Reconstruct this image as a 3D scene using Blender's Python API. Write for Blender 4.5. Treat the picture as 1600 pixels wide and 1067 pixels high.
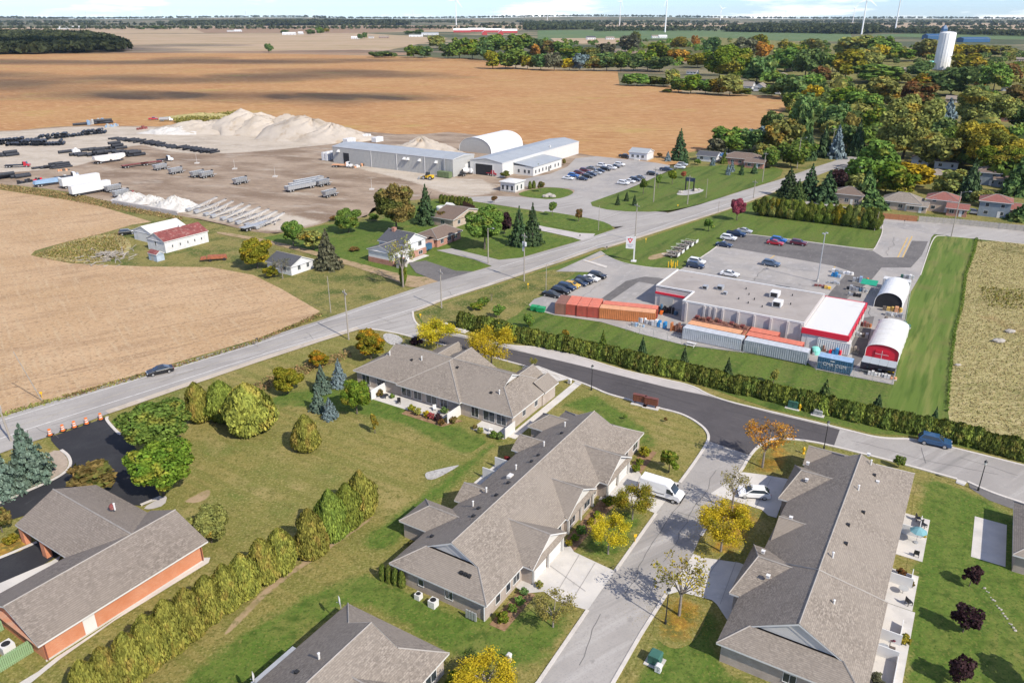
import bpy,bmesh,math,random
import numpy as np
R = math.radians
rnd = random.Random(7)
for o in list(bpy.data.objects): bpy.data.objects.remove(o)
SC = bpy.context.scene
COL = SC.collection

# ---------------------------------------------------------------- camera
F,CAMH,HY,CY = 1200.0,62.0,25.0,533.5
PIT = math.atan((CY-HY)/F);CP,SP = math.cos(PIT),math.sin(PIT)
cd = bpy.data.cameras.new('camera');cam = bpy.data.objects.new('camera',cd);COL.objects.link(cam)
cam.location = (0,0,CAMH);cam.rotation_euler = (math.pi/2-PIT,0,0)
cd.sensor_width = 36;cd.lens = 36*F/1600;cd.clip_start = 0.5;cd.clip_end = 40000
SC.camera = cam

# ---------------------------------------------------------------- light
SUN_EL,SUN_AZ = R(41),math.atan2(0.68,-0.73)        # azimuth from +Y towards +X
W = bpy.data.worlds.new('World');SC.world = W;W.use_nodes = True
nt = W.node_tree;nt.nodes.clear()
wo = nt.nodes.new('ShaderNodeOutputWorld');bg = nt.nodes.new('ShaderNodeBackground')
sky = nt.nodes.new('ShaderNodeTexSky');sky.sky_type = 'NISHITA';sky.sun_disc = False
sky.sun_elevation = SUN_EL;sky.sun_rotation = SUN_AZ;sky.altitude = 200;sky.dust_density = 0.1;sky.air_density = 0.8;sky.ozone_density = 3.0
bg.inputs['Strength'].default_value = 0.185
# white cloud banks of the whole dome (noise on the direction)
tc = nt.nodes.new('ShaderNodeTexCoord');mp = nt.nodes.new('ShaderNodeMapping');mp.inputs['Scale'].default_value = (3.2,3.2,26.0)
mp.inputs['Location'].default_value = (0.35,0.0,0.2)
nz = nt.nodes.new('ShaderNodeTexNoise');nz.inputs['Scale'].default_value = 1.7;nz.inputs['Detail'].default_value = 9;nz.inputs['Roughness'].default_value = 0.58
rp = nt.nodes.new('ShaderNodeValToRGB');rp.color_ramp.elements[0].position = 0.51;rp.color_ramp.elements[1].position = 0.66
mx = nt.nodes.new('ShaderNodeMix');mx.data_type = 'RGBA'
sc_ = nt.nodes.new('ShaderNodeMix');sc_.data_type = 'RGBA';sc_.blend_type = 'MULTIPLY';sc_.inputs[0].default_value = 1.0
sc_.inputs[7].default_value = (0.44,0.52,0.69,1)
nt.links.new(tc.outputs['Generated'],mp.inputs['Vector']);nt.links.new(mp.outputs[0],nz.inputs['Vector'])
nt.links.new(nz.outputs['Fac'],rp.inputs[0]);nt.links.new(rp.outputs[0],mx.inputs[0])
nt.links.new(sky.outputs[0],sc_.inputs[6]);nt.links.new(sc_.outputs[2],mx.inputs[6])
mx.inputs[7].default_value = (6.8,6.7,6.6,1)
nt.links.new(mx.outputs[2],bg.inputs[0]);nt.links.new(bg.outputs[0],wo.inputs[0])
sl = bpy.data.lights.new('sun','SUN');sl.energy = 4.2;sl.angle = R(0.53);sl.color = (1.0,0.935,0.82)
so = bpy.data.objects.new('sun',sl);COL.objects.link(so);so.location = (200,-200,300)
so.rotation_euler = (math.pi/2-SUN_EL,0,math.pi-SUN_AZ)
SC.view_settings.view_transform = 'Standard';SC.view_settings.look = 'None'
SC.view_settings.exposure = 0.5;SC.view_settings.gamma = 1.0;SC.view_settings.use_curve_mapping = False
SC.render.engine = 'CYCLES'
cy = SC.cycles
cy.max_bounces = 5;cy.diffuse_bounces = 2;cy.glossy_bounces = 2;cy.transmission_bounces = 3;cy.transparent_max_bounces = 12;cy.volume_bounces = 0
cy.sample_clamp_indirect = 4;cy.use_denoising = True
try: cy.denoiser = 'OPENIMAGEDENOISE';cy.denoising_prefilter = 'ACCURATE'
except Exception: pass

# ---------------------------------------------------------------- geometry of the place: survey of ground points
def G(x,y,z=0.0):
    """survey point: ground position (metres) of a point sighted from the drone, at height z"""
    v = y-CY;s = (CAMH-z)/(v*CP+F*SP)
    return ((x-800)*s,(F*CP-v*SP)*s,z)
def depth(P): return P[1]*CP+(CAMH-P[2])*SP
def hgt(P,ytop):
    v = ytop-CY
    return CAMH-P[1]*(v*CP+F*SP)/(F*CP-v*SP)

# ---------------------------------------------------------------- materials
MATS = {}
def newmat(name):
    m = bpy.data.materials.new(name);m.use_nodes = True;t = m.node_tree;t.nodes.clear()
    out = t.nodes.new('ShaderNodeOutputMaterial');p = t.nodes.new('ShaderNodeBsdfPrincipled')
    t.links.new(p.outputs[0],out.inputs[0]);MATS[name] = m
    return m,t,p,out
def c4(c): return (c[0],c[1],c[2],1)
def N(t,kind,**kw):
    n = t.nodes.new('ShaderNode'+kind)
    for k,v in kw.items():
        if k in n.inputs: n.inputs[k].default_value = v
        else: setattr(n,k,v)
    return n
def mixc(t,fac,a,b,blend='MIX'):
    n = t.nodes.new('ShaderNodeMix');n.data_type = 'RGBA';n.blend_type = blend
    for sock,v in ((0,fac),(6,a),(7,b)):
        if isinstance(v,(int,float)): n.inputs[sock].default_value = v
        elif isinstance(v,tuple): n.inputs[sock].default_value = c4(v)
        else: t.links.new(v,n.inputs[sock])
    return n.outputs[2]
def ramp(t,src,p0,p1):
    n = t.nodes.new('ShaderNodeMapRange');n.inputs[1].default_value = p0;n.inputs[2].default_value = p1
    t.links.new(src,n.inputs[0]);return n.outputs[0]
def noise(t,vec,scale,detail=4,rough=0.55,dist=0.0):
    n = N(t,'TexNoise',Scale=scale,Detail=detail,Roughness=rough,Distortion=dist);t.links.new(vec,n.inputs['Vector']);return n.outputs['Fac']
def pos(t,scale=(1,1,1),rot=0.0,obj=False):
    if obj: src = N(t,'TexCoord').outputs['Object']
    else: src = N(t,'NewGeometry').outputs['Position']
    r = N(t,'Mapping');r.inputs['Rotation'].default_value = (0,0,-rot);t.links.new(src,r.inputs['Vector'])
    s = N(t,'Mapping');s.inputs['Scale'].default_value = scale;t.links.new(r.outputs[0],s.inputs['Vector'])
    return s.outputs[0]
GSPEC = {}
def gcol(t,base,layers):
    col = base
    for (c,sc,lo,hi,st,rot,det) in layers:
        col = mixc(t,ramp(t,noise(t,pos(t,(1,st,1),R(rot)),sc,det,0.6),lo,hi),col,c)
    return col
def ground(name,base,layers,rough=0.95,bump=0.0,bscale=1.5,under=None):
    """layers: (colour, scale, lo, hi, stretch, rot_deg, detail); 'under' names the ground it thins out into at its edges"""
    m,t,p,out = newmat(name);GSPEC[name] = (base,layers,rough,bump,bscale);col = gcol(t,base,layers)
    if under:
        at = N(t,'Attribute',attribute_name='fade');nn = noise(t,pos(t),0.55,6,0.7);ad = N(t,'Math',operation='MULTIPLY_ADD');t.links.new(at.outputs['Fac'],ad.inputs[0]);ad.inputs[1].default_value = 0.75;t.links.new(nn,ad.inputs[2])
        col = mixc(t,ramp(t,ad.outputs[0],0.62,0.95),gcol(t,*GSPEC[under][:2]),col)
    t.links.new(col,p.inputs['Base Color']) if not isinstance(col,tuple) else setattr(p.inputs['Base Color'],'default_value',c4(col))
    p.inputs['Roughness'].default_value = rough;p.inputs['Specular IOR Level'].default_value = 0.15
    if bump:
        b = N(t,'Bump',Strength=bump,Distance=0.25);t.links.new(noise(t,pos(t),bscale,6,0.7),b.inputs['Height']);t.links.new(b.outputs[0],p.inputs['Normal'])
    return m
def over(mat,under):
    n = mat.name.split('.')[0]+' on '+under
    if n not in MATS: b,l,r_,bu,bs = GSPEC[mat.name];ground(n,b,l,r_,bu,bs,under)
    return MATS[n]
def plain(name,col,rough=0.6,metal=0.0,var=0.12,scale=0.8,spec=0.4,dirt=None):
    m,t,p,out = newmat(name)
    v = pos(t,obj=True)
    f = noise(t,v,scale,5,0.6)
    c = mixc(t,ramp(t,f,0.3,0.7),tuple(x*(1-var) for x in col),tuple(min(1,x*(1+var)) for x in col))
    if dirt:
        c = mixc(t,ramp(t,noise(t,v,scale*2.3,6,0.65),0.52,0.72),c,dirt)
    t.links.new(c,p.inputs['Base Color']);p.inputs['Roughness'].default_value = rough;p.inputs['Metallic'].default_value = metal
    p.inputs['Specular IOR Level'].default_value = spec
    return m
def shingle(name,col,col2,col3):
    """asphalt shingles: courses follow the height, tabs vary in tone"""
    m,t,p,out = newmat(name)
    v1 = pos(t,(0.9,0.9,2.6),obj=True)
    f1 = noise(t,v1,1.5,3,0.6);f2 = noise(t,pos(t,(3.2,3.2,8),obj=True),1.0,3,0.6);f3 = noise(t,pos(t,obj=True),0.16,3,0.6)
    c = mixc(t,ramp(t,f1,0.44,0.56),col,col2)
    c = mixc(t,ramp(t,f2,0.46,0.60),c,col3)
    c = mixc(t,ramp(t,f3,0.3,0.75),c,tuple(x*0.86 for x in col2))
    wv = N(t,'TexWave',wave_type='BANDS',bands_direction='Z',Scale=3.3,Distortion=0.4);t.links.new(pos(t,obj=True),wv.inputs['Vector'])
    c = mixc(t,ramp(t,wv.outputs['Fac'],0.25,0.0),c,tuple(x*0.84 for x in col))
    t.links.new(c,p.inputs['Base Color']);p.inputs['Roughness'].default_value = 0.9;p.inputs['Specular IOR Level'].default_value = 0.2
    b = N(t,'Bump',Strength=0.5,Distance=0.05);t.links.new(f2,b.inputs['Height']);t.links.new(b.outputs[0],p.inputs['Normal'])
    return m
def brickmat(name,c1,c2,mortar,sx=4.6,sz=13.0):
    m,t,p,out = newmat(name)
    tcn = N(t,'TexCoord');sp = N(t,'SeparateXYZ');t.links.new(tcn.outputs['Object'],sp.inputs[0])
    ad = N(t,'Math',operation='ADD');t.links.new(sp.outputs[0],ad.inputs[0]);t.links.new(sp.outputs[1],ad.inputs[1])
    cb = N(t,'CombineXYZ');t.links.new(ad.outputs[0],cb.inputs[0]);t.links.new(sp.outputs[2],cb.inputs[1])
    bt = N(t,'TexBrick',Scale=1.0);bt.inputs['Brick Width'].default_value = 1/sx;bt.inputs['Row Height'].default_value = 1/sz;bt.inputs['Mortar Size'].default_value = 0.008
    bt.inputs['Color1'].default_value = c4(c1);bt.inputs['Color2'].default_value = c4(c2);bt.inputs['Mortar'].default_value = c4(mortar)
    t.links.new(cb.outputs[0],bt.inputs['Vector'])
    c = mixc(t,ramp(t,noise(t,pos(t,obj=True),0.7,4),0.35,0.7),bt.outputs['Color'],tuple(0.5*(a+b)*0.85 for a,b in zip(c1,c2)))
    t.links.new(c,p.inputs['Base Color']);p.inputs['Roughness'].default_value = 0.85
    b = N(t,'Bump',Strength=0.4,Distance=0.02,invert=True);t.links.new(bt.outputs['Fac'],b.inputs['Height']);t.links.new(b.outputs[0],p.inputs['Normal'])
    return m
def leafmat(name,c1,c2,c3=None,amt=0.5,trans=0.32):
    m,t,p,out = newmat(name)
    g = N(t,'NewGeometry');oi = N(t,'ObjectInfo');v = N(t,'TexCoord').outputs['Object']
    off = N(t,'VectorMath',operation='ADD');vz = N(t,'Mapping');vz.inputs['Scale'].default_value = (1,1,1.8);t.links.new(v,vz.inputs['Vector']);t.links.new(vz.outputs[0],off.inputs[0]);t.links.new(oi.outputs['Location'],off.inputs[1])
    f = ramp(t,noise(t,off.outputs[0],2.6,3,0.6),0.36,0.64)
    c = mixc(t,f,c1,c2)
    if c3: c = mixc(t,ramp(t,noise(t,off.outputs[0],1.3,2,0.5),0.62-0.24*amt,0.74-0.24*amt),c,c3)
    hs = N(t,'HueSaturation');t.links.new(c,hs.inputs['Color'])
    a = N(t,'MapRange');a.inputs[3].default_value = 0.5;a.inputs[4].default_value = 1.6;t.links.new(g.outputs['Random Per Island'],a.inputs[0])
    b2 = N(t,'MapRange');b2.inputs[3].default_value = 0.85;b2.inputs[4].default_value = 1.18;t.links.new(oi.outputs['Random'],b2.inputs[0])
    ml = N(t,'Math',operation='MULTIPLY');t.links.new(a.outputs[0],ml.inputs[0]);t.links.new(b2.outputs[0],ml.inputs[1])
    t.links.new(ml.outputs[0],hs.inputs['Value'])
    hh = N(t,'MapRange');hh.inputs[3].default_value = 0.485;hh.inputs[4].default_value = 0.515;t.links.new(oi.outputs['Random'],hh.inputs[0]);t.links.new(hh.outputs[0],hs.inputs['Hue'])
    df = N(t,'BsdfDiffuse');tr = N(t,'BsdfTranslucent');ms = N(t,'MixShader');ms.inputs[0].default_value = trans
    t.links.new(hs.outputs[0],df.inputs[0]);t.links.new(hs.outputs[0],tr.inputs[0])
    t.links.new(df.outputs[0],ms.inputs[1]);t.links.new(tr.outputs[0],ms.inputs[2]);t.links.new(ms.outputs[0],out.inputs[0])
    return m
def gloss(name,col,rough=0.25,metal=0.0,coat=0.6):
    m,t,p,out = newmat(name);p.inputs['Base Color'].default_value = c4(col);p.inputs['Roughness'].default_value = rough;p.inputs['Metallic'].default_value = metal
    p.inputs['Coat Weight'].default_value = coat;p.inputs['Coat Roughness'].default_value = 0.08
    return m

# ground family
GRASS_TAN = ground('lawn_tan',(0.225,0.190,0.058),[((0.120,0.150,0.032),0.07,0.48,0.66,1,0,5),((0.31,0.245,0.10),0.16,0.50,0.72,1,20,6),((0.17,0.165,0.042),0.5,0.48,0.60,.05,58,2),((0.125,0.118,0.03),0.9,0.50,0.68,1,0,6),((0.32,0.27,0.105),3.2,0.50,0.70,1,0,5),((0.11,0.115,0.025),3.4,0.54,0.66,1,0,3)],bump=0.6)
GRASS_GREEN = ground('lawn_green',(0.085,0.142,0.022),[((0.205,0.185,0.055),0.11,0.52,0.72,1,40,6),((0.12,0.165,0.028),0.45,0.48,0.75,3,58,4),((0.115,0.16,0.03),0.55,0.48,0.60,.05,148,2),((0.052,0.090,0.014),0.8,0.48,0.66,1,0,6),((0.19,0.19,0.05),3.2,0.52,0.72,1,0,5),((0.055,0.09,0.014),3.4,0.54,0.66,1,0,3)],bump=0.6)
GRASS_MOWN = ground('lawn_mown',(0.105,0.155,0.028),[((0.12,0.14,0.035),0.05,0.45,0.7,5,58,4),((0.05,0.09,0.016),0.35,0.5,0.7,0.10,-32,2),((0.155,0.155,0.05),0.9,0.52,0.7,1,0,5),((0.055,0.085,0.018),2.6,0.52,0.68,1,0,3)],bump=0.5)
GRASS_STRIPE = ground('lawn_striped',(0.105,0.155,0.03),[((0.165,0.185,0.05),0.55,0.46,0.6,0.06,148,2),((0.065,0.11,0.018),0.9,0.5,0.7,0.08,148,2),((0.14,0.14,0.045),0.12,0.52,0.75,1,0,4)],bump=0.3)
GRASS_ROUGH = ground('grass_verge',(0.205,0.180,0.058),[((0.075,0.10,0.022),0.12,0.45,0.62,1,0,5),((0.24,0.18,0.075),0.3,0.52,0.75,1,34,6),((0.085,0.10,0.024),0.9,0.52,0.7,1,0,5),((0.34,0.28,0.12),2.4,0.55,0.68,1,0,3)],bump=0.7)
MEADOW = ground('dry_meadow',(0.33,0.29,0.125),[((0.15,0.15,0.05),0.045,0.55,0.70,1,0,5),((0.47,0.39,0.21),0.5,0.45,0.75,2,20,6),((0.22,0.19,0.08),1.3,0.55,0.8,1.6,30,5),((0.28,0.17,0.08),0.03,0.62,0.75,1,0,4)],bump=0.9,bscale=1.0)
SOY = ground('soybean_field',(0.40,0.215,0.092),[((0.44,0.265,0.115),0.012,0.42,0.62,1,0,5),((0.32,0.155,0.06),0.03,0.50,0.68,7,0,5),((0.38,0.29,0.09),0.016,0.58,0.74,2,10,4),((0.28,0.145,0.06),0.10,0.50,0.70,5,-4,6),((0.30,0.155,0.06),0.25,0.52,0.68,3,-8,5),((0.48,0.30,0.15),0.35,0.53,0.68,0.3,60,4)],bump=0.5,bscale=0.5)
STUBBLE = ground('stubble_field',(0.43,0.282,0.155),[((0.49,0.335,0.20),0.035,0.4,0.65,1,20,5),((0.31,0.20,0.115),0.05,0.52,0.72,4,34,5),((0.32,0.205,0.12),0.9,0.50,0.72,0.06,120,3),((0.47,0.35,0.22),1.1,0.52,0.78,0.07,36,3),((0.27,0.18,0.105),1.3,0.52,0.66,1,0,6),((0.50,0.38,0.25),2.4,0.56,0.68,1,0,3)],bump=0.5,bscale=2)
FAR_TAN = ground('far_field_tan',(0.40,0.29,0.19),[((0.33,0.25,0.14),0.004,0.45,0.6,3,5,4),((0.44,0.33,0.23),0.02,0.5,0.7,4,0,4)])
FAR_BROWN = ground('far_field_brown',(0.27,0.175,0.11),[((0.35,0.24,0.15),0.005,0.45,0.65,4,5,4),((0.20,0.14,0.09),0.02,0.5,0.7,5,0,4)])
FAR_GREEN = ground('far_field_green',(0.09,0.145,0.055),[((0.13,0.17,0.07),0.004,0.45,0.6,4,0,4),((0.17,0.18,0.08),0.01,0.56,0.7,4,0,4)])
FAR_BASE = ground('far_land',(0.17,0.15,0.085),[((0.07,0.085,0.04),0.0012,0.42,0.55,2,10,5),((0.36,0.27,0.17),0.0021,0.52,0.62,3,-10,5),((0.12,0.12,0.05),0.01,0.55,0.7,2,0,4)])
DIRT = ground('yard_dirt',(0.345,0.265,0.195),[((0.205,0.145,0.10),0.035,0.42,0.6,2.2,-15,6),((0.40,0.345,0.285),0.06,0.56,0.72,2.6,-12,6),((0.19,0.145,0.11),0.3,0.5,0.7,5,-18,5),((0.42,0.37,0.31),0.45,0.6,0.75,3,-14,5)],bump=0.4)
GRAVEL = ground('pale_gravel',(0.46,0.395,0.32),[((0.36,0.305,0.245),0.05,0.45,0.65,2,0,6),((0.52,0.47,0.41),0.2,0.52,0.72,2,-10,5),((0.30,0.255,0.21),0.9,0.55,0.8,1,0,4)],bump=0.4)
ROADGREY = ground('worn_asphalt',(0.36,0.335,0.31),[((0.295,0.272,0.252),0.06,0.42,0.62,1,34,5),((0.24,0.225,0.21),0.5,0.56,0.70,.05,124,5),((0.42,0.395,0.37),0.6,0.54,0.72,.06,124,4),((0.27,0.25,0.235),.8,0.6,0.72,1,0,6),((0.27,0.26,0.25),5.0,0.5,0.8,1,0,3)],rough=0.85)
LOTGREY = ground('parking_lot_asphalt',(0.36,0.33,0.302),[((0.28,0.265,0.255),0.08,0.42,0.62,1,0,6),((0.385,0.36,0.345),0.3,0.52,0.72,2,58,5),((0.22,0.21,0.205),0.55,0.64,0.76,1,0,5),((0.28,0.27,0.26),4.0,0.5,0.8,1,0,3)],rough=0.85)
DARKASPH = ground('dark_asphalt',(0.088,0.080,0.082),[((0.072,0.066,0.068),0.12,0.42,0.62,1,0,5),((0.11,0.10,0.10),0.4,0.54,0.74,7,-30,4),((0.115,0.105,0.105),4.5,0.55,0.8,1,0,3)],rough=0.8)
MIDASPH = ground('patched_asphalt',(0.15,0.14,0.135),[((0.12,0.112,0.11),0.15,0.42,0.62,1,0,5),((0.19,0.18,0.17),0.5,0.54,0.74,3,58,4)],rough=0.85)
BLACKASPH = ground('fresh_asphalt',(0.033,0.033,0.037),[((0.045,0.045,0.048),0.2,0.45,0.65,1,0,5),((0.09,0.088,0.088),0.35,0.62,0.78,4,60,5),((0.026,0.026,0.03),5,0.5,0.8,1,0,3)],rough=0.75)
CONC = ground('concrete',(0.56,0.525,0.48),[((0.44,0.415,0.385),0.3,0.42,0.65,1,0,5),((0.55,0.525,0.50),1.2,0.52,0.75,1,0,4),((0.36,0.34,0.32),0.9,0.64,0.8,1,0,5)],rough=0.85)
CONCPATH = ground('concrete_strip',(0.47,0.43,0.41),[((0.41,0.38,0.36),0.25,0.42,0.65,1,0,5),((0.36,0.33,0.31),1.1,0.6,0.8,1,0,5)],rough=0.85)
KERBM = ground('kerb_concrete',(0.56,0.52,0.475),[((0.47,0.43,0.39),0.8,0.45,0.7,1,0,5)],rough=0.85)
MULCH = ground('garden_mulch',(0.26,0.16,0.09),[((0.36,0.25,0.15),1.5,0.5,0.7,1,0,4),((0.14,0.08,0.045),2.6,0.5,0.7,1,0,4)],bump=0.6)
LEAFLITTER = ground('fallen_leaves',(0.30,0.17,0.035),[((0.13,0.12,0.03),0.5,0.45,0.6,1,0,5),((0.42,0.27,0.05),1.6,0.52,0.66,1,0,4),((0.22,0.10,0.025),2.3,0.55,0.72,1,0,4)],bump=0.5)
BARESOIL = ground('bare_soil',(0.36,0.26,0.16),[((0.26,0.20,0.10),0.4,0.45,0.65,1,0,5),((0.13,0.13,0.04),0.7,0.56,0.7,1,0,5)],bump=0.4)
PALEROCK = ground('pale_stones',(0.42,0.40,0.375),[((0.24,0.225,0.21),1.8,0.5,0.68,1,0,4),((0.54,0.52,0.50),2.5,0.55,0.7,1,0,3)],bump=0.8,bscale=2.5)
WHITELINE = plain('white_road_paint',(0.62,0.60,0.58),0.7,var=0.25,scale=1.5)
YELLOWLINE = plain('yellow_road_paint',(0.55,0.36,0.10),0.7,var=0.25,scale=1.5)
# building family
SHING = shingle('grey_shingles',(0.228,0.193,0.160),(0.310,0.267,0.224),(0.148,0.126,0.106))
SHING_BR = shingle('brick_house_shingles',(0.205,0.172,0.144),(0.28,0.237,0.20),(0.142,0.12,0.102))
SHING_DK = shingle('charcoal_shingles',(0.085,0.088,0.10),(0.11,0.112,0.125),(0.065,0.067,0.075))
SHING_BROWN = shingle('brown_shingles',(0.17,0.125,0.10),(0.21,0.155,0.125),(0.13,0.10,0.085))
SHING_RED = shingle('red_shingles',(0.25,0.10,0.085),(0.30,0.125,0.10),(0.19,0.085,0.07))
CAPM = plain('ridge_cap_shingle',(0.30,0.275,0.25),0.9,var=0.12)
TRIM = plain('white_trim',(0.64,0.63,0.61),0.5,var=0.04)
SIDING = plain('pale_siding',(0.56,0.54,0.505),0.6,var=0.06,scale=0.5)
WHITESIDE = plain('white_siding',(0.62,0.62,0.62),0.55,var=0.05)
STONEWALL = brickmat('tan_brick',(0.36,0.29,0.24),(0.45,0.38,0.32),(0.48,0.44,0.40))
REDBRICK = brickmat('orange_brick',(0.55,0.19,0.09),(0.62,0.25,0.125),(0.45,0.30,0.22))
HOUSEBRICK = brickmat('red_brick',(0.38,0.16,0.11),(0.44,0.22,0.15),(0.42,0.33,0.28))
BUFFBRICK = brickmat('buff_brick',(0.44,0.33,0.25),(0.50,0.40,0.31),(0.48,0.42,0.36))
GLASS = gloss('window_glass',(0.035,0.045,0.055),0.08,0.0,0.3)
DARKV = plain('dark_interior',(0.025,0.025,0.028),0.9,var=0.2)
METALGREY = plain('grey_metal_cladding',(0.40,0.395,0.375),0.5,0.0,0.05)
METALROOF = plain('grey_metal_roof',(0.36,0.38,0.395),0.45,0.1,0.06,0.15,dirt=(0.31,0.33,0.345))
METALWHITE = plain('white_metal_cladding',(0.60,0.59,0.565),0.5,0.0,0.04)
FABRIC = plain('white_fabric',(0.68,0.68,0.68),0.5,var=0.03)
GALV = plain('galvanised_steel',(0.43,0.44,0.45),0.45,0.35,0.12)
BLACKM = plain('black_metal',(0.022,0.022,0.024),0.5,var=0.2)
RUBBER = plain('black_rubber',(0.018,0.018,0.019),0.85,var=0.25)
WOODPOLE = plain('weathered_pole',(0.32,0.285,0.245),0.9,var=0.15,scale=2)
WOODFENCE = plain('grey_fence_boards',(0.37,0.34,0.30),0.9,var=0.2,scale=1.3)
REDWOOD = plain('stained_fence_boards',(0.36,0.15,0.07),0.85,var=0.2,scale=1.3)
BARK = plain('bark',(0.13,0.105,0.085),0.95,var=0.3,scale=3)
PALEBARK = plain('pale_bark',(0.24,0.205,0.17),0.95,var=0.3,scale=3)
RED = plain('red_fascia',(0.62,0.022,0.045),0.45,var=0.06)
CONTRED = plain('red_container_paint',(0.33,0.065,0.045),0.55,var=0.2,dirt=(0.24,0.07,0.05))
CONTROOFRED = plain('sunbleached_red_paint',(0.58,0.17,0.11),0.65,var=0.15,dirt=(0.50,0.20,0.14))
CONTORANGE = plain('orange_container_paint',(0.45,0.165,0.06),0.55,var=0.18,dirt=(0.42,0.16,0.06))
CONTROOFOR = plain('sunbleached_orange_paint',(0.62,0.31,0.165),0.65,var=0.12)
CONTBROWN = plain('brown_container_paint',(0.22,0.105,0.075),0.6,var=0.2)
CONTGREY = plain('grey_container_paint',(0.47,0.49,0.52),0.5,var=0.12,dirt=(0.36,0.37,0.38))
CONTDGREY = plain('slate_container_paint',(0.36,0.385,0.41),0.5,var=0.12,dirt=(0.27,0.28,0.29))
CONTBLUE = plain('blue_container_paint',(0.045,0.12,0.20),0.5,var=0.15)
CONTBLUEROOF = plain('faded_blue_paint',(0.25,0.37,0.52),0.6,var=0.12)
CONTWHITE = plain('white_container_paint',(0.58,0.58,0.57),0.5,var=0.08)
PIPEBLACK = plain('black_pipe_plastic',(0.034,0.037,0.046),0.5,var=0.25,scale=3)
RUST = plain('rusted_roof',(0.20,0.055,0.05),0.8,var=0.25,scale=0.5,dirt=(0.36,0.21,0.18))
STORECONC = plain('precast_wall',(0.52,0.475,0.45),0.8,var=0.05,scale=0.3,dirt=(0.45,0.41,0.385))
STOREROOF = ground('flat_gravel_roof',(0.345,0.31,0.285),[((0.29,0.26,0.24),0.12,0.45,0.62,1,0,6),((0.35,0.32,0.30),0.3,0.54,0.72,1,0,6),((0.17,0.15,0.14),0.22,0.66,0.76,1,0,5)])
WHITEROOF = ground('white_membrane_roof',(0.60,0.595,0.585),[((0.52,0.50,0.465),0.16,0.54,0.70,1,0,6),((0.42,0.36,0.285),0.2,0.62,0.76,1,30,6)])
YELLOWP = plain('yellow_paint',(0.72,0.44,0.02),0.5)
GREENBOX = plain('green_enamel',(0.045,0.13,0.10),0.5)
ORANGEP = plain('orange_plastic',(0.75,0.17,0.03),0.55)
BROWNM = plain('brown_enamel',(0.16,0.055,0.04),0.5)
TEAL = plain('teal_fabric',(0.16,0.33,0.36),0.8)
GREENFENCE = plain('green_fence_boards',(0.22,0.33,0.17),0.8,var=0.12)
AQUA = plain('aqua_plastic',(0.22,0.62,0.52),0.6)
BLUEP = plain('blue_plastic',(0.03,0.22,0.48),0.5)
PALEBLUEROOF = plain('blue_metal_roof',(0.02,0.085,0.20),0.5)
STONE = plain('rough_stone',(0.36,0.33,0.29),0.9,var=0.25,scale=1.5)
SANDPILE = ground('sand_pile',(0.45,0.395,0.335),[((0.37,0.315,0.255),0.06,0.45,0.62,1,0,6),((0.29,0.21,0.135),0.1,0.56,0.70,1,0,5),((0.44,0.38,0.31),0.5,0.5,0.75,1,0,5)],bump=0.6,bscale=0.8)
WHITEPILE = ground('white_stone_pile',(0.52,0.50,0.47),[((0.40,0.375,0.34),0.3,0.5,0.7,1,0,6),((0.60,0.58,0.56),1.1,0.5,0.7,1,0,5)],bump=0.7,bscale=1.2)
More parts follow.
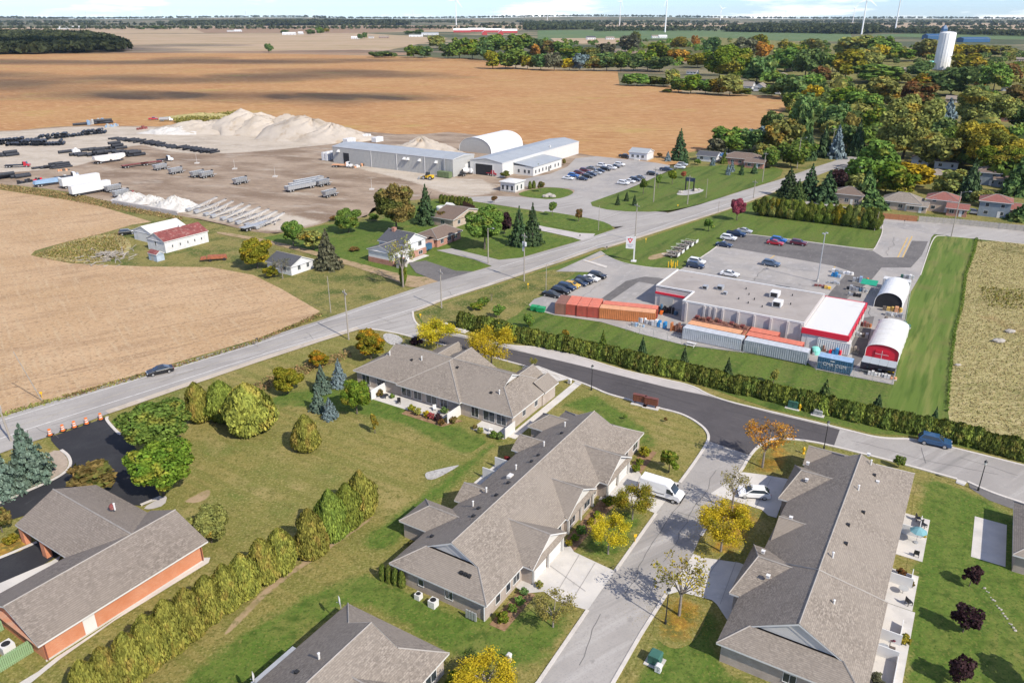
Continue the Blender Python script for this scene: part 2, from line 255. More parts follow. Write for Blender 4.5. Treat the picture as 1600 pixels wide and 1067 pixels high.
# foliage
LF = {
 'green': leafmat('leaf_green',(0.101,0.176,0.036),(0.176,0.258,0.051),(0.224,0.232,0.045),0.25),
 'midgreen': leafmat('leaf_midgreen',(0.097,0.162,0.021),(0.175,0.227,0.028),(0.272,0.246,0.039),0.45),
 'dark': leafmat('leaf_dark_green',(0.086,0.147,0.049),(0.147,0.212,0.068),(0.217,0.255,0.076),0.25),
 'olive': leafmat('leaf_olive',(0.189,0.211,0.063),(0.280,0.280,0.077),(0.336,0.231,0.041),0.3),
 'yellowgreen': leafmat('leaf_yellow_green',(0.17,0.18,0.022),(0.26,0.24,0.026),(0.36,0.27,0.03),0.4),
 'yellow': leafmat('leaf_yellow',(0.42,0.315,0.024),(0.53,0.40,0.03),(0.26,0.24,0.02),0.35),
 'gold': leafmat('leaf_gold',(0.25,0.185,0.028),(0.34,0.245,0.034),(0.15,0.15,0.03),0.55),
 'orange': leafmat('leaf_orange',(0.40,0.17,0.035),(0.50,0.27,0.045),(0.30,0.20,0.04),0.3),
 'goldgreen': leafmat('leaf_orange_on_green',(0.15,0.16,0.02),(0.27,0.22,0.025),(0.44,0.21,0.02),0.5),
 'rust': leafmat('leaf_rust',(0.228,0.102,0.036),(0.168,0.114,0.042),(0.102,0.102,0.034),0.45),
 'bronze': leafmat('leaf_bronze',(0.163,0.137,0.044),(0.265,0.178,0.059),(0.116,0.132,0.034),0.5),
 'red': leafmat('leaf_red',(0.27,0.06,0.045),(0.34,0.10,0.065),(0.17,0.075,0.04),0.35),
 'pinkred': leafmat('leaf_pink_red',(0.32,0.065,0.10),(0.38,0.10,0.12),(0.20,0.06,0.06),0.3),
 'purple': leafmat('leaf_purple',(0.036,0.020,0.022),(0.058,0.030,0.034),(0.085,0.05,0.05),0.25),
 'spruce': leafmat('leaf_spruce',(0.050,0.085,0.037),(0.077,0.115,0.050),None,0,0.1),
 'bluespruce': leafmat('leaf_blue_spruce',(0.13,0.18,0.185),(0.20,0.255,0.265),None,0,0.1),
 'greyspruce': leafmat('leaf_grey_spruce',(0.10,0.15,0.115),(0.15,0.20,0.155),None,0,0.1),
 'cedar': leafmat('leaf_cedar',(0.18,0.19,0.040),(0.285,0.272,0.054),(0.31,0.245,0.06),0.3,0.2),
 'cedardark': leafmat('leaf_dark_cedar',(0.135,0.175,0.034),(0.21,0.245,0.044),None,0,0.18),
 'hedge': leafmat('leaf_hedge',(0.081,0.109,0.023),(0.133,0.157,0.034),(0.171,0.162,0.038),0.3,0.15),
 'greygreen': leafmat('leaf_grey_green',(0.10,0.105,0.06),(0.15,0.145,0.09),None,0,0.2),
 'pale': leafmat('leaf_pale_yellow_green',(0.23,0.22,0.06),(0.31,0.27,0.07),None,0,0.3),
 'straw': leafmat('leaf_straw',(0.32,0.27,0.12),(0.43,0.35,0.17),(0.19,0.20,0.07),0.55),
 'dry': leafmat('leaf_dry_grass',(0.30,0.20,0.09),(0.38,0.27,0.13),(0.14,0.13,0.05),0.4),
 'farwood': leafmat('leaf_far_wood',(0.050,0.068,0.033),(0.079,0.094,0.040),(0.132,0.105,0.050),0.25),
}
# ---------------------------------------------------------------- mesh helpers
class MB:
    def __init__(s): s.v = [];s.f = [];s.m = []
    def add(s,vs,fs,mi=0):
        k = len(s.v);s.v += [tuple(p) for p in vs]
        for f in fs: s.f.append(tuple(i+k for i in f));s.m.append(mi)
    def quad(s,a,b,c,d,mi=0): s.add([a,b,c,d],[(0,1,2,3)],mi)
    def tri(s,a,b,c,mi=0): s.add([a,b,c],[(0,1,2)],mi)
    def box(s,x0,x1,y0,y1,z0,z1,mi=0,taper=0.0):
        t = taper
        vs = [(x0,y0,z0),(x1,y0,z0),(x1,y1,z0),(x0,y1,z0),(x0+t,y0+t,z1),(x1-t,y0+t,z1),(x1-t,y1-t,z1),(x0+t,y1-t,z1)]
        s.add(vs,[(3,2,1,0),(4,5,6,7),(0,1,5,4),(1,2,6,5),(2,3,7,6),(3,0,4,7)],mi)
    def obox(s,c,L,Wd,ang,z0,z1,mi=0):
        a = R(ang);ux,uy = math.cos(a),math.sin(a);vx,vy = -uy,ux
        q = [(c[0]+i*L/2*ux+j*Wd/2*vx,c[1]+i*L/2*uy+j*Wd/2*vy) for i,j in ((-1,-1),(1,-1),(1,1),(-1,1))]
        s.add([(x,y,z0) for x,y in q]+[(x,y,z1) for x,y in q],[(3,2,1,0),(4,5,6,7),(0,1,5,4),(1,2,6,5),(2,3,7,6),(3,0,4,7)],mi)
    def prism(s,poly,z0,z1,mi=0):
        n = len(poly);s.add([(x,y,z0) for x,y in poly]+[(x,y,z1) for x,y in poly],
              [tuple(range(n))[::-1],tuple(range(n,2*n))]+[(i,(i+1) % n,n+(i+1) % n,n+i) for i in range(n)],mi)
    def xprism(s,prof,y0,y1,mi=0):      # profile in (x,z) pulled along y
        n = len(prof);s.add([(x,y0,z) for x,z in prof]+[(x,y1,z) for x,z in prof],
              [tuple(range(n)),tuple(range(n,2*n))[::-1]]+[(i,n+i,n+(i+1) % n,(i+1) % n) for i in range(n)],mi)
    def tube(s,a,b,r0,r1=None,n=6,mi=0,cap=True):
        r1 = r0 if r1 is None else r1
        a = np.array(a,float);b = np.array(b,float);d = b-a;L = np.linalg.norm(d)
        if L < 1e-6: return
        d /= L;h = np.array((0,0,1.0)) if abs(d[2]) < 0.9 else np.array((1.0,0,0))
        u = np.cross(d,h);u /= np.linalg.norm(u);w = np.cross(d,u)
        vs = []
        for c,r in ((a,r0),(b,r1)):
            for i in range(n):
                t = 2*math.pi*i/n;vs.append(tuple(c+r*(math.cos(t)*u+math.sin(t)*w)))
        fs = [(i,(i+1) % n,n+(i+1) % n,n+i) for i in range(n)]
        if cap: fs += [tuple(range(n))[::-1],tuple(range(n,2*n))]
        s.add(vs,fs,mi)
    def bar(s,a,b,w,h=None,mi=0): s.tube(a,b,w*0.7,None,4,mi)
    def lathe(s,prof,n=10,mi=0,c=(0,0)):
        vs = []
        for r,z in prof:
            for i in range(n):
                t = 2*math.pi*i/n;vs.append((c[0]+r*math.cos(t),c[1]+r*math.sin(t),z))
        fs = []
        for k in range(len(prof)-1):
            for i in range(n): fs.append((k*n+i,k*n+(i+1) % n,(k+1)*n+(i+1) % n,(k+1)*n+i))
        s.add(vs,fs,mi)
    def blob(s,c,rx,ry,rz,n=8,mi=0,jit=0.0,zmin=-1.0):
        vs = [];rings = 5
        for k in range(rings+1):
            ph = -math.pi/2+math.pi*k/rings
            for i in range(n):
                t = 2*math.pi*i/n;j = 1+rnd.uniform(-jit,jit)
                vs.append((c[0]+rx*j*math.cos(ph)*math.cos(t),c[1]+ry*j*math.cos(ph)*math.sin(t),c[2]+rz*j*max(zmin,math.sin(ph))))
        fs = [(k*n+i,k*n+(i+1) % n,(k+1)*n+(i+1) % n,(k+1)*n+i) for k in range(rings) for i in range(n)]
        s.add(vs,fs,mi)
    def mesh(s,name,mats,smooth=False):
        me = bpy.data.meshes.new(name);me.from_pydata(s.v,[],s.f)
        for m in (mats if isinstance(mats,(list,tuple)) else [mats]): me.materials.append(m)
        if any(s.m): me.polygons.foreach_set('material_index',s.m)
        if smooth: me.polygons.foreach_set('use_smooth',[True]*len(me.polygons))
        me.update();return me
    def build(s,name,mats,parent=None,smooth=False):
        return link(name,s.mesh(name,mats,smooth),parent)
def link(name,me,parent=None,loc=None,rz=0.0):
    o = bpy.data.objects.new(name,me);COL.objects.link(o)
    if parent is not None: o.parent = parent
    if loc is not None: o.location = loc
    if rz: o.rotation_euler[2] = rz
    return o
def tag(o,label=None,cat=None,group=None,kind=None):
    if label: o['label'] = label
    if cat: o['category'] = cat
    if group: o['group'] = group
    if kind: o['kind'] = kind
    return o
def thing(name,label,cat,loc=(0,0,0),deg=0.0,group=None):
    o = bpy.data.objects.new(name,None);COL.objects.link(o);o.location = loc;o.rotation_euler[2] = R(deg)
    o.empty_display_size = 0.3
    return tag(o,label,cat,group)
def kids(o): return KID.get(o.name,[])
def copy_tree(o,parent=None):
    c = o.copy();COL.objects.link(c)
    if parent is not None: c.parent = parent
    for ch in list(o.children): copy_tree(ch,c)
    return c
def place(src,used,label,loc,deg,group=None,scale=None):
    """first call hands out the prototype itself, later calls copies of it and of its parts"""
    o = src if not used[0] else copy_tree(src);used[0] = True
    o.location = loc;o.rotation_euler[2] = R(deg)
    if scale: o.scale = scale
    tag(o,label,None,group);return o

# ---------------------------------------------------------------- the setting: ground sheets
SHN = [0]
def sheet(name,px,z,mat,smooth_n=0,pts=None,under=None,fw=2.2):
    P = pts if pts else [G(x,y)[:2] for x,y in px]
    if smooth_n:
        for _ in range(smooth_n):
            Q = []
            for i in range(len(P)):
                a,b = P[i],P[(i+1) % len(P)]
                Q += [(a[0]*.75+b[0]*.25,a[1]*.75+b[1]*.25),(a[0]*.25+b[0]*.75,a[1]*.25+b[1]*.75)]
            P = Q
    SHN[0] += 1;z += SHN[0]*0.0005
    bm = bmesh.new();vs = [bm.verts.new((x,y,z)) for x,y in P]
    f = bm.faces.new(vs);bmesh.ops.triangulate(bm,faces=[f]);bmesh.ops.recalc_face_normals(bm,faces=bm.faces)
    if sum(fc.normal.z for fc in bm.faces) < 0: bmesh.ops.reverse_faces(bm,faces=bm.faces)
    me = bpy.data.meshes.new(name)
    if under:                                               # a rim where it thins out
        mat = over(mat,under);dl = bm.verts.layers.float.new('fade');seg = [(P[k],P[(k+1) % len(P)]) for k in range(len(P))]
        for _ in range(9):
            E_ = [e for e in bm.edges if e.calc_length() > max(.7,fw)]
            if not E_ or len(bm.faces) > 30000: break
            bmesh.ops.subdivide_edges(bm,edges=E_,cuts=1);bmesh.ops.triangulate(bm,faces=bm.faces[:])
        A_2 = np.array([q[0] for q in seg]);D_ = np.array([q[1] for q in seg])-A_2;L2 = (D_**2).sum(1)+1e-9
        for v in bm.verts:
            w = np.array((v.co.x,v.co.y))-A_2;q = w-D_*np.clip((w*D_).sum(1)/L2,0,1)[:,None];v[dl] = min(1.0,math.sqrt((q**2).sum(1).min())/fw)
    bm.to_mesh(me);bm.free();me.materials.append(mat)
    return tag(link(name,me),kind='structure')
def chaikin(P,n=2):
    for _ in range(n):
        Q = [P[0]]
        for a,b in zip(P,P[1:]): Q += [tuple(a[i]*.75+b[i]*.25 for i in range(2)),tuple(a[i]*.25+b[i]*.75 for i in range(2))]
        P = Q+[P[-1]]
    return P
def strip(mb,P,w,z0,z1):
    """band of width w following the points P, from z0 up to z1"""
    L,Rr = [],[]
    for i,p in enumerate(P):
        a = P[max(0,i-1)];b = P[min(len(P)-1,i+1)];dx,dy = b[0]-a[0],b[1]-a[1];l = math.hypot(dx,dy) or 1
        L.append((p[0]-dy/l*w/2,p[1]+dx/l*w/2));Rr.append((p[0]+dy/l*w/2,p[1]-dx/l*w/2))
    for i in range(len(P)-1):
        a,b,c,d = L[i],L[i+1],Rr[i+1],Rr[i]
        mb.quad((*d,z1),(*c,z1),(*b,z1),(*a,z1))
        if z1-z0 > 0.02: mb.quad((*a,z0),(*a,z1),(*b,z1),(*b,z0));mb.quad((*d,z0),(*c,z0),(*c,z1),(*d,z1))
def kerb(name,px,w=0.32,h=0.13,z=0.0,mat=None,sm=2):
    mb = MB();P = [G(x,y)[:2] for x,y in px];strip(mb,chaikin(P,sm) if sm else P,w,z-0.05,z+h)
    return tag(mb.build(name,mat or KERBM),kind='structure')
def line(name,segs,w,z,mat):
    mb = MB()
    for px in segs: strip(mb,[G(x,y)[:2] for x,y in px],w,z,z)
    return tag(mb.build(name,mat),kind='structure')

S_ = 0.02
g = MB();g.quad((-11800,-300,-0.6),(11800,-300,-0.6),(11800,12800,-0.6),(-11800,12800,-0.6));tag(g.build('ground',FAR_BASE),kind='structure')
# far fields, from the horizon towards the camera
def fld(name,px,mat,z): return sheet(name,px,z,mat)
fld('field',[(-700,46),(-100,44),(420,41),(700,40),(860,39),(900,44),(700,50),(320,52),(-700,60)],FAR_TAN,-0.35)
fld('field',[(930,37),(1070,36),(1340,36),(1340,41),(1070,43),(925,42)],FAR_TAN,-0.3)
fld('field',[(1330,37),(2200,30),(2200,50),(1560,48),(1330,46)],FAR_TAN,-0.25)
fld('field',[(-700,60),(300,53),(560,52),(700,60),(560,88),(190,92),(-700,95)],FAR_TAN,-0.22)
fld('field',[(300,44),(700,40),(700,46),(560,52),(320,52)],FAR_BROWN,-0.2)
fld('field',[(840,48),(1050,46),(1330,50),(1330,66),(1130,62),(840,62)],FAR_GREEN,-0.18)
fld('field',[(1330,56),(1600,47),(2200,46),(2200,64),(1560,62)],FAR_GREEN,-0.16)
fld('field',[(860,60),(1000,60),(985,70),(870,68)],FAR_TAN,-0.14)
fld('field',[(960,78),(1190,74),(1105,82),(960,92)],FAR_TAN,-0.13)
fld('field',[(-700,86),(190,82),(560,78),(660,84),(560,92),(-700,100)],FAR_BROWN,-0.12)
soy = [(-700,96),(-200,88),(190,83),(420,84),(560,87),(745,92),(810,107),(965,112),(968,134),(1062,134),(1066,145),(1215,150),(1300,152),(1230,200),(1180,245),(1000,262),(600,262),(-200,262),(-700,262)]
sheet('soybean_field',soy,0.0,SOY)
sheet('lawn',[(1068,240),(1150,225),(1230,170),(1215,140),(1100,100),(960,70),(1100,58),(1330,70),(1500,80),(2100,80),(2300,400),(1640,420),(1600,362),(1375,344),(1178,340),(1062,262)],0.02,GRASS_ROUGH)
# residential lawns and the land around the camera
sheet('lawn',[(-400,700),(42,690),(168,645),(400,565),(560,512),(650,480),(760,446),(900,395),(1140,320),(1300,258),(1375,344),(1640,372),(2300,440),(2600,1100),(2200,1500),(800,1650),(-900,1500),(-700,800)],0.04,GRASS_TAN)
sheet('farm_lawn',[(-600,284),(0,285),(110,299),(170,315),(285,338),(380,359),(430,366),(505,349),(520,342),(572,340),(585,319),(680,307),(760,315),(850,329),(958,349),(962,364),(850,400),(720,440),(600,475),(400,540),(231,590),(0,661),(-120,694),(-600,830)],0.05,GRASS_ROUGH)
sheet('stubble_field',[(-500,300),(-120,292),(0,297),(140,318),(237,347),(205,352),(150,368),(105,378),(55,392),(48,399),(60,402),(110,412),(230,417),(330,418),(395,430),(440,452),(500,487),(480,500),(400,530),(231,580),(110,618),(0,650),(-120,684),(-600,760)],0.07,STUBBLE)

sheet('lawn',[(505,352),(590,345),(680,312),(760,318),(850,333),(955,352),(960,362),(900,378),(781,412),(700,436),(640,445),(560,420),(470,390),(410,372),(430,368)],0.06,GRASS_GREEN)
sheet('yard_ground',[(-500,292),(-150,288),(0,287),(110,300),(170,316),(285,339),(330,345),(380,360),(430,367),(505,350),(520,343),(572,341),(585,321),(680,309),(755,315),(847,330),(957,353),(990,346),(1030,330),(915,320),(997,290),(1058,261),(1015,253),(905,242),(720,205),(640,212),(560,205),(250,198),(112,196),(0,207),(-500,214)],0.07,DIRT,1)
sheet('gravel_area',[(-500,216),(0,208),(112,197),(250,199),(545,207),(560,222),(470,232),(380,240),(300,243),(240,235),(215,225),(160,250),(120,262),(60,268),(0,272),(-500,275)],0.085,GRAVEL,2,under='yard_dirt',fw=5)
sheet('gravel_area',[(180,312),(330,318),(440,330),(505,345),(520,343),(500,352),(430,366),(380,358),(285,337)],0.09,GRAVEL,2,under='yard_dirt',fw=5)
sheet('gravel_area',[(510,240),(640,262),(720,280),(760,278),(790,300),(740,310),(690,305),(640,285),(540,262)],0.09,GRAVEL,2,under='yard_dirt',fw=5)
sheet('staff_parking',[(905,242),(1015,253),(1058,261),(997,290),(915,320),(975,330),(960,342),(900,338),(840,326),(868,313),(897,303),(898,296),(862,293),(808,292),(800,284),(880,268)],0.10,LOTGREY,1)
sheet('yard_driveway',[(785,306),(868,313),(905,303),(925,316),(985,328),(1060,334),(1010,345),(965,357),(945,350),(870,335),(760,318),(700,310)],0.11,ROADGREY,1)
sheet('lawn_island',[(804,304),(833,296),(862,293),(893,297),(897,304),(868,313),(830,310)],0.125,GRASS_GREEN,2)
sheet('road_lawn',[(914,320),(948,308),(998,290),(1058,262),(1150,258),(1225,262),(1218,280),(1150,301),(1092,321),(1035,332),(960,331)],0.13,GRASS_MOWN,1)
sheet('road_lawn',[(845,330),(870,333),(938,345),(960,355),(937,364),(895,361),(850,352)],0.13,GRASS_GREEN,1)
# main road
UP = [(-300,740),(-60,673),(0,653),(110,620),(231,583),(400,533),(505,500),(584,473),(662,447),(720,431),(781,413),(820,402),(910,376),(960,359),(1030,337),(1092,321),(1160,299),(1219,281),(1270,263),(1314,249),(1345,240),(1380,231)]
LO = [(1395,236),(1360,247),(1325,258),(1290,270),(1262,281),(1215,299),(1160,318),(1135,329),(1000,372),(935,389),(880,409),(820,429),(760,449),(700,468),(645,489),(560,516),(500,535),(400,568),(289,606),(168,648),(80,682),(42,694),(-60,732),(-300,830)]
sheet('main_road',UP+LO,0.15,ROADGREY)
shoulder = MB()
strip(shoulder,[G(x,y)[:2] for x,y in [(168,645),(289,603),(400,565),(500,532),(560,513)]],1.6,0.155,0.165)
strip(shoulder,[G(x,y)[:2] for x,y in [(650,486),(700,466),(760,447),(820,427),(880,407),(932,388)]],1.0,0.155,0.165)
strip(shoulder,[G(x,y)[:2] for x,y in [(945,388),(1000,371),(1135,328),(1215,298)]],1.2,0.155,0.165)
tag(shoulder.build('road_shoulder',GRAVEL),kind='structure')
line('edge_line',[[(-60,708),(42,672),(218,616),(400,558),(557,512),(650,482),(820,425),(935,384),(1000,366),(1160,312),(1215,294)],
                   [(-60,680),(0,659),(231,589),(400,539),(584,478),(662,452)],[(781,418),(910,381),(950,366)]],0.16,0.172,WHITELINE)
line('centre_line',[[(-60,694),(110,641),(231,602),(400,549),(560,497),(650,469),(781,427),(910,385),(1000,357),(1160,309),(1262,273)]],0.14,0.172,plain('worn_yellow_paint',(0.36,0.32,0.25),0.8,var=0.25,scale=1.5))
sheet('driveway',[(640,433),(560,412),(470,387),(400,372),(340,362),(338,366),(400,377),(470,393),(560,420),(620,440),(640,452),(700,444),(690,434)],0.14,BARESOIL,2)
sheet('driveway',[(638,411),(665,408),(712,424),(770,426),(730,440),(690,443),(650,427)],0.145,MIDASPH)
sheet('driveway',[(682,392),(706,389),(780,407),(830,402),(815,412),(775,419),(740,406)],0.145,ROADGREY)
sheet('driveway',[(838,352),(850,355),(905,365),(930,366),(920,380),(895,372),(840,360)],0.145,CONCPATH)
# shop plot
sheet('shop_lawn',[(650,492),(700,471),(760,452),(880,412),(935,393),(1000,376),(1160,322),(1215,302),(1380,352),(1640,385),(1700,760),(1600,722),(1484,694),(1424,681),(1364,678),(1293,660),(1200,638),(1082,598),(964,572),(846,540),(795,535),(720,512),(690,510),(660,507)],0.055,GRASS_MOWN)
sheet('striped_lawn',[(1463,366),(1525,372),(1520,395),(1505,430),(1500,480),(1488,520),(1482,580),(1478,640),(1470,662),(1380,642),(1396,602),(1402,570),(1420,462),(1438,431)],0.07,GRASS_STRIPE,1)
sheet('road_lawn',[(652,492),(700,472),(760,453),(860,420),(905,422),(880,440),(832,470),(800,500),(760,505),(700,510),(664,508)],0.075,GRASS_ROUGH,1)
sheet('dry_meadow',[(1526,373),(1700,390),(1750,770),(1600,706),(1500,678),(1480,660),(1484,600),(1492,520),(1503,480),(1508,430),(1522,395)],0.08,MEADOW,1)
sheet('cross_road',[(1240,300),(1376,341),(1435,346),(1600,361),(1800,382),(1800,412),(1600,381),(1462,367),(1375,358),(1230,312)],0.10,ROADGREY)
lot = [(868,425),(921,401),(938,393),(951,403),(977,413),(1022,420),(1062,422),(1091,406),(1118,388),(1142,367),(1169,366),(1363,392),(1368,388),(1380,361),(1374,346),(1470,354),(1455,372),(1443,413),(1438,431),(1420,462),(1402,570),(1396,602),(1275,578),(1257,564),(1065,539),(1000,522),(940,504),(866,493),(833,484),(826,477),(835,468),(865,458),(908,434),(922,428),(935,426)]
sheet('parking_lot',lot,0.12,LOTGREY)
sheet('asphalt_patch',[(1142,368),(1169,367),(1364,393),(1380,403),(1412,403),(1425,377),(1450,378),(1440,400),(1423,419),(1377,419),(1360,440),(1324,467),(1310,520),(1270,500),(1296,459),(1326,424),(1301,416),(1200,398),(1119,384)],0.128,MIDASPH)
sheet('asphalt_patch',[(939,468),(978,440),(1007,433),(1030,435),(1050,440),(1025,446),(998,441),(952,472)],0.128,MIDASPH)
sheet('asphalt_patch',[(1330,500),(1366,495),(1350,560),(1332,578)],0.128,MIDASPH)
sheet('traffic_island',[(910,408),(914,407),(949,417),(947,420)],0.2,KERBM)
line('parking_line',[[(1230,384),(1201,406)],[(1324,397),(1304,418)]]+[[(1192+i*0.0,384+i*3.2),(1216-i*2.2,388+i*3.2)] for i in range(5)]+[[(1288-i*4.0,395+i*4.0),(1318-i*4.0,399.5+i*4.0)] for i in range(5)]+[[(1330-i*4.0,401+i*4.0),(1362-i*4.0,405+i*4.0)] for i in range(4)],0.13,0.136,YELLOWLINE)
line('parking_line',[[(1425,370),(1406,412)],[(1418,372),(1398,412)],[(945,399),(915,410)],[(1324,396),(1303,419)],[(1231,384),(1201,407)]],0.3,0.14,YELLOWLINE)
kerb('kerb',[(939,394),(951,403),(977,413),(1022,420),(1060,421)],0.25,0.12,0.1)
kerb('kerb',[(1091,406),(1118,388),(1142,367),(1169,366),(1363,392),(1368,388),(1381,360),(1375,346)],0.25,0.12,0.1)
kerb('kerb',[(1600,382),(1470,368),(1458,371),(1444,413),(1438,431)],0.25,0.12,0.1)
# subdivision street
st_up = [(645,489),(646,500),(655,511),(680,517),(708,521),(747,531),(796,541),(843,543),(900,556),(964,577),(1030,592),(1082,603),(1105,617),(1140,629),(1200,643),(1293,665),(1340,677),(1364,683),(1390,686),(1424,686),(1484,699),(1600,728),(1900,803)]
st_lo = [(1900,890),(1600,787),(1547,770),(1511,754),(1495,749),(1390,720),(1303,698),(1266,690),(1230,686),(1210,686),(1196,690),(1180,702),(1168,718),(1159,735),(1140,765),(1120,800),(1095,838),(1083,865),(1040,930),(1001,992),(959,1065),(860,1240),(660,1240),(841,1067),(918,954),(961,893),(1025,803),(1062,755),(1087,721),(1105,693),(1108,682),(1102,671),(1090,661),(1075,652),(1058,645),(1024,637),(990,627),(948,616),(927,606),(893,593),(864,585),(800,567),(740,551),(653,530),(629,523),(598,517),(575,514),(558,516)]
sheet('street',st_up+st_lo,0.08,ROADGREY)
sheet('street_asphalt',[(656,519),(700,524),(747,533),(796,546),(911,573),(1042,606),(1108,620),(1200,645),(1293,667),(1312,672),(1303,697),(1266,690),(1230,686),(1210,686),(1196,690),(1180,702),(1172,712),(1108,690),(1108,682),(1102,671),(1090,661),(1075,652),(1058,645),(1024,637),(990,627),(948,616),(927,606),(893,593),(864,585),(800,567),(740,551),(650,529)],0.09,DARKASPH)
sheet('concrete_layby',[(790,541),(843,543),(900,556),(964,577),(1030,592),(1082,603),(1108,619),(1042,606),(911,573),(820,551)],0.10,CONCPATH)
kerb('kerb',[(645,487),(646,500),(655,511),(680,517),(708,521),(747,531),(796,541),(843,543),(900,556),(964,577),(1030,592),(1082,603),(1105,617),(1140,629),(1200,643),(1293,665),(1340,677),(1364,683),(1390,686),(1424,686),(1484,699),(1600,728),(1900,803)],0.42,0.13,0.06)
kerb('kerb',[(575,514),(598,517),(629,523),(653,530),(740,551),(800,567),(864,585),(893,593),(927,606),(948,616),(990,627),(1024,637),(1058,645),(1075,652),(1090,661),(1102,671),(1108,682),(1105,693),(1087,721),(1062,755)],0.42,0.13,0.06)
kerb('kerb',[(1143,752),(1159,735),(1168,718),(1180,702),(1196,690),(1210,686),(1230,686),(1266,690),(1303,698),(1390,720),(1495,749)],0.42,0.13,0.06)
kerb('kerb',[(1511,753),(1548,770),(1600,787),(1900,890)],0.42,0.13,0.06)
kerb('kerb',[(1025,803),(961,893)],0.4,0.12,0.06,sm=0)
kerb('kerb',[(918,954),(841,1067),(660,1240)],0.4,0.12,0.06,sm=0)
kerb('kerb',[(1125,788),(1095,838)],0.4,0.12,0.06,sm=0)
kerb('kerb',[(1040,930),(1001,992),(959,1065),(860,1240)],0.4,0.12,0.06,sm=0)
# driveways and walks of the court
sheet('concrete_driveway',[(961,893),(918,954),(870,940),(850,925),(820,928),(806,918),(815,905),(850,893),(870,850),(885,845),(897,863)],0.10,CONC)
sheet('concrete_driveway',[(1062,755),(1025,803),(985,788),(965,778),(935,782),(950,755),(970,735),(985,727),(995,732),(1003,745),(1040,752)],0.10,CONC)
sheet('concrete_driveway',[(1143,750),(1157,738),(1190,742),(1235,750),(1213,810),(1200,806),(1190,797),(1110,772)],0.10,CONC)
sheet('concrete_driveway',[(1083,866),(1100,872),(1155,880),(1180,890),(1150,975),(1135,968),(1120,945),(1112,938),(1060,925),(1042,930)],0.10,CONC)
sheet('concrete_driveway',[(866,598),(893,592),(840,572),(815,575),(835,590)],0.10,CONC)
sheet('concrete_driveway',[(1495,749),(1511,754),(1506,760),(1493,755)],0.10,CONC)
sheet('asphalt_driveway',[(1512,751),(1548,765),(1590,782),(1600,800),(1580,795),(1545,782),(1515,763)],0.07,MIDASPH)
sheet('concrete_pad',[(556,517),(598,517),(629,523),(640,528),(600,530),(575,520)],0.075,GRASS_ROUGH)
# lawns that differ
GL = sheet('green_lawn',[(905,618),(930,612),(950,625),(985,645),(1040,690),(1030,705),(985,700),(930,655),(875,637),(850,655),(790,690),(740,740),(680,800),(600,880),(540,850),(640,780),(700,735),(760,690),(800,672),(850,640)],0.05,GRASS_GREEN,2,under='lawn_tan',fw=2.6)
sheet('green_lawn',[(575,880),(620,905),(760,970),(850,935),(915,955),(842,1066),(700,1040),(560,940),(510,980),(420,1060),(330,1160),(150,1160),(400,960)],0.05,GRASS_GREEN,2,under='lawn_tan',fw=2.6)
sheet('green_lawn',[(1430,735),(1500,758),(1548,780),(1620,820),(1700,1200),(1380,1200),(1420,860)],0.05,GRASS_GREEN,2,under='lawn_tan',fw=2.6)
sheet('green_lawn',[(1015,1000),(1040,935),(1110,940),(1135,975),(1130,1030),(1200,1080),(1200,1160),(930,1160)],0.05,GRASS_GREEN,1,under='lawn_tan',fw=2.6)
sheet('green_lawn',[(900,860),(940,800),(985,790),(1020,806),(960,888),(905,872)],0.05,GRASS_GREEN,under='lawn_tan',fw=2.6)
sheet('green_lawn',[(620,620),(700,655),(790,690),(740,720),(680,700),(620,660),(470,640),(400,640),(430,610),(560,600)],0.045,GRASS_GREEN,2,under='lawn_tan',fw=2.6)
sheet('leaf_covered_lawn',[(1168,738),(1175,722),(1195,698),(1212,692),(1240,696),(1235,735),(1215,748),(1190,742)],0.06,LEAFLITTER,2,under='lawn_tan',fw=2.8)
sheet('leaf_covered_lawn',[(1098,840),(1122,795),(1150,780),(1195,802),(1190,830),(1150,878),(1105,870)],0.06,LEAFLITTER,2,under='lawn_tan',fw=2.8)
sheet('leaf_covered_lawn',[(1012,985),(1045,930),(1062,926),(1110,940),(1092,1000),(1050,1020)],0.06,LEAFLITTER,2,under='lawn_tan',fw=2.8)
# brick hall: fresh asphalt, walks
sheet('black_driveway',[(76,684),(90,680),(168,652),(166,657),(183,676),(215,700),(222,730),(245,765),(252,778),(215,795),(150,775),(95,772),(60,800),(10,815),(-120,870),(-200,870),(-200,840),(0,784),(60,760),(98,742),(110,728),(106,712),(92,703)],0.09,BLACKASPH,1)
sheet('black_driveway',[(95,850),(92,868),(60,888),(0,915),(-150,980),(-150,930),(0,874),(50,850),(70,842)],0.09,BLACKASPH)
kerb('kerb',[(-120,845),(0,786),(60,761),(98,743),(112,728),(108,713),(96,704)],0.45,0.13,0.08)
kerb('kerb',[(168,652),(166,657),(183,676),(190,680)],0.45,0.13,0.08)
kerb('kerb',[(220,790),(232,785),(252,777)],0.45,0.13,0.08)
kerb('kerb',[(-150,930),(0,873),(58,848)],0.4,0.13,0.08)
sheet('paved_walk',[(-120,840),(0,782),(60,757),(96,741),(108,727),(104,713),(90,702),(70,712),(88,728),(60,748),(0,768),(-120,820)],0.085,plain('tan_pavers',(0.36,0.29,0.23),0.9,var=0.15,scale=2),1)
sheet('concrete_walk',[(96,868),(80,878),(0,912),(-150,985),(-150,1010),(0,945),(88,884)],0.10,CONC)
sheet('concrete_walk',[(318,872),(329,872),(326,880),(180,970),(95,1030),(40,1075),(-20,1120),(-40,1110),(60,1050),(88,1028),(150,988)],0.10,CONC)
sheet('garden_bed',[(-60,880),(0,850),(30,838),(45,845),(40,860),(0,872),(-60,900)],0.095,LEAFLITTER,1)
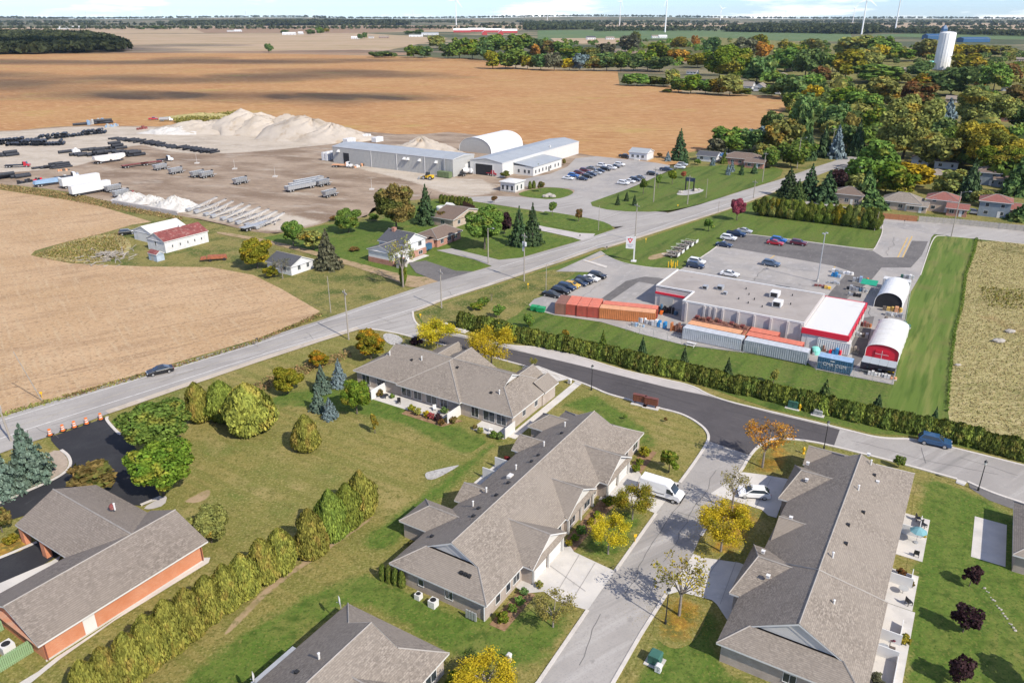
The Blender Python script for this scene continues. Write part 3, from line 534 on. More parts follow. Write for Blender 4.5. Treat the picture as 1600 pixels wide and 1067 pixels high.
sheet('gravel_bed',[(222,795),(252,778),(262,775),(258,790),(235,797)],0.095,CONCPATH,1)
sheet('bare_patch',[(285,785),(300,775),(330,762),(330,775),(318,785),(300,788)],0.06,BARESOIL,2,under='lawn_tan',fw=.35)
sheet('bare_soil_strip',[(345,990),(412,918),(494,862),(566,818),(584,803),(588,809),(512,862),(428,920),(352,1000)],0.06,BARESOIL,2,under='lawn_tan',fw=.35)
sheet('stone_strip',[(664,740),(672,737),(716,727),(717,729),(684,748),(670,751),(665,747)],0.09,PALEROCK,1)
sheet('stone_bed',[(598,522),(612,521),(630,529),(628,538),(612,541),(600,532)],0.09,PALEROCK,2)
sheet('gravel_bed',[(1056,303),(1072,297),(1100,296),(1098,301),(1075,306),(1060,306)],0.145,PALEROCK,1)
sheet('worn_soil',[(1010,402),(1030,396),(1068,390),(1075,392),(1040,402),(1015,408)],0.07,BARESOIL,2,under='lawn_tan',fw=.35)
sheet('bare_soil',[(50,400),(110,378),(150,368),(190,366),(210,385),(190,402),(150,412),(100,410)],0.085,MEADOW,2)

# cracks, sealed joints and stains of the paving: thin dark lines
def crack(px0,px1,wob,w,mat,z,name='road_crack'):
    A,B = G(*px0),G(*px1);L = math.hypot(B[0]-A[0],B[1]-A[1]);n = max(3,int(L/1.3));nx,ny = -(B[1]-A[1])/L,(B[0]-A[0])/L;m = MB();d = 0;P = []
    for i in range(n+1): d = d*.7+rnd.uniform(-wob,wob);P.append((A[0]+(B[0]-A[0])*i/n+nx*d,A[1]+(B[1]-A[1])*i/n+ny*d))
    strip(m,P,w,z,z);tag(m.build(name,mat),kind='structure')
TAR = plain('crack_sealant',(0.13,0.125,0.12),.7,var=.2);JOINT = plain('paving_joint',(0.30,0.28,0.26),.9,var=.1)
for a,b in (((80,665),(200,628)),((60,668),(95,684)),((250,598),(330,572)),((380,562),(520,512)),((590,496),(610,505)),((650,470),(760,434)),((800,420),(890,392)),((480,520),(492,530)),((700,456),(708,463)),((960,378),(1060,342))): crack(a,b,.35,.07,TAR,.19)
for a,b in (((1080,760),(980,930)),((1120,735),(1040,880)),((985,905),(1010,925)),((940,960),(905,1040)),((1060,800),(1085,812)),((1330,690),(1560,745)),((1440,700),(1450,725)),((1500,715),(1590,745))): crack(a,b,.25,.06,TAR,.125)
for a,b in (((780,549),(1060,618)),((960,598),(1090,634)),((1130,640),(1290,680))): crack(a,b,.2,.05,BLACKASPH,.14)
for a,b in (((1100,425),(1300,455)),((1120,400),(1270,425)),((960,450),(1000,442)),((1200,410),(1180,440)),((1400,372),(1385,400)),((880,480),(940,445)),((1360,480),(1345,560))): crack(a,b,.5,.08,TAR,.2)
for a,b in (((905,868),(868,930)),((930,880),(890,945)),((860,885),(915,925)),((1000,745),(985,786)),((1030,752),(1010,796)),((1175,746),(1150,785)),((1205,748),(1180,795)),((1125,873),(1085,930)),((1150,878),(1125,945)),((875,592),(845,575))): crack(a,b,0,.06,JOINT,.16,'paving_joint')
# ---------------------------------------------------------------- foliage
def leafcloud(P,Nrm,size,seed,up=0.0,flat=0.55,aspect=1.0):
    """many small leaf-clump quads at P, facing roughly along Nrm"""
    rg = np.random.default_rng(seed);n = len(P)
    d = Nrm+rg.normal(0,flat,(n,3));d[:,2] += up;d /= np.linalg.norm(d,axis=1)[:,None]+1e-9
    a = np.cross(d,rg.normal(0,1,(n,3)));a /= np.linalg.norm(a,axis=1)[:,None]+1e-9
    b = np.cross(d,a);s = size*rg.uniform(0.6,1.35,n)[:,None] if np.isscalar(size) else (size*rg.uniform(0.7,1.3,n))[:,None]
    a = a*s;b = b*s*aspect;k = (d*s*0.35)
    V = np.stack([P-a,P+b*0.8-k,P+a,P-b*0.8-k],1).reshape(-1,3)
    return V
def quadmesh(name,V,mat):
    n = len(V)//4;me = bpy.data.meshes.new(name)
    me.vertices.add(len(V));me.vertices.foreach_set('co',V.astype(np.float32).ravel())
    me.loops.add(4*n);me.loops.foreach_set('vertex_index',np.arange(4*n,dtype=np.int32))
    me.polygons.add(n);me.polygons.foreach_set('loop_start',np.arange(0,4*n,4,dtype=np.int32));me.polygons.foreach_set('loop_total',np.full(n,4,np.int32))
    me.update(calc_edges=True);me.materials.append(mat);return me
def sph(rg,n):
    p = rg.normal(0,1,(n,3));return p/np.linalg.norm(p,axis=1)[:,None]
def crown_round(seed,n,leaf,lobes=22,squash=1.0,hollow=0.0):
    rg = np.random.default_rng(seed)
    c = sph(rg,lobes)*rg.uniform(0.40,0.80,lobes)[:,None];c[:,2] *= 0.95
    c[0] = (0,0,0.1);rad = rg.uniform(0.17,0.37,lobes);rad[0] = 0.55
    w = rad**2;idx = rg.choice(lobes,n,p=w/w.sum())
    d = sph(rg,n);P = c[idx]+d*(rad[idx]*rg.uniform(0.72,1.06,n))[:,None]
    keep = np.ones(n,bool)
    for k in range(lobes):                                  # drop what is buried inside other clumps
        dist = np.linalg.norm(P-c[k],axis=1);keep &= ~((idx != k) & (dist < rad[k]*0.78))
    P,d = P[keep],d[keep];P[:,2] = np.where(P[:,2] < -0.62,-0.62+(P[:,2]+0.62)*0.35,P[:,2])
    return leafcloud(P,d,leaf,seed+1,up=0.25)
def crown_spruce(seed,n,leaf,droop=0.22):
    rg = np.random.default_rng(seed);out = [];L = 12;Nn = []
    for i in range(L):
        t = i/(L-1);z = t*0.97;r = (1-t)**0.85*(0.93+0.14*rg.random())+0.03;nb = max(4,int(10*(1-t))+4);m = max(4,int(n/L*(1.7*(1-t)+0.2)/nb));a0 = rg.random()*6
        for j in range(nb):
            a = a0+2*math.pi*j/nb+rg.normal(0,.12);rr = r*rg.uniform(0.66,1.16);s = np.sqrt(rg.uniform(0.12,1,m))
            x = s*rr;sp = rg.normal(0,0.035+0.05*s,m)*r
            P = np.stack([x*math.cos(a)-sp*math.sin(a),x*math.sin(a)+sp*math.cos(a),z-droop*0.28*x+rg.normal(0,.010,m)],1)
            out.append(P);Nn.append(np.tile([math.cos(a)*0.45,math.sin(a)*0.45,1.0],(m,1)))
    P = np.concatenate(out);return leafcloud(P,np.concatenate(Nn),leaf,seed+1,flat=0.4)
def crown_egg(seed,n,leaf,tip=0.75,bumps=46,pw=.62):
    """cedar: dense upright sprays over an egg with small bumps and dents, z 0..1"""
    rg = np.random.default_rng(seed);z = rg.beta(1.25,1.35,n);a = rg.uniform(0,2*math.pi,n)
    prof = np.sin(np.clip(z,0,1)**tip*math.pi)**pw
    bz = rg.random(bumps);ba = rg.uniform(0,6.283,bumps);amp = rg.uniform(-0.38,0.22,bumps);dr = np.zeros(n)
    for k in range(bumps):
        da = np.angle(np.exp(1j*(a-ba[k])));dr += amp[k]*np.exp(-((z-bz[k])/0.10)**2-(da/0.38)**2)
    r = prof*(1+dr)*rg.uniform(0.66,1.06,n)
    P = np.stack([r*np.cos(a),r*np.sin(a),z*(1+0.05*dr)],1);Nn = np.stack([np.cos(a),np.sin(a),0.55*np.ones(n)],1)
    return leafcloud(P,Nn,leaf,seed+1,flat=0.5)
def crown_sparse(seed,n,leaf,tips=None):
    rg = np.random.default_rng(seed);k = len(tips);P = np.array(tips)[rg.integers(0,k,n)]+rg.normal(0,0.10,(n,3))*(1 if n < 5000 else 1.25)
    return leafcloud(P,np.tile([0,0,1.0],(n,1)),leaf,seed+1,flat=0.7)
def limbs(seed,up=0.55,n=6,spread=1.0,twigs=3):
    """bare limb system in the unit crown (centre 0, radius 1): returns MB and twig tips"""
    rg = random.Random(seed);mb = MB();tips = []
    for i in range(n):
        a = 2*math.pi*i/n+rg.uniform(-.4,.4);z1 = rg.uniform(-0.1,.5);r1 = rg.uniform(.4,.62)*spread
        p1 = (r1*math.cos(a),r1*math.sin(a),z1);b0 = (0,0,rg.uniform(-.95,-.55));mb.tube(b0,p1,.035,.018,4,cap=False)
        for j in range(twigs):
            a2 = a+rg.uniform(-.7,.7);r2 = min(1,r1+rg.uniform(.15,.45));p2 = (r2*math.cos(a2)*spread,r2*math.sin(a2)*spread,z1+rg.uniform(-.1,.5));mb.tube(p1,p2,.016,.008,3,cap=False);tips.append(p2)
            for q in range(3):
                p3 = tuple(p2[d]+rg.uniform(-.24,.24)+(0.06 if d == 2 else 0) for d in range(3));mb.tube(p2,p3,.008,.004,3,cap=False);tips.append(p3)
            pm = tuple((p1[d]+p2[d])/2 for d in range(3));p4 = tuple(pm[d]+rg.uniform(-.28,.28) for d in range(3));mb.tube(pm,p4,.009,.004,3,cap=False);tips.append(p4)
    return mb,tips
LM = LF['green']
PRO = {
 'round': [quadmesh('crown',crown_round(10+i,15000,0.050,34),LM) for i in range(5)],
 'roundfar': [quadmesh('crown',crown_round(30+i,2200,0.110,22),LM) for i in range(5)],
 'spruce': [quadmesh('crown',crown_spruce(50+i,8000,0.05),LM) for i in range(3)],
 'sprucefar': [quadmesh('crown',crown_spruce(60+i,1500,0.115),LM) for i in range(3)],
 'egg': [quadmesh('crown',crown_egg(70+i,10000,0.050,tip=.68,pw=.68),LM) for i in range(4)],
 'eggfar': [quadmesh('crown',crown_egg(80+i,1100,0.13),LM) for i in range(3)],
 'col': [quadmesh('crown',crown_egg(90+i,1700,0.12,tip=0.6,bumps=20,pw=.28),LM) for i in range(4)],
 'sapling': [quadmesh('crown',crown_round(100+i,1500,0.095,12),LM) for i in range(3)],
 'bush': [quadmesh('crown',crown_round(110+i,1300,0.13,14),LM) for i in range(3)],
}
SPL,SPC = [],[]
for i in range(3):
    mb,tips = limbs(200+i,n=8);SPL.append(mb.mesh('trunk',[PALEBARK]));SPC.append([quadmesh('crown',crown_sparse(210+i,nn,sz,tips),LM) for nn,sz in ((800,.05),(1700,.048),(9500,.036))])
def trunkmesh(seed,bark):
    rg = random.Random(seed);mb = MB();k = rg.uniform(-.03,.03);m = (k,-k,.5);t = (k*2,k,1.0)
    mb.tube((0,0,-.05),m,.035,.026,7,cap=False);mb.tube(m,t,.026,.008,6,cap=False)
    for i in range(5):
        a = 2*math.pi*i/5+rg.random();z = rg.uniform(.45,.7);r = rg.uniform(.12,.25);mb.tube((k,0,z),(r*math.cos(a),r*math.sin(a),z+rg.uniform(.15,.3)),.014,.005,4,cap=False)
    return mb.mesh('trunk',[bark])
TRK = [trunkmesh(300+i,BARK) for i in range(3)]
NT = [0]
def tree(name,label,cat,group,base,H,r,kind,leaf,lift=None,deg=None,stem=True):
    """trunk + crown on its base point; H overall height, r crown radius"""
    NT[0] += 1;rg = random.Random(NT[0]*13+5);deg = rg.uniform(0,360) if deg is None else deg
    t = thing(name,label,cat,(base[0],base[1],base[2] if len(base) > 2 else 0.05),deg,group)
    if kind.startswith('sparse'):
        i = rg.randrange(3);lift = 0.30 if lift is None else lift;hz = H*(1-lift)/2;zc = H*lift+hz
        tr = link('trunk',SPL[i],t,(0,0,zc));tr.scale = (r,r,hz)
        c = link('crown',SPC[i][{'sparse': 0,'sparsefull': 1,'sparselocust': 2}[kind]],t,(0,0,zc));c.scale = (r,r,hz)
        st = MB();st.tube((0,0,-.1),(0,0,zc-hz*.5),.02*H+.03,.016*H,7,cap=False);st.build('stem',PALEBARK,t)
    else:
        me = rg.choice(PRO[kind])
        if kind[:3] in ('spr','egg','col'):
            lift = (0.05 if kind[:3] == 'spr' else 0.0) if lift is None else lift
            c = link('crown',me,t,(0,0,H*lift));c.scale = (r,r,H*(1-lift))
        else:
            lift = 0.16 if lift is None else lift;hz = H*(1-lift)/2
            c = link('crown',me,t,(0,0,H*lift+hz));c.scale = (r*1.04,r*1.04,hz*1.04)
        if stem:
            tr = link('trunk',rg.choice(TRK),t);hh = H*(0.93 if kind[:3] in ('spr','egg','col') else 0.8);tr.scale = (hh*.75,hh*.75,hh)
    c.material_slots[0].link = 'OBJECT';c.material_slots[0].material = LF[leaf]
    return t
def T(px,ytop,w,kind,leaf,label,name='broadleaf_tree',cat='tree',group=None,lift=None,k=1.0,hr=.18):
    """tree sighted by its base point, its top and its crown width"""
    P = G(px[0],px[1]);H = max(0.8,hgt(P,ytop));r = w/2*depth((P[0],P[1],H*0.5))/F*k
    # a wide round crown reaches higher in the sight line than its axis: lower it a little
    if not kind.startswith(('spr','egg','col')): H = max(H*0.55,H-hr*r)
    return tree(name,label,cat,group,P,H,r,kind,leaf,lift)
def wood(name,label,poly,step,H,mat,n=26,leaf=0.34,seed=1,pts=None):
    """a far wood that reads as one mass: every crown is a cloud of leaf clumps"""
    rg = np.random.default_rng(seed);V = []
    W_ = [G(x,y)[:2] for x,y in poly] if poly else None
    if pts is None:
        xs = [p[0] for p in W_];ys = [p[1] for p in W_];pts = []
        def inside(x,y):
            c = False;j = len(W_)-1
            for i in range(len(W_)):
                (xi,yi),(xj,yj) = W_[i],W_[j]
                if (yi > y) != (yj > y) and x < (xj-xi)*(y-yi)/(yj-yi)+xi: c = not c
                j = i
            return c
        y = min(ys)
        while y < max(ys):
            x = min(xs)+rg.uniform(0,step)
            while x < max(xs):
                px_,py_ = x+rg.normal(0,step*.3),y+rg.normal(0,step*.3)
                if inside(px_,py_): pts.append((px_,py_))
                x += step
            y += step
    for (x,y) in pts:
        h = H*rg.uniform(0.75,1.2);r = min(step*0.75,h*0.62)*rg.uniform(0.8,1.25)
        d = sph(rg,n);d[:,2] = np.abs(d[:,2])*1.0-0.25*rg.random(n)
        P = np.array([x,y,h*0.5])+d*np.array([r,r,h*0.5])*rg.uniform(.75,1.02,n)[:,None]
        V.append(leafcloud(P,d,r*leaf*1.5,int(rg.integers(1e9)),up=0.3))
    o = link(name,quadmesh(name,np.concatenate(V),mat))
    return tag(o,label,'wood',None,'stuff')
# ---------------------------------------------------------------- buildings
def frame(px,z,deg): 
    P = G(px[0],px[1],z);return (P[0],P[1],0.0),deg
class Bld:
    """u along the axis, v to its right, metres from the survey corner; all parts are children of one Empty"""
    def __init__(s,name,label,cat,o,deg,group=None):
        s.root = thing(name,label,cat,o,deg,group)
        s.roof = MB();s.trim = MB();s.gab = MB();s.wall = MB();s.cap = MB()
    def p(s,u,v,z): return (u,-v,z)
    def wing(s,u0,u1,v0,v1,ze,zr,axis='u',e0='hip',e1='hip',set0=None,set1=None,walls=True,inset=0.45,zg=None,wall_to=None,fas=0.2,caps=True):
        """roof wing; ends: 'hip', 'gable', 'dutch' (hip with a gablet), 'open' (runs into another roof)"""
        A = (lambda a,b,z: s.p(a,b,z)) if axis == 'u' else (lambda a,b,z: s.p(b,a,z))
        a0,a1,b0,b1 = (u0,u1,v0,v1) if axis == 'u' else (v0,v1,u0,u1)
        bm_ = (b0+b1)/2;hw = (b1-b0)/2;k = (zr-ze)/hw
        ends = []
        for e,st,a,sg in ((e0,set0,a0,1),(e1,set1,a1,-1)):
            if e == 'hip': d = hw if st is None else st;ends.append((a+sg*d,None))
            elif e == 'dutch': d = hw*0.5 if st is None else st;ends.append((a+sg*d,ze+d*k))
            else: ends.append((a,None))
        r0,r1 = ends[0][0],ends[1][0]
        T_ = s.roof
        for side,b in ((0,b0),(1,b1)):
            L0,L1 = A(a0,b,ze),A(a1,b,ze)
            pts = [L0,L1]
            if e1 == 'dutch': zq = ends[1][1];bb = bm_+(b-bm_)*(zr-zq)/(zr-ze);pts += [A(r1,bb,zq)]
            pts += [A(r1,bm_,zr),A(r0,bm_,zr)]
            if e0 == 'dutch': zq = ends[0][1];bb = bm_+(b-bm_)*(zr-zq)/(zr-ze);pts += [A(r0,bb,zq)]
            T_.add(pts,[tuple(range(len(pts)))])
            s.trim.quad(A(a0,b,ze),A(a1,b,ze),A(a1,b,ze-fas),A(a0,b,ze-fas))
        for e,a,(r,zq),sg in ((e0,a0,ends[0],-1),(e1,a1,ends[1],1)):
            if e == 'hip':
                T_.tri(A(a,b0,ze),A(a,b1,ze),A(r,bm_,zr));s.trim.quad(A(a,b0,ze),A(a,b1,ze),A(a,b1,ze-fas),A(a,b0,ze-fas))
                if caps:
                    for b in (b0,b1): s.cap.bar(A(a,b,ze+.02),A(r,bm_,zr+.02),.13)
            elif e == 'dutch':
                h2 = hw*(zr-zq)/(zr-ze)
                T_.quad(A(a,b0,ze),A(a,b1,ze),A(r,bm_+h2,zq),A(r,bm_-h2,zq));s.trim.quad(A(a,b0,ze),A(a,b1,ze),A(a,b1,ze-fas),A(a,b0,ze-fas))
                s.gab.tri(A(r-sg*.25,bm_-h2,zq),A(r-sg*.25,bm_+h2,zq),A(r-sg*.25,bm_,zr-.03))
                for b in (-1,1): s.trim.quad(A(r+sg*.05,bm_+b*h2,zq),A(r+sg*.05,bm_,zr),A(r+sg*.05,bm_,zr-.22),A(r+sg*.05,bm_+b*h2*0.93,zq))
                if caps:
                    for b in (b0,b1): s.cap.bar(A(a,b,ze+.02),A(r,bm_+(b-bm_)*(zr-zq)/(zr-ze),zq+.02),.13)
            elif e == 'gable':
                i = inset
                s.gab.tri(A(a-sg*i,b0+i,ze+.05),A(a-sg*i,b1-i,ze+.05),A(a-sg*i,bm_,zr-i*k*.9))
                for b in (b0,b1):
                    s.trim.quad(A(a,b,ze),A(a,bm_,zr),A(a,bm_,zr-fas),A(a,b,ze-fas))
                    s.gab.quad(A(a,b,ze-fas),A(a,bm_,zr-fas),A(a-sg*i,bm_,zr-fas-.01),A(a-sg*i,b,ze-fas-.01))
        if caps: s.cap.bar(A(r0,bm_,zr+.02),A(r1,bm_,zr+.02),.13)
        # soffit and walls
        s.gab.quad(A(a0,b0,ze-fas+.01),A(a1,b0,ze-fas+.01),A(a1,b1,ze-fas+.01),A(a0,b1,ze-fas+.01))
        if walls:
            i = inset;wa0 = a0 if e0 == 'open' else a0+i;wa1 = a1 if e1 == 'open' else a1-i
            x = sorted((A(wa0,b0+i,0)[0],A(wa1,b1-i,0)[0]));y = sorted((A(wa0,b0+i,0)[1],A(wa1,b1-i,0)[1]))
            s.wall.box(x[0],x[1],y[0],y[1],-0.1,(ze if wall_to is None else wall_to)-.02)
    def close(s,roofm,wallm,gabm=None,trimm=None,capm=None):
        if s.roof.v: s.roof.build('roof',roofm,s.root)
        if s.wall.v: s.wall.build('wall',wallm,s.root)
        if s.gab.v: s.gab.build('gable',gabm or SIDING,s.root)
        if s.trim.v: s.trim.build('fascia',trimm or TRIM,s.root)
        if s.cap.v: s.cap.build('ridge_cap',capm or CAPM,s.root)
        return s.root
    def window(s,u,v,z,w,h,face,name='window',framem=None,pane=None,mull=1):
        """window on a wall; face 'u+','u-','v+','v-' is the outward direction"""
        mb = MB();gl = MB();t = .06;e = .05
        def q(a,zz,off): return s.p(u+off*(1 if face == 'u+' else -1),v+a,zz) if face[0] == 'u' else s.p(u+a,v+off*(1 if face == 'v+' else -1),zz)
        def slab(a0,a1,z0,z1,o0,o1,M):
            vs = [q(a,zz,o) for o in (o0,o1) for a,zz in ((a0,z0),(a1,z0),(a1,z1),(a0,z1))]
            M.add(vs,[(3,2,1,0),(4,5,6,7),(0,1,5,4),(1,2,6,5),(2,3,7,6),(3,0,4,7)])
        slab(-w/2-t,w/2+t,z-t,z,.0,e+.02,mb);slab(-w/2-t,w/2+t,z+h,z+h+t,.0,e,mb)
        slab(-w/2-t,-w/2,z,z+h,0,e,mb);slab(w/2,w/2+t,z,z+h,0,e,mb)
        for i in range(mull): a = -w/2+w*(i+1)/(mull+1);slab(a-.025,a+.025,z,z+h,0,e-.01,mb)
        slab(-w/2,w/2,z,z+h,.004,.02,gl)
        f = mb.build(name,framem or TRIM,s.root);gl.build('pane',pane or GLASS,f);return f
    def slab(s,name,u0,u1,v0,v1,z0,z1,mat):
        mb = MB();mb.box(u0,u1,-v1,-v0,z0,z1);return mb.build(name,mat,s.root)
    def vent(s,u,v,z,kind='pipe'):
        mb = MB()
        if kind == 'pipe': mb.tube((u,-v,z-.2),(u,-v,z+.75),.11,None,8);mb.tube((u,-v,z+.75),(u,-v,z+.83),.16,.05,8);mb.build('vent_pipe',TRIM,s.root)
        elif kind == 'box': mb.box(u-.2,u+.2,-v-.2,-v+.2,z-.1,z+.22);mb.build('roof_vent',BLACKM,s.root)
        else: mb.box(u-.17,u+.17,-v-.17,-v+.17,z-.1,z+.22);mb.box(u-.22,u+.22,-v-.22,-v+.22,z+.23,z+.29);mb.build('roof_vent',TRIM,s.root)
def rz(v,ze,zr,v0,v1): return zr-abs(v-(v0+v1)/2)*(zr-ze)/((v1-v0)/2)

# --- townhouse block in the middle
o,a = frame((760,947),2.7,58.5)
A_ = Bld('townhouse_block','long grey shingled townhouse block in the middle with the white van at its driveway','house',o,a)
A_.wing(0,44.4,-13.7,0,2.7,6.3,'u','dutch','dutch',3.2,3.7)
for uc,hw,vf,zp in ((32.7,4.2,1.25,5.05),(22.7,4.2,0.35,5.0),(12.0,4.2,1.35,5.05)):
    A_.wing(uc-hw,uc+hw,-6.4,vf,2.72,zp,'v','open','gable',inset=.45)
    # pent roof over the garage doors
    mb = MB();w = hw-.05
    mb.add([(uc-w,-(vf+.05),2.55),(uc+w,-(vf+.05),2.55),(uc+w,-(vf-.5),2.95),(uc-w,-(vf-.5),2.95),(uc-w,-(vf+.05),2.42),(uc+w,-(vf+.05),2.42)],[(0,1,2,3),(0,1,5,4)]);mb.build('pent_roof',SHING,A_.root)
    gu = (uc-1.9,uc+1.9) if vf > .5 else ()
    for x in gu:
        d = A_.slab('garage_door',x-1.55,x+1.55,vf-.44,vf-.38,0.02,2.2,TRIM)
        for q in range(3):
            mb = MB();mb.box(x-1.53,x+1.53,-(vf-.37),-(vf-.385),.55+q*.55,.58+q*.55);mb.build('panel_joint',METALGREY,d)
    for x in (uc-hw+.6,uc,uc+hw-.6): A_.slab('porch_column',x-.12,x+.12,vf-.35,vf-.1,0,2.5,SIDING)
    if not gu:
        for x in (uc-2.2,uc+2.2): A_.window(x,vf-.45,.7,1.7,1.4,'v+')
A_.wing(7.1,12.7,-18.0,-9.5,2.7,4.3,'v','hip','open',inset=.4)
A_.wing(14.4,19.2,-14.6,-9.5,2.75,4.2,'v','gable','open',inset=.4)
A_.wing(29.4,34.2,-14.9,-9.5,2.75,4.2,'v','gable','open',inset=.4)
A_.wing(36.8,41.8,-16.4,-9.5,2.7,4.3,'v','hip','open',inset=.4)
for u,v in ((8.2,-12.6),(24.3,-12.9),(27.6,-12.9)):
    A_.slab('privacy_screen',u-.06,u+.06,-16.6,-13.5,0,1.9,TRIM)
A_.slab('patio_slab',20,29,-17,-13.3,0.0,0.09,CONC)
for u,w in ((17.3,1.6),(7.0,1.4),(27.6,1.5),(38.5,1.7),(42.2,1.7)): A_.window(u,-.45,.75,w,1.45,'v+')
for u in (3.0,5.2): A_.window(u,-.45,.75,.9,1.4,'v+',mull=0)
A_.window(.45,-5.4,.9,1.0,1.1,'u-');A_.window(.45,-9.4,1.0,.7,.9,'u-',mull=0)
for v in (-2.5,-6.5,-10.6): A_.window(43.95,v,.8,1.6,1.4,'u+')
for u,v in ((16.2,-10.6),(12.5,-10.2),(22.4,-9.8),(29.5,-9.4),(36.3,-9.6)): A_.vent(u,v,rz(v,2.7,6.3,-13.7,0))
for u,v in ((9.4,-8.0),(11.4,-8.6),(18.0,-8.3),(24.2,-8.4),(26.1,-8.4),(33.4,-8.6),(5.4,-11.4),(14.6,-8.0)): A_.vent(u,v,rz(v,2.7,6.3,-13.7,0),'box')
for q in range(3): A_.vent(2.0,-4.7+q*.55,3.75,'box')
A_.slab('roof_skylight',19.6,20.5,-9.6,-9.0,4.9,5.35,TRIM)
A_.slab('downspout',.3,.42,-.6,-.48,0,2.6,TRIM);A_.slab('downspout',.3,.42,-13.2,-13.08,0,2.6,TRIM)
A_.close(SHING,STONEWALL)

# --- townhouse block on the right
o,a = frame((1430,737),2.7,58.5)
B_ = Bld('townhouse_block','grey shingled townhouse block at lower right with patios along its lawn side','house',o,a)
B_.wing(-34.5,-0.6,-13.7,0,2.7,6.3,'u','open','dutch',set1=4.9)
B_.wing(-46.2,-30.6,-13.9,0.35,2.7,6.62,'u','dutch','hip',2.6,3.6)
for uc,hw,vf,zp,top in ((-11.9,4.8,-14.9,5.0,1),(-23.4,3.4,-13.4,4.5,0),(-33.2,5.0,-15.0,5.0,1)):
    B_.wing(uc-hw,uc+hw,vf,-6.6,2.72,zp,'v','hip' if top else 'gable','open',set0=1.6,inset=.45)
    if top:
        for x in (uc-1.9,uc+1.9): B_.slab('garage_door',x-1.55,x+1.55,vf+.38,vf+.44,.02,2.2,TRIM)
B_.wing(-6.2,-0.9,-14.0,-8,2.72,4.4,'v','gable','open')
for u in (-8.5,-12.8,-21.8,-26.4,-34.2,-38.2,-42): B_.window(u,-.43,.4,1.8,1.9,'v+')
for u in (-18.6,-27.4,-41.3): B_.window(u,-13.27,.8,1.4,1.4,'v-')
B_.window(-45.75,-6.5,.9,1.2,1.1,'u-')
B_.window(-45.75,-3.0,.9,1.0,1.1,'u-')
for u,v,kd in ((-4.5,-6.0,'cap'),(-6.4,-5.4,'pipe'),(-8.3,-4.6,'box'),(-9.4,-4.0,'cap'),(-14.2,-5.8,'pipe'),(-22.6,-5.6,'box'),(-26.2,-5.2,'box'),(-30.2,-6.0,'pipe'),(-9.0,-13.0,'cap'),(-13.4,-12.2,'cap'),(-23.2,-12.0,'cap'),(-31.6,-13.2,'cap'),(-35.6,-11.6,'cap'),(-37.2,-4.5,'pipe'),(-18,-4.5,'box')):
    zz = rz(v,2.7,6.3,-13.7,0);zz = max(zz,4.55 if v < -11.5 else zz);B_.vent(u,v,zz,kd)
B_.close(SHING,STONEWALL)
# patios of the right block: slabs and low privacy walls belong to it
for u0,u1,v1 in ((-17.2,-7.2,3.0),(-27.2,-20.4,2.9),(-41.5,-27.3,3.2)): B_.slab('patio_slab',u0,u1,-.4,v1,0,.12,CONC)
for u in (-12.2,-23.2,-33.6,-36.3): B_.slab('privacy_screen',u-.06,u+.06,-.4,2.4,.12,1.5,TRIM)
for u0,u1,v in ((-12.1,-8.2,2.0),(-23.1,-20.6,2.2),(-33.5,-30.4,2.2),(-41,-36.4,2.4)): B_.slab('patio_rail',u0,u1,v-.04,v+.04,.12,1.05,TRIM)

# --- townhouse block by the junction
o,a = frame((800,656),2.7,58.5)
C_ = Bld('townhouse_block','grey shingled townhouse block near the road junction with flower beds on its patio','house',o,a)
C_.wing(0.8,15.4,-34.4,-0.3,2.7,6.3,'v','dutch','dutch',4.2,4.6)
C_.wing(0.3,14,-24.0,-10.4,2.72,6.22,'u','hip','open',set0=6.7,walls=False)
C_.wing(8,17.4,-27.4,-17.8,2.72,4.9,'u','open','gable')
C_.wing(8,16.6,-8.6,-2.8,2.72,4.6,'u','open','gable')
C_.wing(11,15.9,-4.6,-0.1,2.72,4.1,'u','open','gable')
for v,w in ((-31.8,1.7),(-28.2,2.0),(-22.5,2.0),(-20,1.6),(-17.0,2.2),(-14.4,1.4),(-5.2,2.2),(-8,1.4),(-2.8,1.8)): C_.window(1.25,v,.45,w,1.75,'u-')
for u in (5,9,12): C_.window(u,-.75,1.0,1.0,1.0,'v+',mull=0)
for v,u in ((-29.5,5.5),(-24.6,5.7),(-22.7,6.2),(-18.0,6.6),(-15.2,6.6),(-4.9,4.0),(-6.4,3.8)): C_.vent(u,v,6.3-abs(u-8.1)*.49,'pipe' if u in (5.5,6.2,4.0) else 'box')
for v in (-27.3,-10.9,-0.2): C_.slab('privacy_screen',-2.6 if v < -1 else -1.8,1.2,v-.06,v+.06,0,1.9,TRIM)
C_.slab('patio_slab',-2.3,1.2,-31.5,-12.5,0,.1,CONC);C_.slab('patio_slab',-2.0,1.2,-6.6,-.3,0,.1,CONC)
C_.slab('concrete_walk',-1,24,-.2,1.2,0,.1,CONC)
C_.close(SHING,STONEWALL)

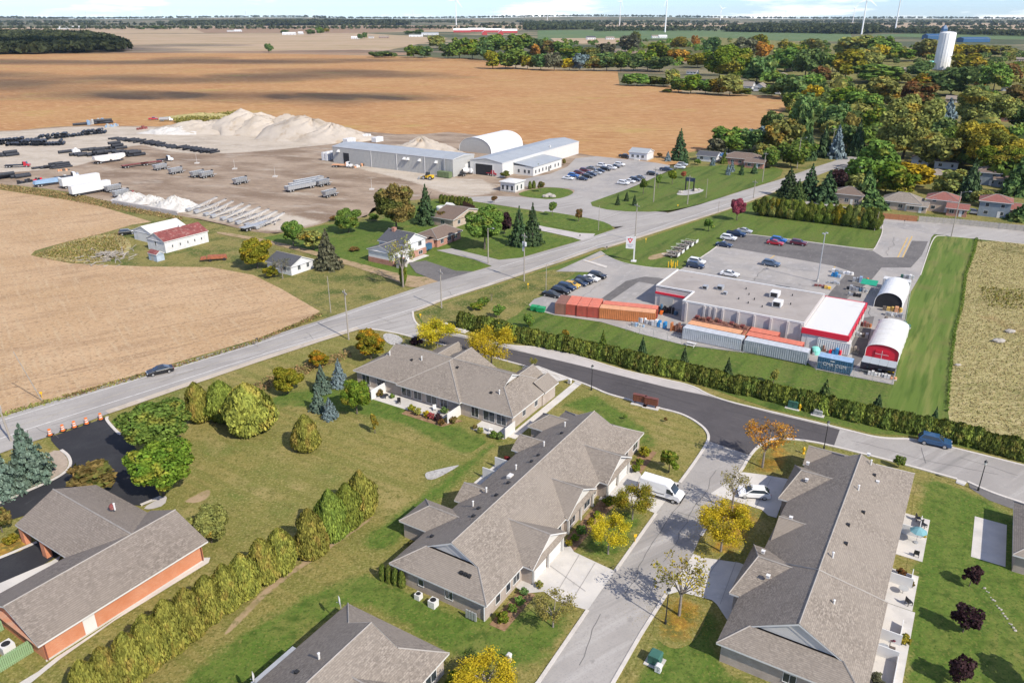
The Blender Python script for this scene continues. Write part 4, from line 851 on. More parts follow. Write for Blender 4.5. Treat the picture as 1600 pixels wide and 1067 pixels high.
# --- townhouse block at the bottom edge
o,a = frame((380+937/2.908,700+930/2.908),2.7,58.5)
D_ = Bld('townhouse_block','grey shingled townhouse block cut by the bottom edge with satellite dishes on its eave','house',o,a)
D_.wing(-40,0,-13.7,0,2.7,6.2,'u','hip','dutch',set1=3.6)
for uc in (-9,-20):
    D_.wing(uc-4,uc+4,-6,1.0,2.72,5,'v','open','gable')
D_.window(-2.6,-.45,.7,1.7,1.5,'v+');D_.window(-.45,-7,.9,1.2,1.1,'u+')
D_.vent(-9.2,-8.6,5.3,'pipe');D_.vent(-11.2,-9.6,4.8,'box')
D_.slab('gutter_guard',-13.6,-7.6,-14.25,-13.72,2.55,2.66,GALV)
D_.close(SHING,STONEWALL)
for i,(u,v) in enumerate(((-0.9,-13.9),(-13.0,-13.6))):
    ang = R(58.5);x = o[0]+u*math.cos(ang)+v*math.sin(ang);y = o[1]+u*math.sin(ang)-v*math.cos(ang)
    d = thing('satellite_dish',['white satellite dish at the peak corner of the bottom roof','white satellite dish at the far left of the bottom roof edge'][i],'satellite dish',(x,y,2.75),200);d.scale = (1.35,1.35,1.35)
    m = MB();m.tube((0,0,-.1),(0,0,.45),.04,None,6);m.tube((0,0,.45),(.3,0,.6),.025,None,5);m.build('mount',GALV,d)
    m = MB();n = 14
    ring = [[(0.08-.12*(1-r*r)+.02,.38*r*math.cos(2*math.pi*k/n),.75+.42*r*math.sin(2*math.pi*k/n)) for k in range(n)] for r in (.05,.5,1)]
    for q in range(2):
        for k in range(n): m.quad(ring[q][k],ring[q][(k+1) % n],ring[q+1][(k+1) % n],ring[q+1][k])
    m.build('dish',TRIM,d)

# --- red brick hall
o,a = frame((325,845),2.8,57.0)
H_ = Bld('brick_hall','orange brick hall with long grey gable roof and drive-through porch at lower left','hall',o,a)
H_.wing(-20.4,0.0,-11.6,0,2.8,5.15,'u','gable','gable',inset=.6,caps=True)
H_.wing(-11.2,-0.5,-23.3,-5.8,2.8,5.1,'v','gable','open',walls=False,inset=.6)
H_.slab('north_wall',-10.0,-1.0,-14.6,-11.0,0,2.62,REDBRICK)
for u in (-10.7,-1.1):
    for v in (-22.6,-17.6): H_.slab('porch_pier',u-.35,u+.35,v-.5,v+.5,0,2.62,REDBRICK)
H_.slab('entrance_canopy_beam',-11.0,-0.7,-23.0,-22.7,2.2,2.6,TRIM)
d = H_.slab('side_door',-15.6,-14.3,-.62,-.55,.05,2.25,TRIM);H_.slab('foundation',-19.9,-.5,-.62,-.52,-.05,.22,CONC)
for u in (-19.7,-.8): H_.slab('downspout',u-.07,u+.07,-.62,-.48,.1,2.65,BROWNM)
H_.vent(-3.8,-12.8,4.9,'pipe');H_.vent(-4.4,-10.2,4.1,'box')
m = MB();m.lathe([(.0,4.8),(.35,4.8),(.38,5.2),(.2,5.45),(0,5.5)],9,c=(-3.9,13.2));m.build('roof_fan',RUST,H_.root)
H_.close(SHING_BR,REDBRICK,REDBRICK)
# green fenced enclosure on the end of the hall
def fence(name,label,pts,h,bw,mat,gap=.02,group=None,postm=None,panel=False,z=0.05,category='fence'):
    """board fence: every board its own part; 'panel' joins boards per bay"""
    f = thing(name,label,category,(pts[0][0],pts[0][1],z),0,group);ox,oy = pts[0]
    for (a,b) in zip(pts,pts[1:]):
        L = math.hypot(b[0]-a[0],b[1]-a[1]);dx,dy = (b[0]-a[0])/L,(b[1]-a[1])/L;ang = math.atan2(dy,dx)
        if panel:
            n = max(1,round(L/2.4));bay = L/n;m = MB();k = int(bay/bw)
            for j in range(k): m.box(j*bay/k+gap,(j+1)*bay/k-gap,-.012,.012,.04,h*(1+.02*((j*7) % 3-1)))
            for zz in (h*.25,h*.8): m.box(0,bay,.013,.05,zz,zz+.09)
            me = m.mesh('fence_panel',[mat]);pm = MB();pm.box(-.05,.05,-.06,.04,0,h+.08);pme = pm.mesh('fence_post',[postm or mat])
            for j in range(n): link('fence_panel',me,f,(a[0]-ox+dx*bay*j,a[1]-oy+dy*bay*j,0),ang);link('fence_post',pme,f,(a[0]-ox+dx*bay*j,a[1]-oy+dy*bay*j,0),ang)
            link('fence_post',pme,f,(b[0]-ox,b[1]-oy,0),ang)
        else:
            n = max(1,int(L/bw));m = MB();m.box(gap/2,L/n-gap/2,-.012,.012,.04,h);me = m.mesh('fence_board',[mat])
            for j in range(n): link('fence_board',me,f,(a[0]-ox+dx*L/n*j,a[1]-oy+dy*L/n*j,0),ang)
            m = MB()
            for zz in (h*.2,h*.8): m.box(0,L,.013,.06,zz,zz+.09)
            link('fence_rail',m.mesh('fence_rail',[mat]),f,(a[0]-ox,a[1]-oy,0),ang)
    return f
ang = R(57.0)
def hp(u,v): return (o[0]+u*math.cos(ang)+v*math.sin(ang),o[1]+u*math.sin(ang)-v*math.cos(ang))
fence('board_fence','pale green board fence around the units beside the brick hall',[hp(-19.9,-3.0),hp(-25.2,-3.0),hp(-25.2,-9.0),hp(-20.0,-9.0)],1.8,.19,GREENFENCE,.03)
for i,(u,v,s) in enumerate(((-21.4,-5.2,1.0),(-23.3,-5.6,1.1),(-22.4,-7.6,.9))):
    x,y = hp(u,v);t = thing('cooling_unit',['white cooling unit nearest the wall inside the green fence','pale grey cooling unit at the outer side of the green fence','grey cooling unit farthest inside the green fence'][i],'air conditioner',(x,y,.05),57)
    m = MB();m.box(-.6*s,.6*s,-.6*s,.6*s,0,1.2*s);m.build('casing',TRIM if i == 0 else GALV,t);m = MB();m.lathe([(.0,1.24*s),(.42*s,1.24*s),(.45*s,1.205*s)],12);m.build('fan_grille',BLACKM,t)
# --- hardware shop with the flat roof
o,a = frame((1000+985/3.81,380+465/3.81),5.0,58.5)
def corrug(mb,x0,x1,y,z0,z1,n,d,face=1,mi=0):
    """trapezoid sheet-metal ribs standing proud of the plane y"""
    w = (x1-x0)/n
    for i in range(n):
        a0 = x0+i*w+w*.12;a1 = x0+i*w+w*.62;yy = y+d*face
        mb.quad((a0,y,z0),(a0+w*.1,yy,z0),(a0+w*.1,yy,z1),(a0,y,z1),mi);mb.quad((a0+w*.1,yy,z0),(a1-w*.1,yy,z0),(a1-w*.1,yy,z1),(a0+w*.1,yy,z1),mi);mb.quad((a1-w*.1,yy,z0),(a1,y,z0),(a1,y,z1),(a1-w*.1,yy,z1),mi)
ST = thing('hardware_store','flat roofed hardware store with a white roofed red fascia wing','store',o,a)
def sb(name,u0,u1,v0,v1,z0,z1,mat,par=None):
    m = MB();m.box(u0,u1,-v1,-v0,z0,z1);return m.build(name,mat,par or ST)
sb('wall',-.9,19.6,-25.6,0,-.1,4.75,STORECONC);sb('wall',5.8,19.6,-34.4,-25.6,-.1,4.45,STORECONC)
sb('roof',-.6,19.3,-25.3,-.3,4.7,4.80,STOREROOF);sb('roof',6.1,19.3,-34.1,-25.3,4.7,4.79,STOREROOF)
for u0,u1,v0,v1 in ((-.95,-.6,-25.65,.0),(19.3,19.65,-34.4,0),(5.75,6.1,-34.45,-25.65),(6.1,19.3,-34.45,-34.1),(-.6,6.1,-25.65,-25.3)): sb('parapet_cap',u0,u1,v0,v1,4.68,5.02,TRIM)
for i,v in enumerate((-24.6,-20.6,-19.4,-18.2,-16.6,-13.3,-9.9,-6.5,-3.1,-.4)): sb('pilaster',-1.25,-.88,v-.22,v+.22,0,4.66,STORECONC)
sb('red_band',5.55,5.82,-34.4,-27.2,3.0,3.45,RED)
sb('service_door',5.6,5.82,-33.2,-30.0,.05,2.6,METALGREY)
sb('side_wing_wall',-1.6,20.6,.0,8.6,-.1,4.1,METALWHITE);sb('side_wing_roof',-1.4,20.4,.2,8.4,4.1,4.2,WHITEROOF)
for u0,u1,v0,v1 in ((-1.85,-1.55,-.2,8.85),(-1.55,20.6,8.55,8.85),(20.3,20.6,.0,8.55)): sb('red_fascia',u0,u1,v0,v1,3.1,4.25,RED)
sb('loading_door',-1.64,-1.58,1.0,3.6,.05,2.6,TRIM)
for k in range(5): sb('loading_door',3+k*3.2,5.2+k*3.2,8.55,8.63,.05,2.4,METALGREY)
for k in range(6): sb('roof_post',2+k*3.6,2.08+k*3.6,8.86,8.94,3.0,4.5,BLACKM)
for i,(u,v,s) in enumerate(((9.5,-24.0,.7),(11.0,-21.0,.8),(8.2,-19.0,.5),(12.4,-9.2,1.15),(6.6,-7.2,1.15))):
    m = MB();m.box(-s,s,-s*.8,s*.8,.15,.15+s*1.0);m.box(-s*.85,s*.85,-s*.65,s*.65,-.1,.15);un = m.build('rooftop_unit',TRIM if i > 2 else GALV,ST);un.location = (u,-v,4.8)
    m = MB();m.box(-s*1.01,-s*.99,-s*.6,s*.6,.25,.05+s);g_ = m.build('grille',BLACKM,un)
for u,v in ((5,-13),(6.5,-15.5),(8,-12.5),(10.6,-14.4),(9,-5),(4.2,-9.8),(14,-16),(15,-6)):
    m = MB();m.tube((u,-v,4.75),(u,-v,5.25),.12,None,7);m.build('vent_pipe',BLACKM,ST)
sb('front_canopy',19.66,20.6,-11,-7.8,3.6,4.9,BLACKM)
ca,sa = math.cos(R(a)),math.sin(R(a))
def lp(u,v,z=0.0): return (o[0]+u*ca+v*sa,o[1]+u*sa-v*ca,z)
# --- shipping containers
def container(label,c,deg,roofm,sidem,Lc=12.19,z=.12,dark=None):
    t = thing('shipping_container',label,'container',(c[0],c[1],z),deg,'shipping containers beside the store')
    w,h = 2.44,2.6;m = MB();m.box(-Lc/2+.05,Lc/2-.05,-w/2+.06,w/2-.06,.12,h-.05)
    n = int(Lc/.42)
    corrug(m,-Lc/2+.15,Lc/2-.15,-w/2+.06,.2,h-.15,n,.055,-1);corrug(m,-Lc/2+.15,Lc/2-.15,w/2-.06,.2,h-.15,n,.055,1);m.build('wall',sidem,t)
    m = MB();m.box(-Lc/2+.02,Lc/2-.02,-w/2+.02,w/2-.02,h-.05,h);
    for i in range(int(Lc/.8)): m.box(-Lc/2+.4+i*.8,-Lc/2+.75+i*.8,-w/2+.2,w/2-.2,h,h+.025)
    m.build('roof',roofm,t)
    m = MB()
    m.box(0,.14,0,.14,0,h-.06);me = m.mesh('corner_post',[sidem])
    for x in (-Lc/2,Lc/2-.14):
        for y in (-w/2,w/2-.14): link('corner_post',me,t,(x,y,0))
    m = MB();m.box(Lc/2-.04,Lc/2+.01,-w/2+.16,-.02,.2,h-.12);m.box(Lc/2-.04,Lc/2+.01,.02,w/2-.16,.2,h-.12)
    for y in (-.8,-.35,.35,.8): m.tube((Lc/2+.03,y,.2),(Lc/2+.03,y,h-.15),.025,None,5)
    m.build('door',sidem,t)
    return t
P0 = G(820+183/3.9525,330+640/3.9525);ang = -16.2;dx,dy = math.cos(R(ang)),math.sin(R(ang));nx,ny = -dy,dx
def rp(s,d): return (P0[0]+s*dx+d*nx,P0[1]+s*dy+d*ny)
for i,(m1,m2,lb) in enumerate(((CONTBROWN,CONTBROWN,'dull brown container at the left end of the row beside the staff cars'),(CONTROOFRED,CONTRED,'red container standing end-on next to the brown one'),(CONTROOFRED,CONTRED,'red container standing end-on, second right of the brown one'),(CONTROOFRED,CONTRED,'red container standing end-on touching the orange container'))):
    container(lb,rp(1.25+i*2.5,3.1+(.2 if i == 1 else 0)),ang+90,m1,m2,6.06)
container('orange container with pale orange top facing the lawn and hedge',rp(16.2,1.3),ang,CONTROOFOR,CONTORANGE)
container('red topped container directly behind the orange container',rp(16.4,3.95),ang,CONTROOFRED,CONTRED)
P1 = G(1000+245/3.81,380+575/3.81)
V_ = (sa,-ca)
def qp(u,v): return (P1[0]+u*ca+v*V_[0],P1[1]+u*sa+v*V_[1])
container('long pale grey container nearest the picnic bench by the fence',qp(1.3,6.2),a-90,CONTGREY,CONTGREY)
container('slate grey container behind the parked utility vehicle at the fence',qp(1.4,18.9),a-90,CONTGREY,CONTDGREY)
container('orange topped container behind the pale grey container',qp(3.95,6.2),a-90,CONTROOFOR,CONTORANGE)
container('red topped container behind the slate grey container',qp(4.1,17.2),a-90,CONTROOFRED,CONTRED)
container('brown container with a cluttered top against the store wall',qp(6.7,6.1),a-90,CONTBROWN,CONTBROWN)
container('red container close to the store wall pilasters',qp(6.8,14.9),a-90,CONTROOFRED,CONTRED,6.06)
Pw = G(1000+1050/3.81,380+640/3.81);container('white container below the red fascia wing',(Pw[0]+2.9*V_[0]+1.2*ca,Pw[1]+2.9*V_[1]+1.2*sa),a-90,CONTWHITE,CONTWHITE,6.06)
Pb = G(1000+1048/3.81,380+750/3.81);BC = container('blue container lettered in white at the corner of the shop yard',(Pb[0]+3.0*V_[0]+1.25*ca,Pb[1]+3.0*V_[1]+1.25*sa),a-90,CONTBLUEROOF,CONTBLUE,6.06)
def text(name,body,size,mat,parent,loc,rot,sx=1.0,ext=.004,align='CENTER'):
    cu = bpy.data.curves.new(name,'FONT');cu.body = body;cu.size = size;cu.extrude = ext;cu.align_x = align;cu.align_y = 'CENTER';cu.resolution_u = 2
    tmp = bpy.data.objects.new('tmp',cu);COL.objects.link(tmp);dg = bpy.context.evaluated_depsgraph_get();me = bpy.data.meshes.new_from_object(tmp.evaluated_get(dg));bpy.data.objects.remove(tmp)
    me.materials.clear();me.materials.append(mat);ob = link(name,me,parent,loc);ob.rotation_euler = rot;ob.scale = (sx,1,1);return ob
text('lettering','CMA CGM',.95,TRIM,BC,(0.1,-1.245,1.35),(math.pi/2,0,0),.95)
m = MB();m.box(-.75,.05,-1.235,-1.225,2.02,2.2);m.build('emblem',TRIM,BC)
# cluttered pallets on the brown container
for i in range(14):
    x,y = qp(6.2+rnd.uniform(0,1.2),.9+i*.8);t = thing('pallet_stack','stack of rusty pallets on the brown container by the store wall','pallets',(x,y,2.72),a-90+rnd.uniform(-8,8),'pallets on the brown container')
    m = MB();hh = rnd.uniform(.3,.8)
    for k in range(int(hh/.14)):
        for b in range(4): m.box(-.4,.4,-.45+b*.25,-.28+b*.25,k*.14,k*.14+.03)
        for b in (-.38,0,.34): m.box(b,b+.06,-.45,.47,k*.14+.03,k*.14+.13)
    m.build('boards',CONTBROWN if i % 3 else RUST,t)
# --- arched huts
def hut(label,c,deg,L,hw,H,coverm,endm,z=.12,door=None,straight=.8,name='storage_hut',cat='shelter',ribs=0,endopen=False):
    t = thing(name,label,cat,(c[0],c[1],z),deg);n = 14;arc = [(-hw,0)]+[(-hw*math.cos(math.pi*k/n),straight+(H-straight)*math.sin(math.pi*k/n)**.85) for k in range(n+1)]+[(hw,0)]
    m = MB()
    for (y0,z0),(y1,z1) in zip(arc,arc[1:]): m.quad((0,y0,z0),(L,y0,z0),(L,y1,z1),(0,y1,z1))
    m.build('cover',coverm,t)
    for x,nm in ((.12,'front_end'),(L-.12,'back_end')):
        m = MB();m.add([(x,y,zz) for y,zz in arc],[tuple(range(len(arc)))]);m.build(nm,endm if not (endopen and nm[0] == 'f') else DARKV,t)
    m = MB()
    for x in np.linspace(0,L,ribs+2):
        for (y0,z0),(y1,z1) in zip(arc,arc[1:]): m.tube((x,y0*1.004,z0*1.004),(x,y1*1.004,z1*1.004),.06,None,4,cap=False)
    m.build('rib',coverm,t)
    if door:
        m = MB();m.box(-.02,.1,-door,door,.05,2.3);d = m.build('door',endm,t);m = MB();m.box(-.04,-.02,-.04,.04,.05,2.3);m.box(-.04,-.02,-door,door,1.5,1.58);m.build('door_bar',TRIM,d)
    return t
Pq = G(1000+1335/3.81,380+690/3.81);hut('grey arched storage hut with a bright red end wall',(Pq[0]+2.9*V_[0],Pq[1]+2.9*V_[1]),a,16.2,2.95,3.5,plain('dusty_white_fabric',(0.62,0.61,0.58),.6,var=.08),RED,door=1.2,straight=2.1,ribs=4)
Pq = G(1000+1390/3.81,380+380/3.81);hut('white arched storage hut with lumber at its open end',(Pq[0]+2.9*V_[0],Pq[1]+2.9*V_[1]),a,13.4,2.9,3.8,FABRIC,METALGREY,straight=1.2,ribs=3,endopen=True)
container('white container closing the far end of the white hut',(Pq[0]+2.7*V_[0]+15.9*ca,Pq[1]+2.7*V_[1]+15.9*sa),a-90,CONTWHITE,CONTWHITE,6.06)
# lean-to racks and shop goods
Pr = G(1000+1306/3.81,380+768/3.81)
t = thing('storage_rack','long open storage rack with grey panel roof at the yard corner','rack',(Pr[0],Pr[1],.12),a-90)
m = MB()
for k in range(4): m2 = MB();m2.add([(k*1.48,-.3,2.2),(k*1.48+1.45,-.3,2.2),(k*1.48+1.45,1.9,2.6),(k*1.48,1.9,2.6),(k*1.48,-.3,2.26),(k*1.48+1.45,-.3,2.26),(k*1.48+1.45,1.9,2.66),(k*1.48,1.9,2.66)],[(0,1,2,3),(4,5,6,7),(0,1,5,4),(1,2,6,5),(2,3,7,6),(3,0,4,7)]);m2.build('roof_panel',METALROOF,t)
for k in range(5):
    for y in (-.2,1.8): m.box(k*1.46-.05,k*1.46+.05,y-.05,y+.05,0,2.3+.1*(y > 0))
for zz in (.7,1.45): m.box(-.1,5.95,-.2,1.8,zz,zz+.06)
m.build('frame',BLACKM,t)
def goods(label,c,deg,mats,n=6,w=2.2,h=1.2,z=.13,name='goods_pallet',cat='goods'):
    t = thing(name,label,cat,(c[0],c[1],z),deg);rg = random.Random(len(label)*7+n)
    m = MB();m.box(-w/2,w/2,-.6,.6,0,.14);m.build('pallet',WOODFENCE,t)
    for i in range(n):
        m = MB();s = w/n;x = -w/2+s*(i+.5);hh = h*rg.uniform(.5,1.0);k = rg.randrange(3)
        if k == 0: m.box(x-s*.42,x+s*.42,-.5,.5,.14,.14+hh)
        elif k == 1: m.lathe([(0,.14),(s*.42,.14),(s*.45,.14+hh*.9),(s*.3,.14+hh),(0,.14+hh)],8,c=(x,0))
        else:
            for q in range(3): m.box(x-s*.4,x+s*.4,-.55+q*.38,-.22+q*.38,.14,.14+hh*rg.uniform(.5,1))
        m.build('stock',rg.choice(mats),t)
    return t
gz = lambda x,y: G(1000+x/3.81,380+y/3.81)
for (x,y,lb,mats,n,w,h) in [
    (30,480,'white wrapped goods beside the orange container end',[TRIM,FABRIC,GALV],5,3.4,1.7),(105,500,'blue and white wrapped goods next to the chain fence',[BLUEP,TRIM,FABRIC],6,4.0,1.6),(-15,500,'grey scrap and rails piled before the orange container',[GALV,METALGREY,CONTBLUEROOF],6,3.2,.9),
    (160,420,'dark machinery stored under the notch of the store',[BLACKM,CONTBLUE,BLACKM],7,5,1.9),(110,425,'orange red tiller by the store notch',[ORANGEP,RED,BLACKM],3,2,1.0),(215,530,'brown racks at the left end of the grey container',[CONTORANGE,CONTBROWN,RUST],5,2.6,1.9),
    (1085,645,'rust coloured crates below the white container',[RUST,CONTBROWN],4,1.5,1.2),(1160,665,'red and blue plastic goods behind the lettered container',[RED,BLUEP,RED],4,2.4,1.3),(1260,650,'straw coloured bales right of the white container',[YELLOWLINE,PALEBARK],5,2.6,1.1),
    (1010,660,'assorted pipes beside the grey containers gate',[CONTGREY,BLACKM],4,2,1),(1325,500,'brick coloured paving stock along the store side wall',[CONTORANGE,RUST,CONTBROWN],6,3.5,1.2),(1310,560,'pale crates at the back of the side wall',[TRIM,GALV,BARK],5,3,1),
    (1500,410,'lumber pile before the open end of the white hut',[CONTROOFOR,YELLOWLINE,BARK],5,4.2,1.2),(1510,440,'white bagged goods between the two huts',[TRIM,GALV,BARK],6,3.6,1.0),(1510,480,'lumber pile next to the grey arched hut',[CONTROOFOR,BARK,YELLOWLINE],5,4.2,1.1),(1450,360,'dark machine parked under the white hut',[BARK,BLACKM],3,2,1.8),
    (1320,240,'orange steel racking beside the green shelter',[CONTORANGE,GALV,CONTBLUEROOF],6,4.5,1.5),(1290,290,'dark trailers lined up along the lot edge',[BLACKM,GALV,CONTBLUE],7,5,1.2),(1275,320,'black mowers by the green shelter',[BLACKM,GALV],5,3,1.0),(1590,215,'white and grey plant stands behind the white hut',[TRIM,GALV,GREENBOX],5,3.2,1.1),
    (1165,205,'blue wrapped skids in the parking lot',[BLUEP,CONTBLUEROOF,BLUEP],3,2.4,1.4),(1205,185,'white bagged salt at the lot edge',[TRIM,FABRIC,GALV],6,5.5,.9),(1070,262,'brown lumber by the light pole base',[CONTBROWN,RUST],3,2.8,.5),(1115,275,'yellow skid of goods near the light pole',[YELLOWP,YELLOWLINE],2,1.6,.8),(1150,245,'white bags stacked beside the light pole',[TRIM,GALV],4,3,.7),
    (1400,770,'dark shelving with boxes below the storage rack',[BLACKM,BARK,TRIM],7,5,1.0),(1440,800,'white pails lined up at the yard corner fence',[TRIM,TRIM,CONTROOFOR],9,5,.8),(1490,790,'yellow drum at the far yard corner',[YELLOWP,ORANGEP],2,1.2,.9),(880,695,'black tyred machine by the slate container',[RUBBER,BLACKM],3,1.8,1.5),(1570,505,'dark green tarpaulined goods at the fence',[GREENBOX,GREENBOX,BLACKM],3,2.6,1.5)]:
    goods(lb,gz(x,y),a-90+rnd.uniform(-6,6),mats,n,w,h)
for (x,y,lb,mt,r) in ((1040,660,'round aqua tank by the fence of the store yard',AQUA,.95),):
    c = gz(x,y)
    m = MB();m.lathe([(0,0),(r,0),(r,.9),(r*.7,1.35),(r*.25,1.5),(0,1.5)],14);q = m.build('water_tank',mt);q.location = (c[0],c[1],.13);tag(q,lb,'tank')
c = gz(1355,290);t = thing('canopy_shelter','green topped shelter frame next to the white hut','shelter',(c[0],c[1],.12),a-90)
m = MB()
for x in (-1.6,1.6):
    for y in (-1.6,1.6): m.tube((x,y,0),(x,y,2.3),.04,None,5)
m.build('frame',GALV,t);m = MB();m.add([(-1.8,-1.8,2.2),(1.8,-1.8,2.2),(1.8,1.8,2.45),(-1.8,1.8,2.45),(-1.8,-1.8,2.26),(1.8,-1.8,2.26),(1.8,1.8,2.51),(-1.8,1.8,2.51)],[(0,1,2,3),(4,5,6,7),(0,1,5,4),(1,2,6,5),(2,3,7,6),(3,0,4,7)]);m.build('cover',plain('green_tarpaulin',(0.01,0.28,0.16),.6),t)
# chain link fence: posts and rails, mesh as fine wires
def chain(name,label,pts,h=2.0,z=.12,step=3.0,mat=None):
    f = thing(name,label,'fence',(pts[0][0],pts[0][1],z));m = MB();w = MB();x0,y0 = pts[0][:2]
    pm = MB();pm.tube((0,0,0),(0,0,h+.05),.035,None,5);pme = pm.mesh('fence_post',[mat or GALV])
    for a_,b_ in zip(pts,pts[1:]):
        L = math.hypot(b_[0]-a_[0],b_[1]-a_[1]);n = max(1,round(L/step))
        for i in range(n+1):
            t_ = i/n;link('fence_post',pme,f,(a_[0]+(b_[0]-a_[0])*t_-x0,a_[1]+(b_[1]-a_[1])*t_-y0,0))
        A,B = (a_[0]-x0,a_[1]-y0),(b_[0]-x0,b_[1]-y0);m.tube((*A,h),(*B,h),.022,None,4)
        k = int(L/.35)
        for i in range(k):
            t0,t1 = i/k,min(1,(i+5)/k);p,q = [A[d]+(B[d]-A[d])*t0 for d in (0,1)],[A[d]+(B[d]-A[d])*t1 for d in (0,1)]
            w.tube((*p,.05),(*q,h),.004,None,3,cap=False);w.tube((*p,h),(*q,.05),.004,None,3,cap=False)
    m.build('top_rail',mat or GALV,f);w.build('mesh',mat or GALV,f);return f
gl = lambda x,y: G(x,y)[:2]
chain('chain_fence','chain link fence along the lawn side of the store yard',[gl(978,518),gl(1065,540),gl(1160,553),gl(1257,566),gl(1275,580),gl(1393,602)],1.9)
chain('chain_fence','chain link fence along the striped lawn side of the store yard',[gl(1394,601),gl(1404,560),gl(1420,470)],1.9)
# pylon sign
c = G(990,409);t = thing('shop_sign','tall white shop sign with red triangle logo at the entrance drive','sign',(c[0],c[1],.1),-16)
m = MB();m.box(-.18,.18,-.18,.18,0,6.9);m.box(-.7,.7,-.7,.7,0,.25);m.build('post',TRIM,t)
m = MB();m.box(-2.35,-.18,-.16,.16,3.55,6.75);pn = m.build('sign_panel',TRIM,t)
m = MB();m.add([(-2.05,-.175,6.35),(-.45,-.175,6.35),(-1.25,-.175,5.0),(-2.05,-.165,6.35),(-.45,-.165,6.35),(-1.25,-.165,5.0)],[(0,1,2)]);m.build('red_triangle',RED,pn)
m = MB();m.add([(-1.62,-.18,6.12),(-.88,-.18,6.12),(-1.25,-.18,5.5)],[(0,1,2)]);m.build('white_triangle',TRIM,pn)
m = MB();m.add([(-1.25+.17*x,-.185,6.5+.17*y) for x,y in ((0,1),(.25,.45),(.7,.6),(.55,.1),(.95,-.1),(.4,-.5),(.1,-.45),(.06,-.95),(-.06,-.95),(-.1,-.45),(-.4,-.5),(-.95,-.1),(-.55,.1),(-.7,.6),(-.25,.45))],[tuple(range(15))]);m.build('leaf_emblem',GREENBOX,pn)
text('lettering','CANADIAN',.34,CONTBLUE,pn,(-1.26,-.17,4.6),(math.pi/2,0,0));text('lettering','TIRE',.5,CONTBLUE,pn,(-1.26,-.17,4.1),(math.pi/2,0,0))

# --- works yard buildings
o,a = frame((380+1310/4,180+278/4),7.4,58.5)
L_ = Bld('industrial_building','long grey metal works building with hooded wall vents facing the yard','industrial building',o,a)
L_.wing(0,16,-67.5,0,7.4,8.3,'v','gable','gable',inset=.12,wall_to=7.4,caps=False)
m = MB();corrug(m,.3,15.7,-.13+.0,.05,7.2,1,0)
mm = MB();n = 90
for i in range(n): x = -67.2+i*67/n;mm.box(.06,.12,-(x+.1),-x,0,7.2)
mm.build('cladding_rib',METALGREY,L_.root)
for v in (-44.5,-30,-14.8): L_.slab('downspout',-.05,.1,v-.12,v+.12,0,7.2,TRIM)
L_.slab('loading_door',.05,.13,-61,-57.6,.05,5.0,DARKV);L_.slab('side_door',9,12,-.14,-.08,.05,4.2,TRIM)
for v in (-63.5,-25.5,-23.5,-17.2,-8.5):
    m = MB();m.add([(.12,-v-.55,6.2),(.12,-v+.55,6.2),(-1.1,-v+.55,5.3),(-1.1,-v-.55,5.3),(.12,-v-.55,5.0),(.12,-v+.55,5.0)],[(0,1,2,3),(0,3,4),(1,2,5),(2,3,4,5)]);m.build('vent_hood',TRIM,L_.root)
L_.slab('flue',-.5,-.2,-4.2,-3.9,0,7.8,GALV)
L_.close(METALROOF,METALGREY,METALGREY,TRIM)
o,a = frame((760+100/4,180+300/4),6,58.5)
M_ = Bld('industrial_building','white sided works building with grey roof and an office lean-to','industrial building',o,a)
M_.wing(0,70,-16.4,0,6,7.3,'u','gable','gable',inset=.12,caps=False)
M_.slab('loading_door',.04,.13,-13.5,-5.0,.05,4.6,DARKV);M_.slab('lean_to',9,34,0,9.6,0,3.8,METALWHITE)
m = MB();m.add([(8.8,0,4.9),(34.2,0,4.9),(34.2,-9.9,3.9),(8.8,-9.9,3.9),(8.8,0,4.7),(34.2,0,4.7),(34.2,-9.9,3.7),(8.8,-9.9,3.7)],[(0,1,2,3),(4,5,6,7),(2,3,7,6),(1,2,6,5),(0,3,7,4)]);m.build('lean_to_roof',METALROOF,M_.root)
for u in (11,14,17,20,24,28,31): M_.window(u,9.6,1.0,1.0,1.4,'v+',mull=0)
for v in (2.5,5.5,7.5): M_.window(9,v,1.0,1.0,1.4,'u-',mull=0)
M_.slab('side_door',22,23,9.6,9.68,0,2.1,BLACKM);M_.slab('vent_stack',44,44.6,-2.3,-1.7,6.4,7.3,TRIM)
for v in (-13.7,-4.8): M_.slab('door_frame',-.02,.12,v-.15,v+.15,0,4.8,TRIM)
M_.close(METALROOF,METALWHITE,METALGREY,TRIM)
o,a = frame((760+180/4,180+425/4),3.9,58.5)
O_ = Bld('site_office','small square white site office with a flat hipped roof','office',o,a)
O_.wing(-.3,7.6,-7.2,.3,3.9,4.5,'u','hip','hip',inset=.5,caps=False)
for v in (-5.6,-3.6,-1.5): O_.window(.2,v,.9,1.0,1.7,'u-',mull=0)
for u in (1.8,4.8): O_.window(u,-.2,.9,1.0,1.7,'v+',mull=0)
O_.slab('base_course',.1,7.2,-6.8,-.1,-.1,.5,STONE);O_.close(METALWHITE,METALWHITE)
c = G(729,240);hut('white arched fabric dome between the works buildings',(c[0]+4,c[1]+2),58.5,30,9.5,7.2,FABRIC,METALGREY,z=.08,straight=.6,name='fabric_dome',cat='storage dome')
o,a = frame((760+895/4,180+275/4),0,58.5)
W_ = Bld('cabin_office','small white cabin with grey roof at the far end of the staff parking','cabin',o,a)
W_.wing(-1.2,7.6,-.4,9.2,3.6,5.0,'v','gable','gable',inset=.35)
for v in (1.8,4.4,6.8): W_.window(-.85,v,1.2,1.2,1.2,'u-')
W_.slab('step',-2.2,-.9,3,5.6,0,.5,CONC);W_.slab('foundation',-1.0,7.4,-.2,9,-.1,.5,METALGREY);W_.close(METALROOF,WHITESIDE,WHITESIDE)
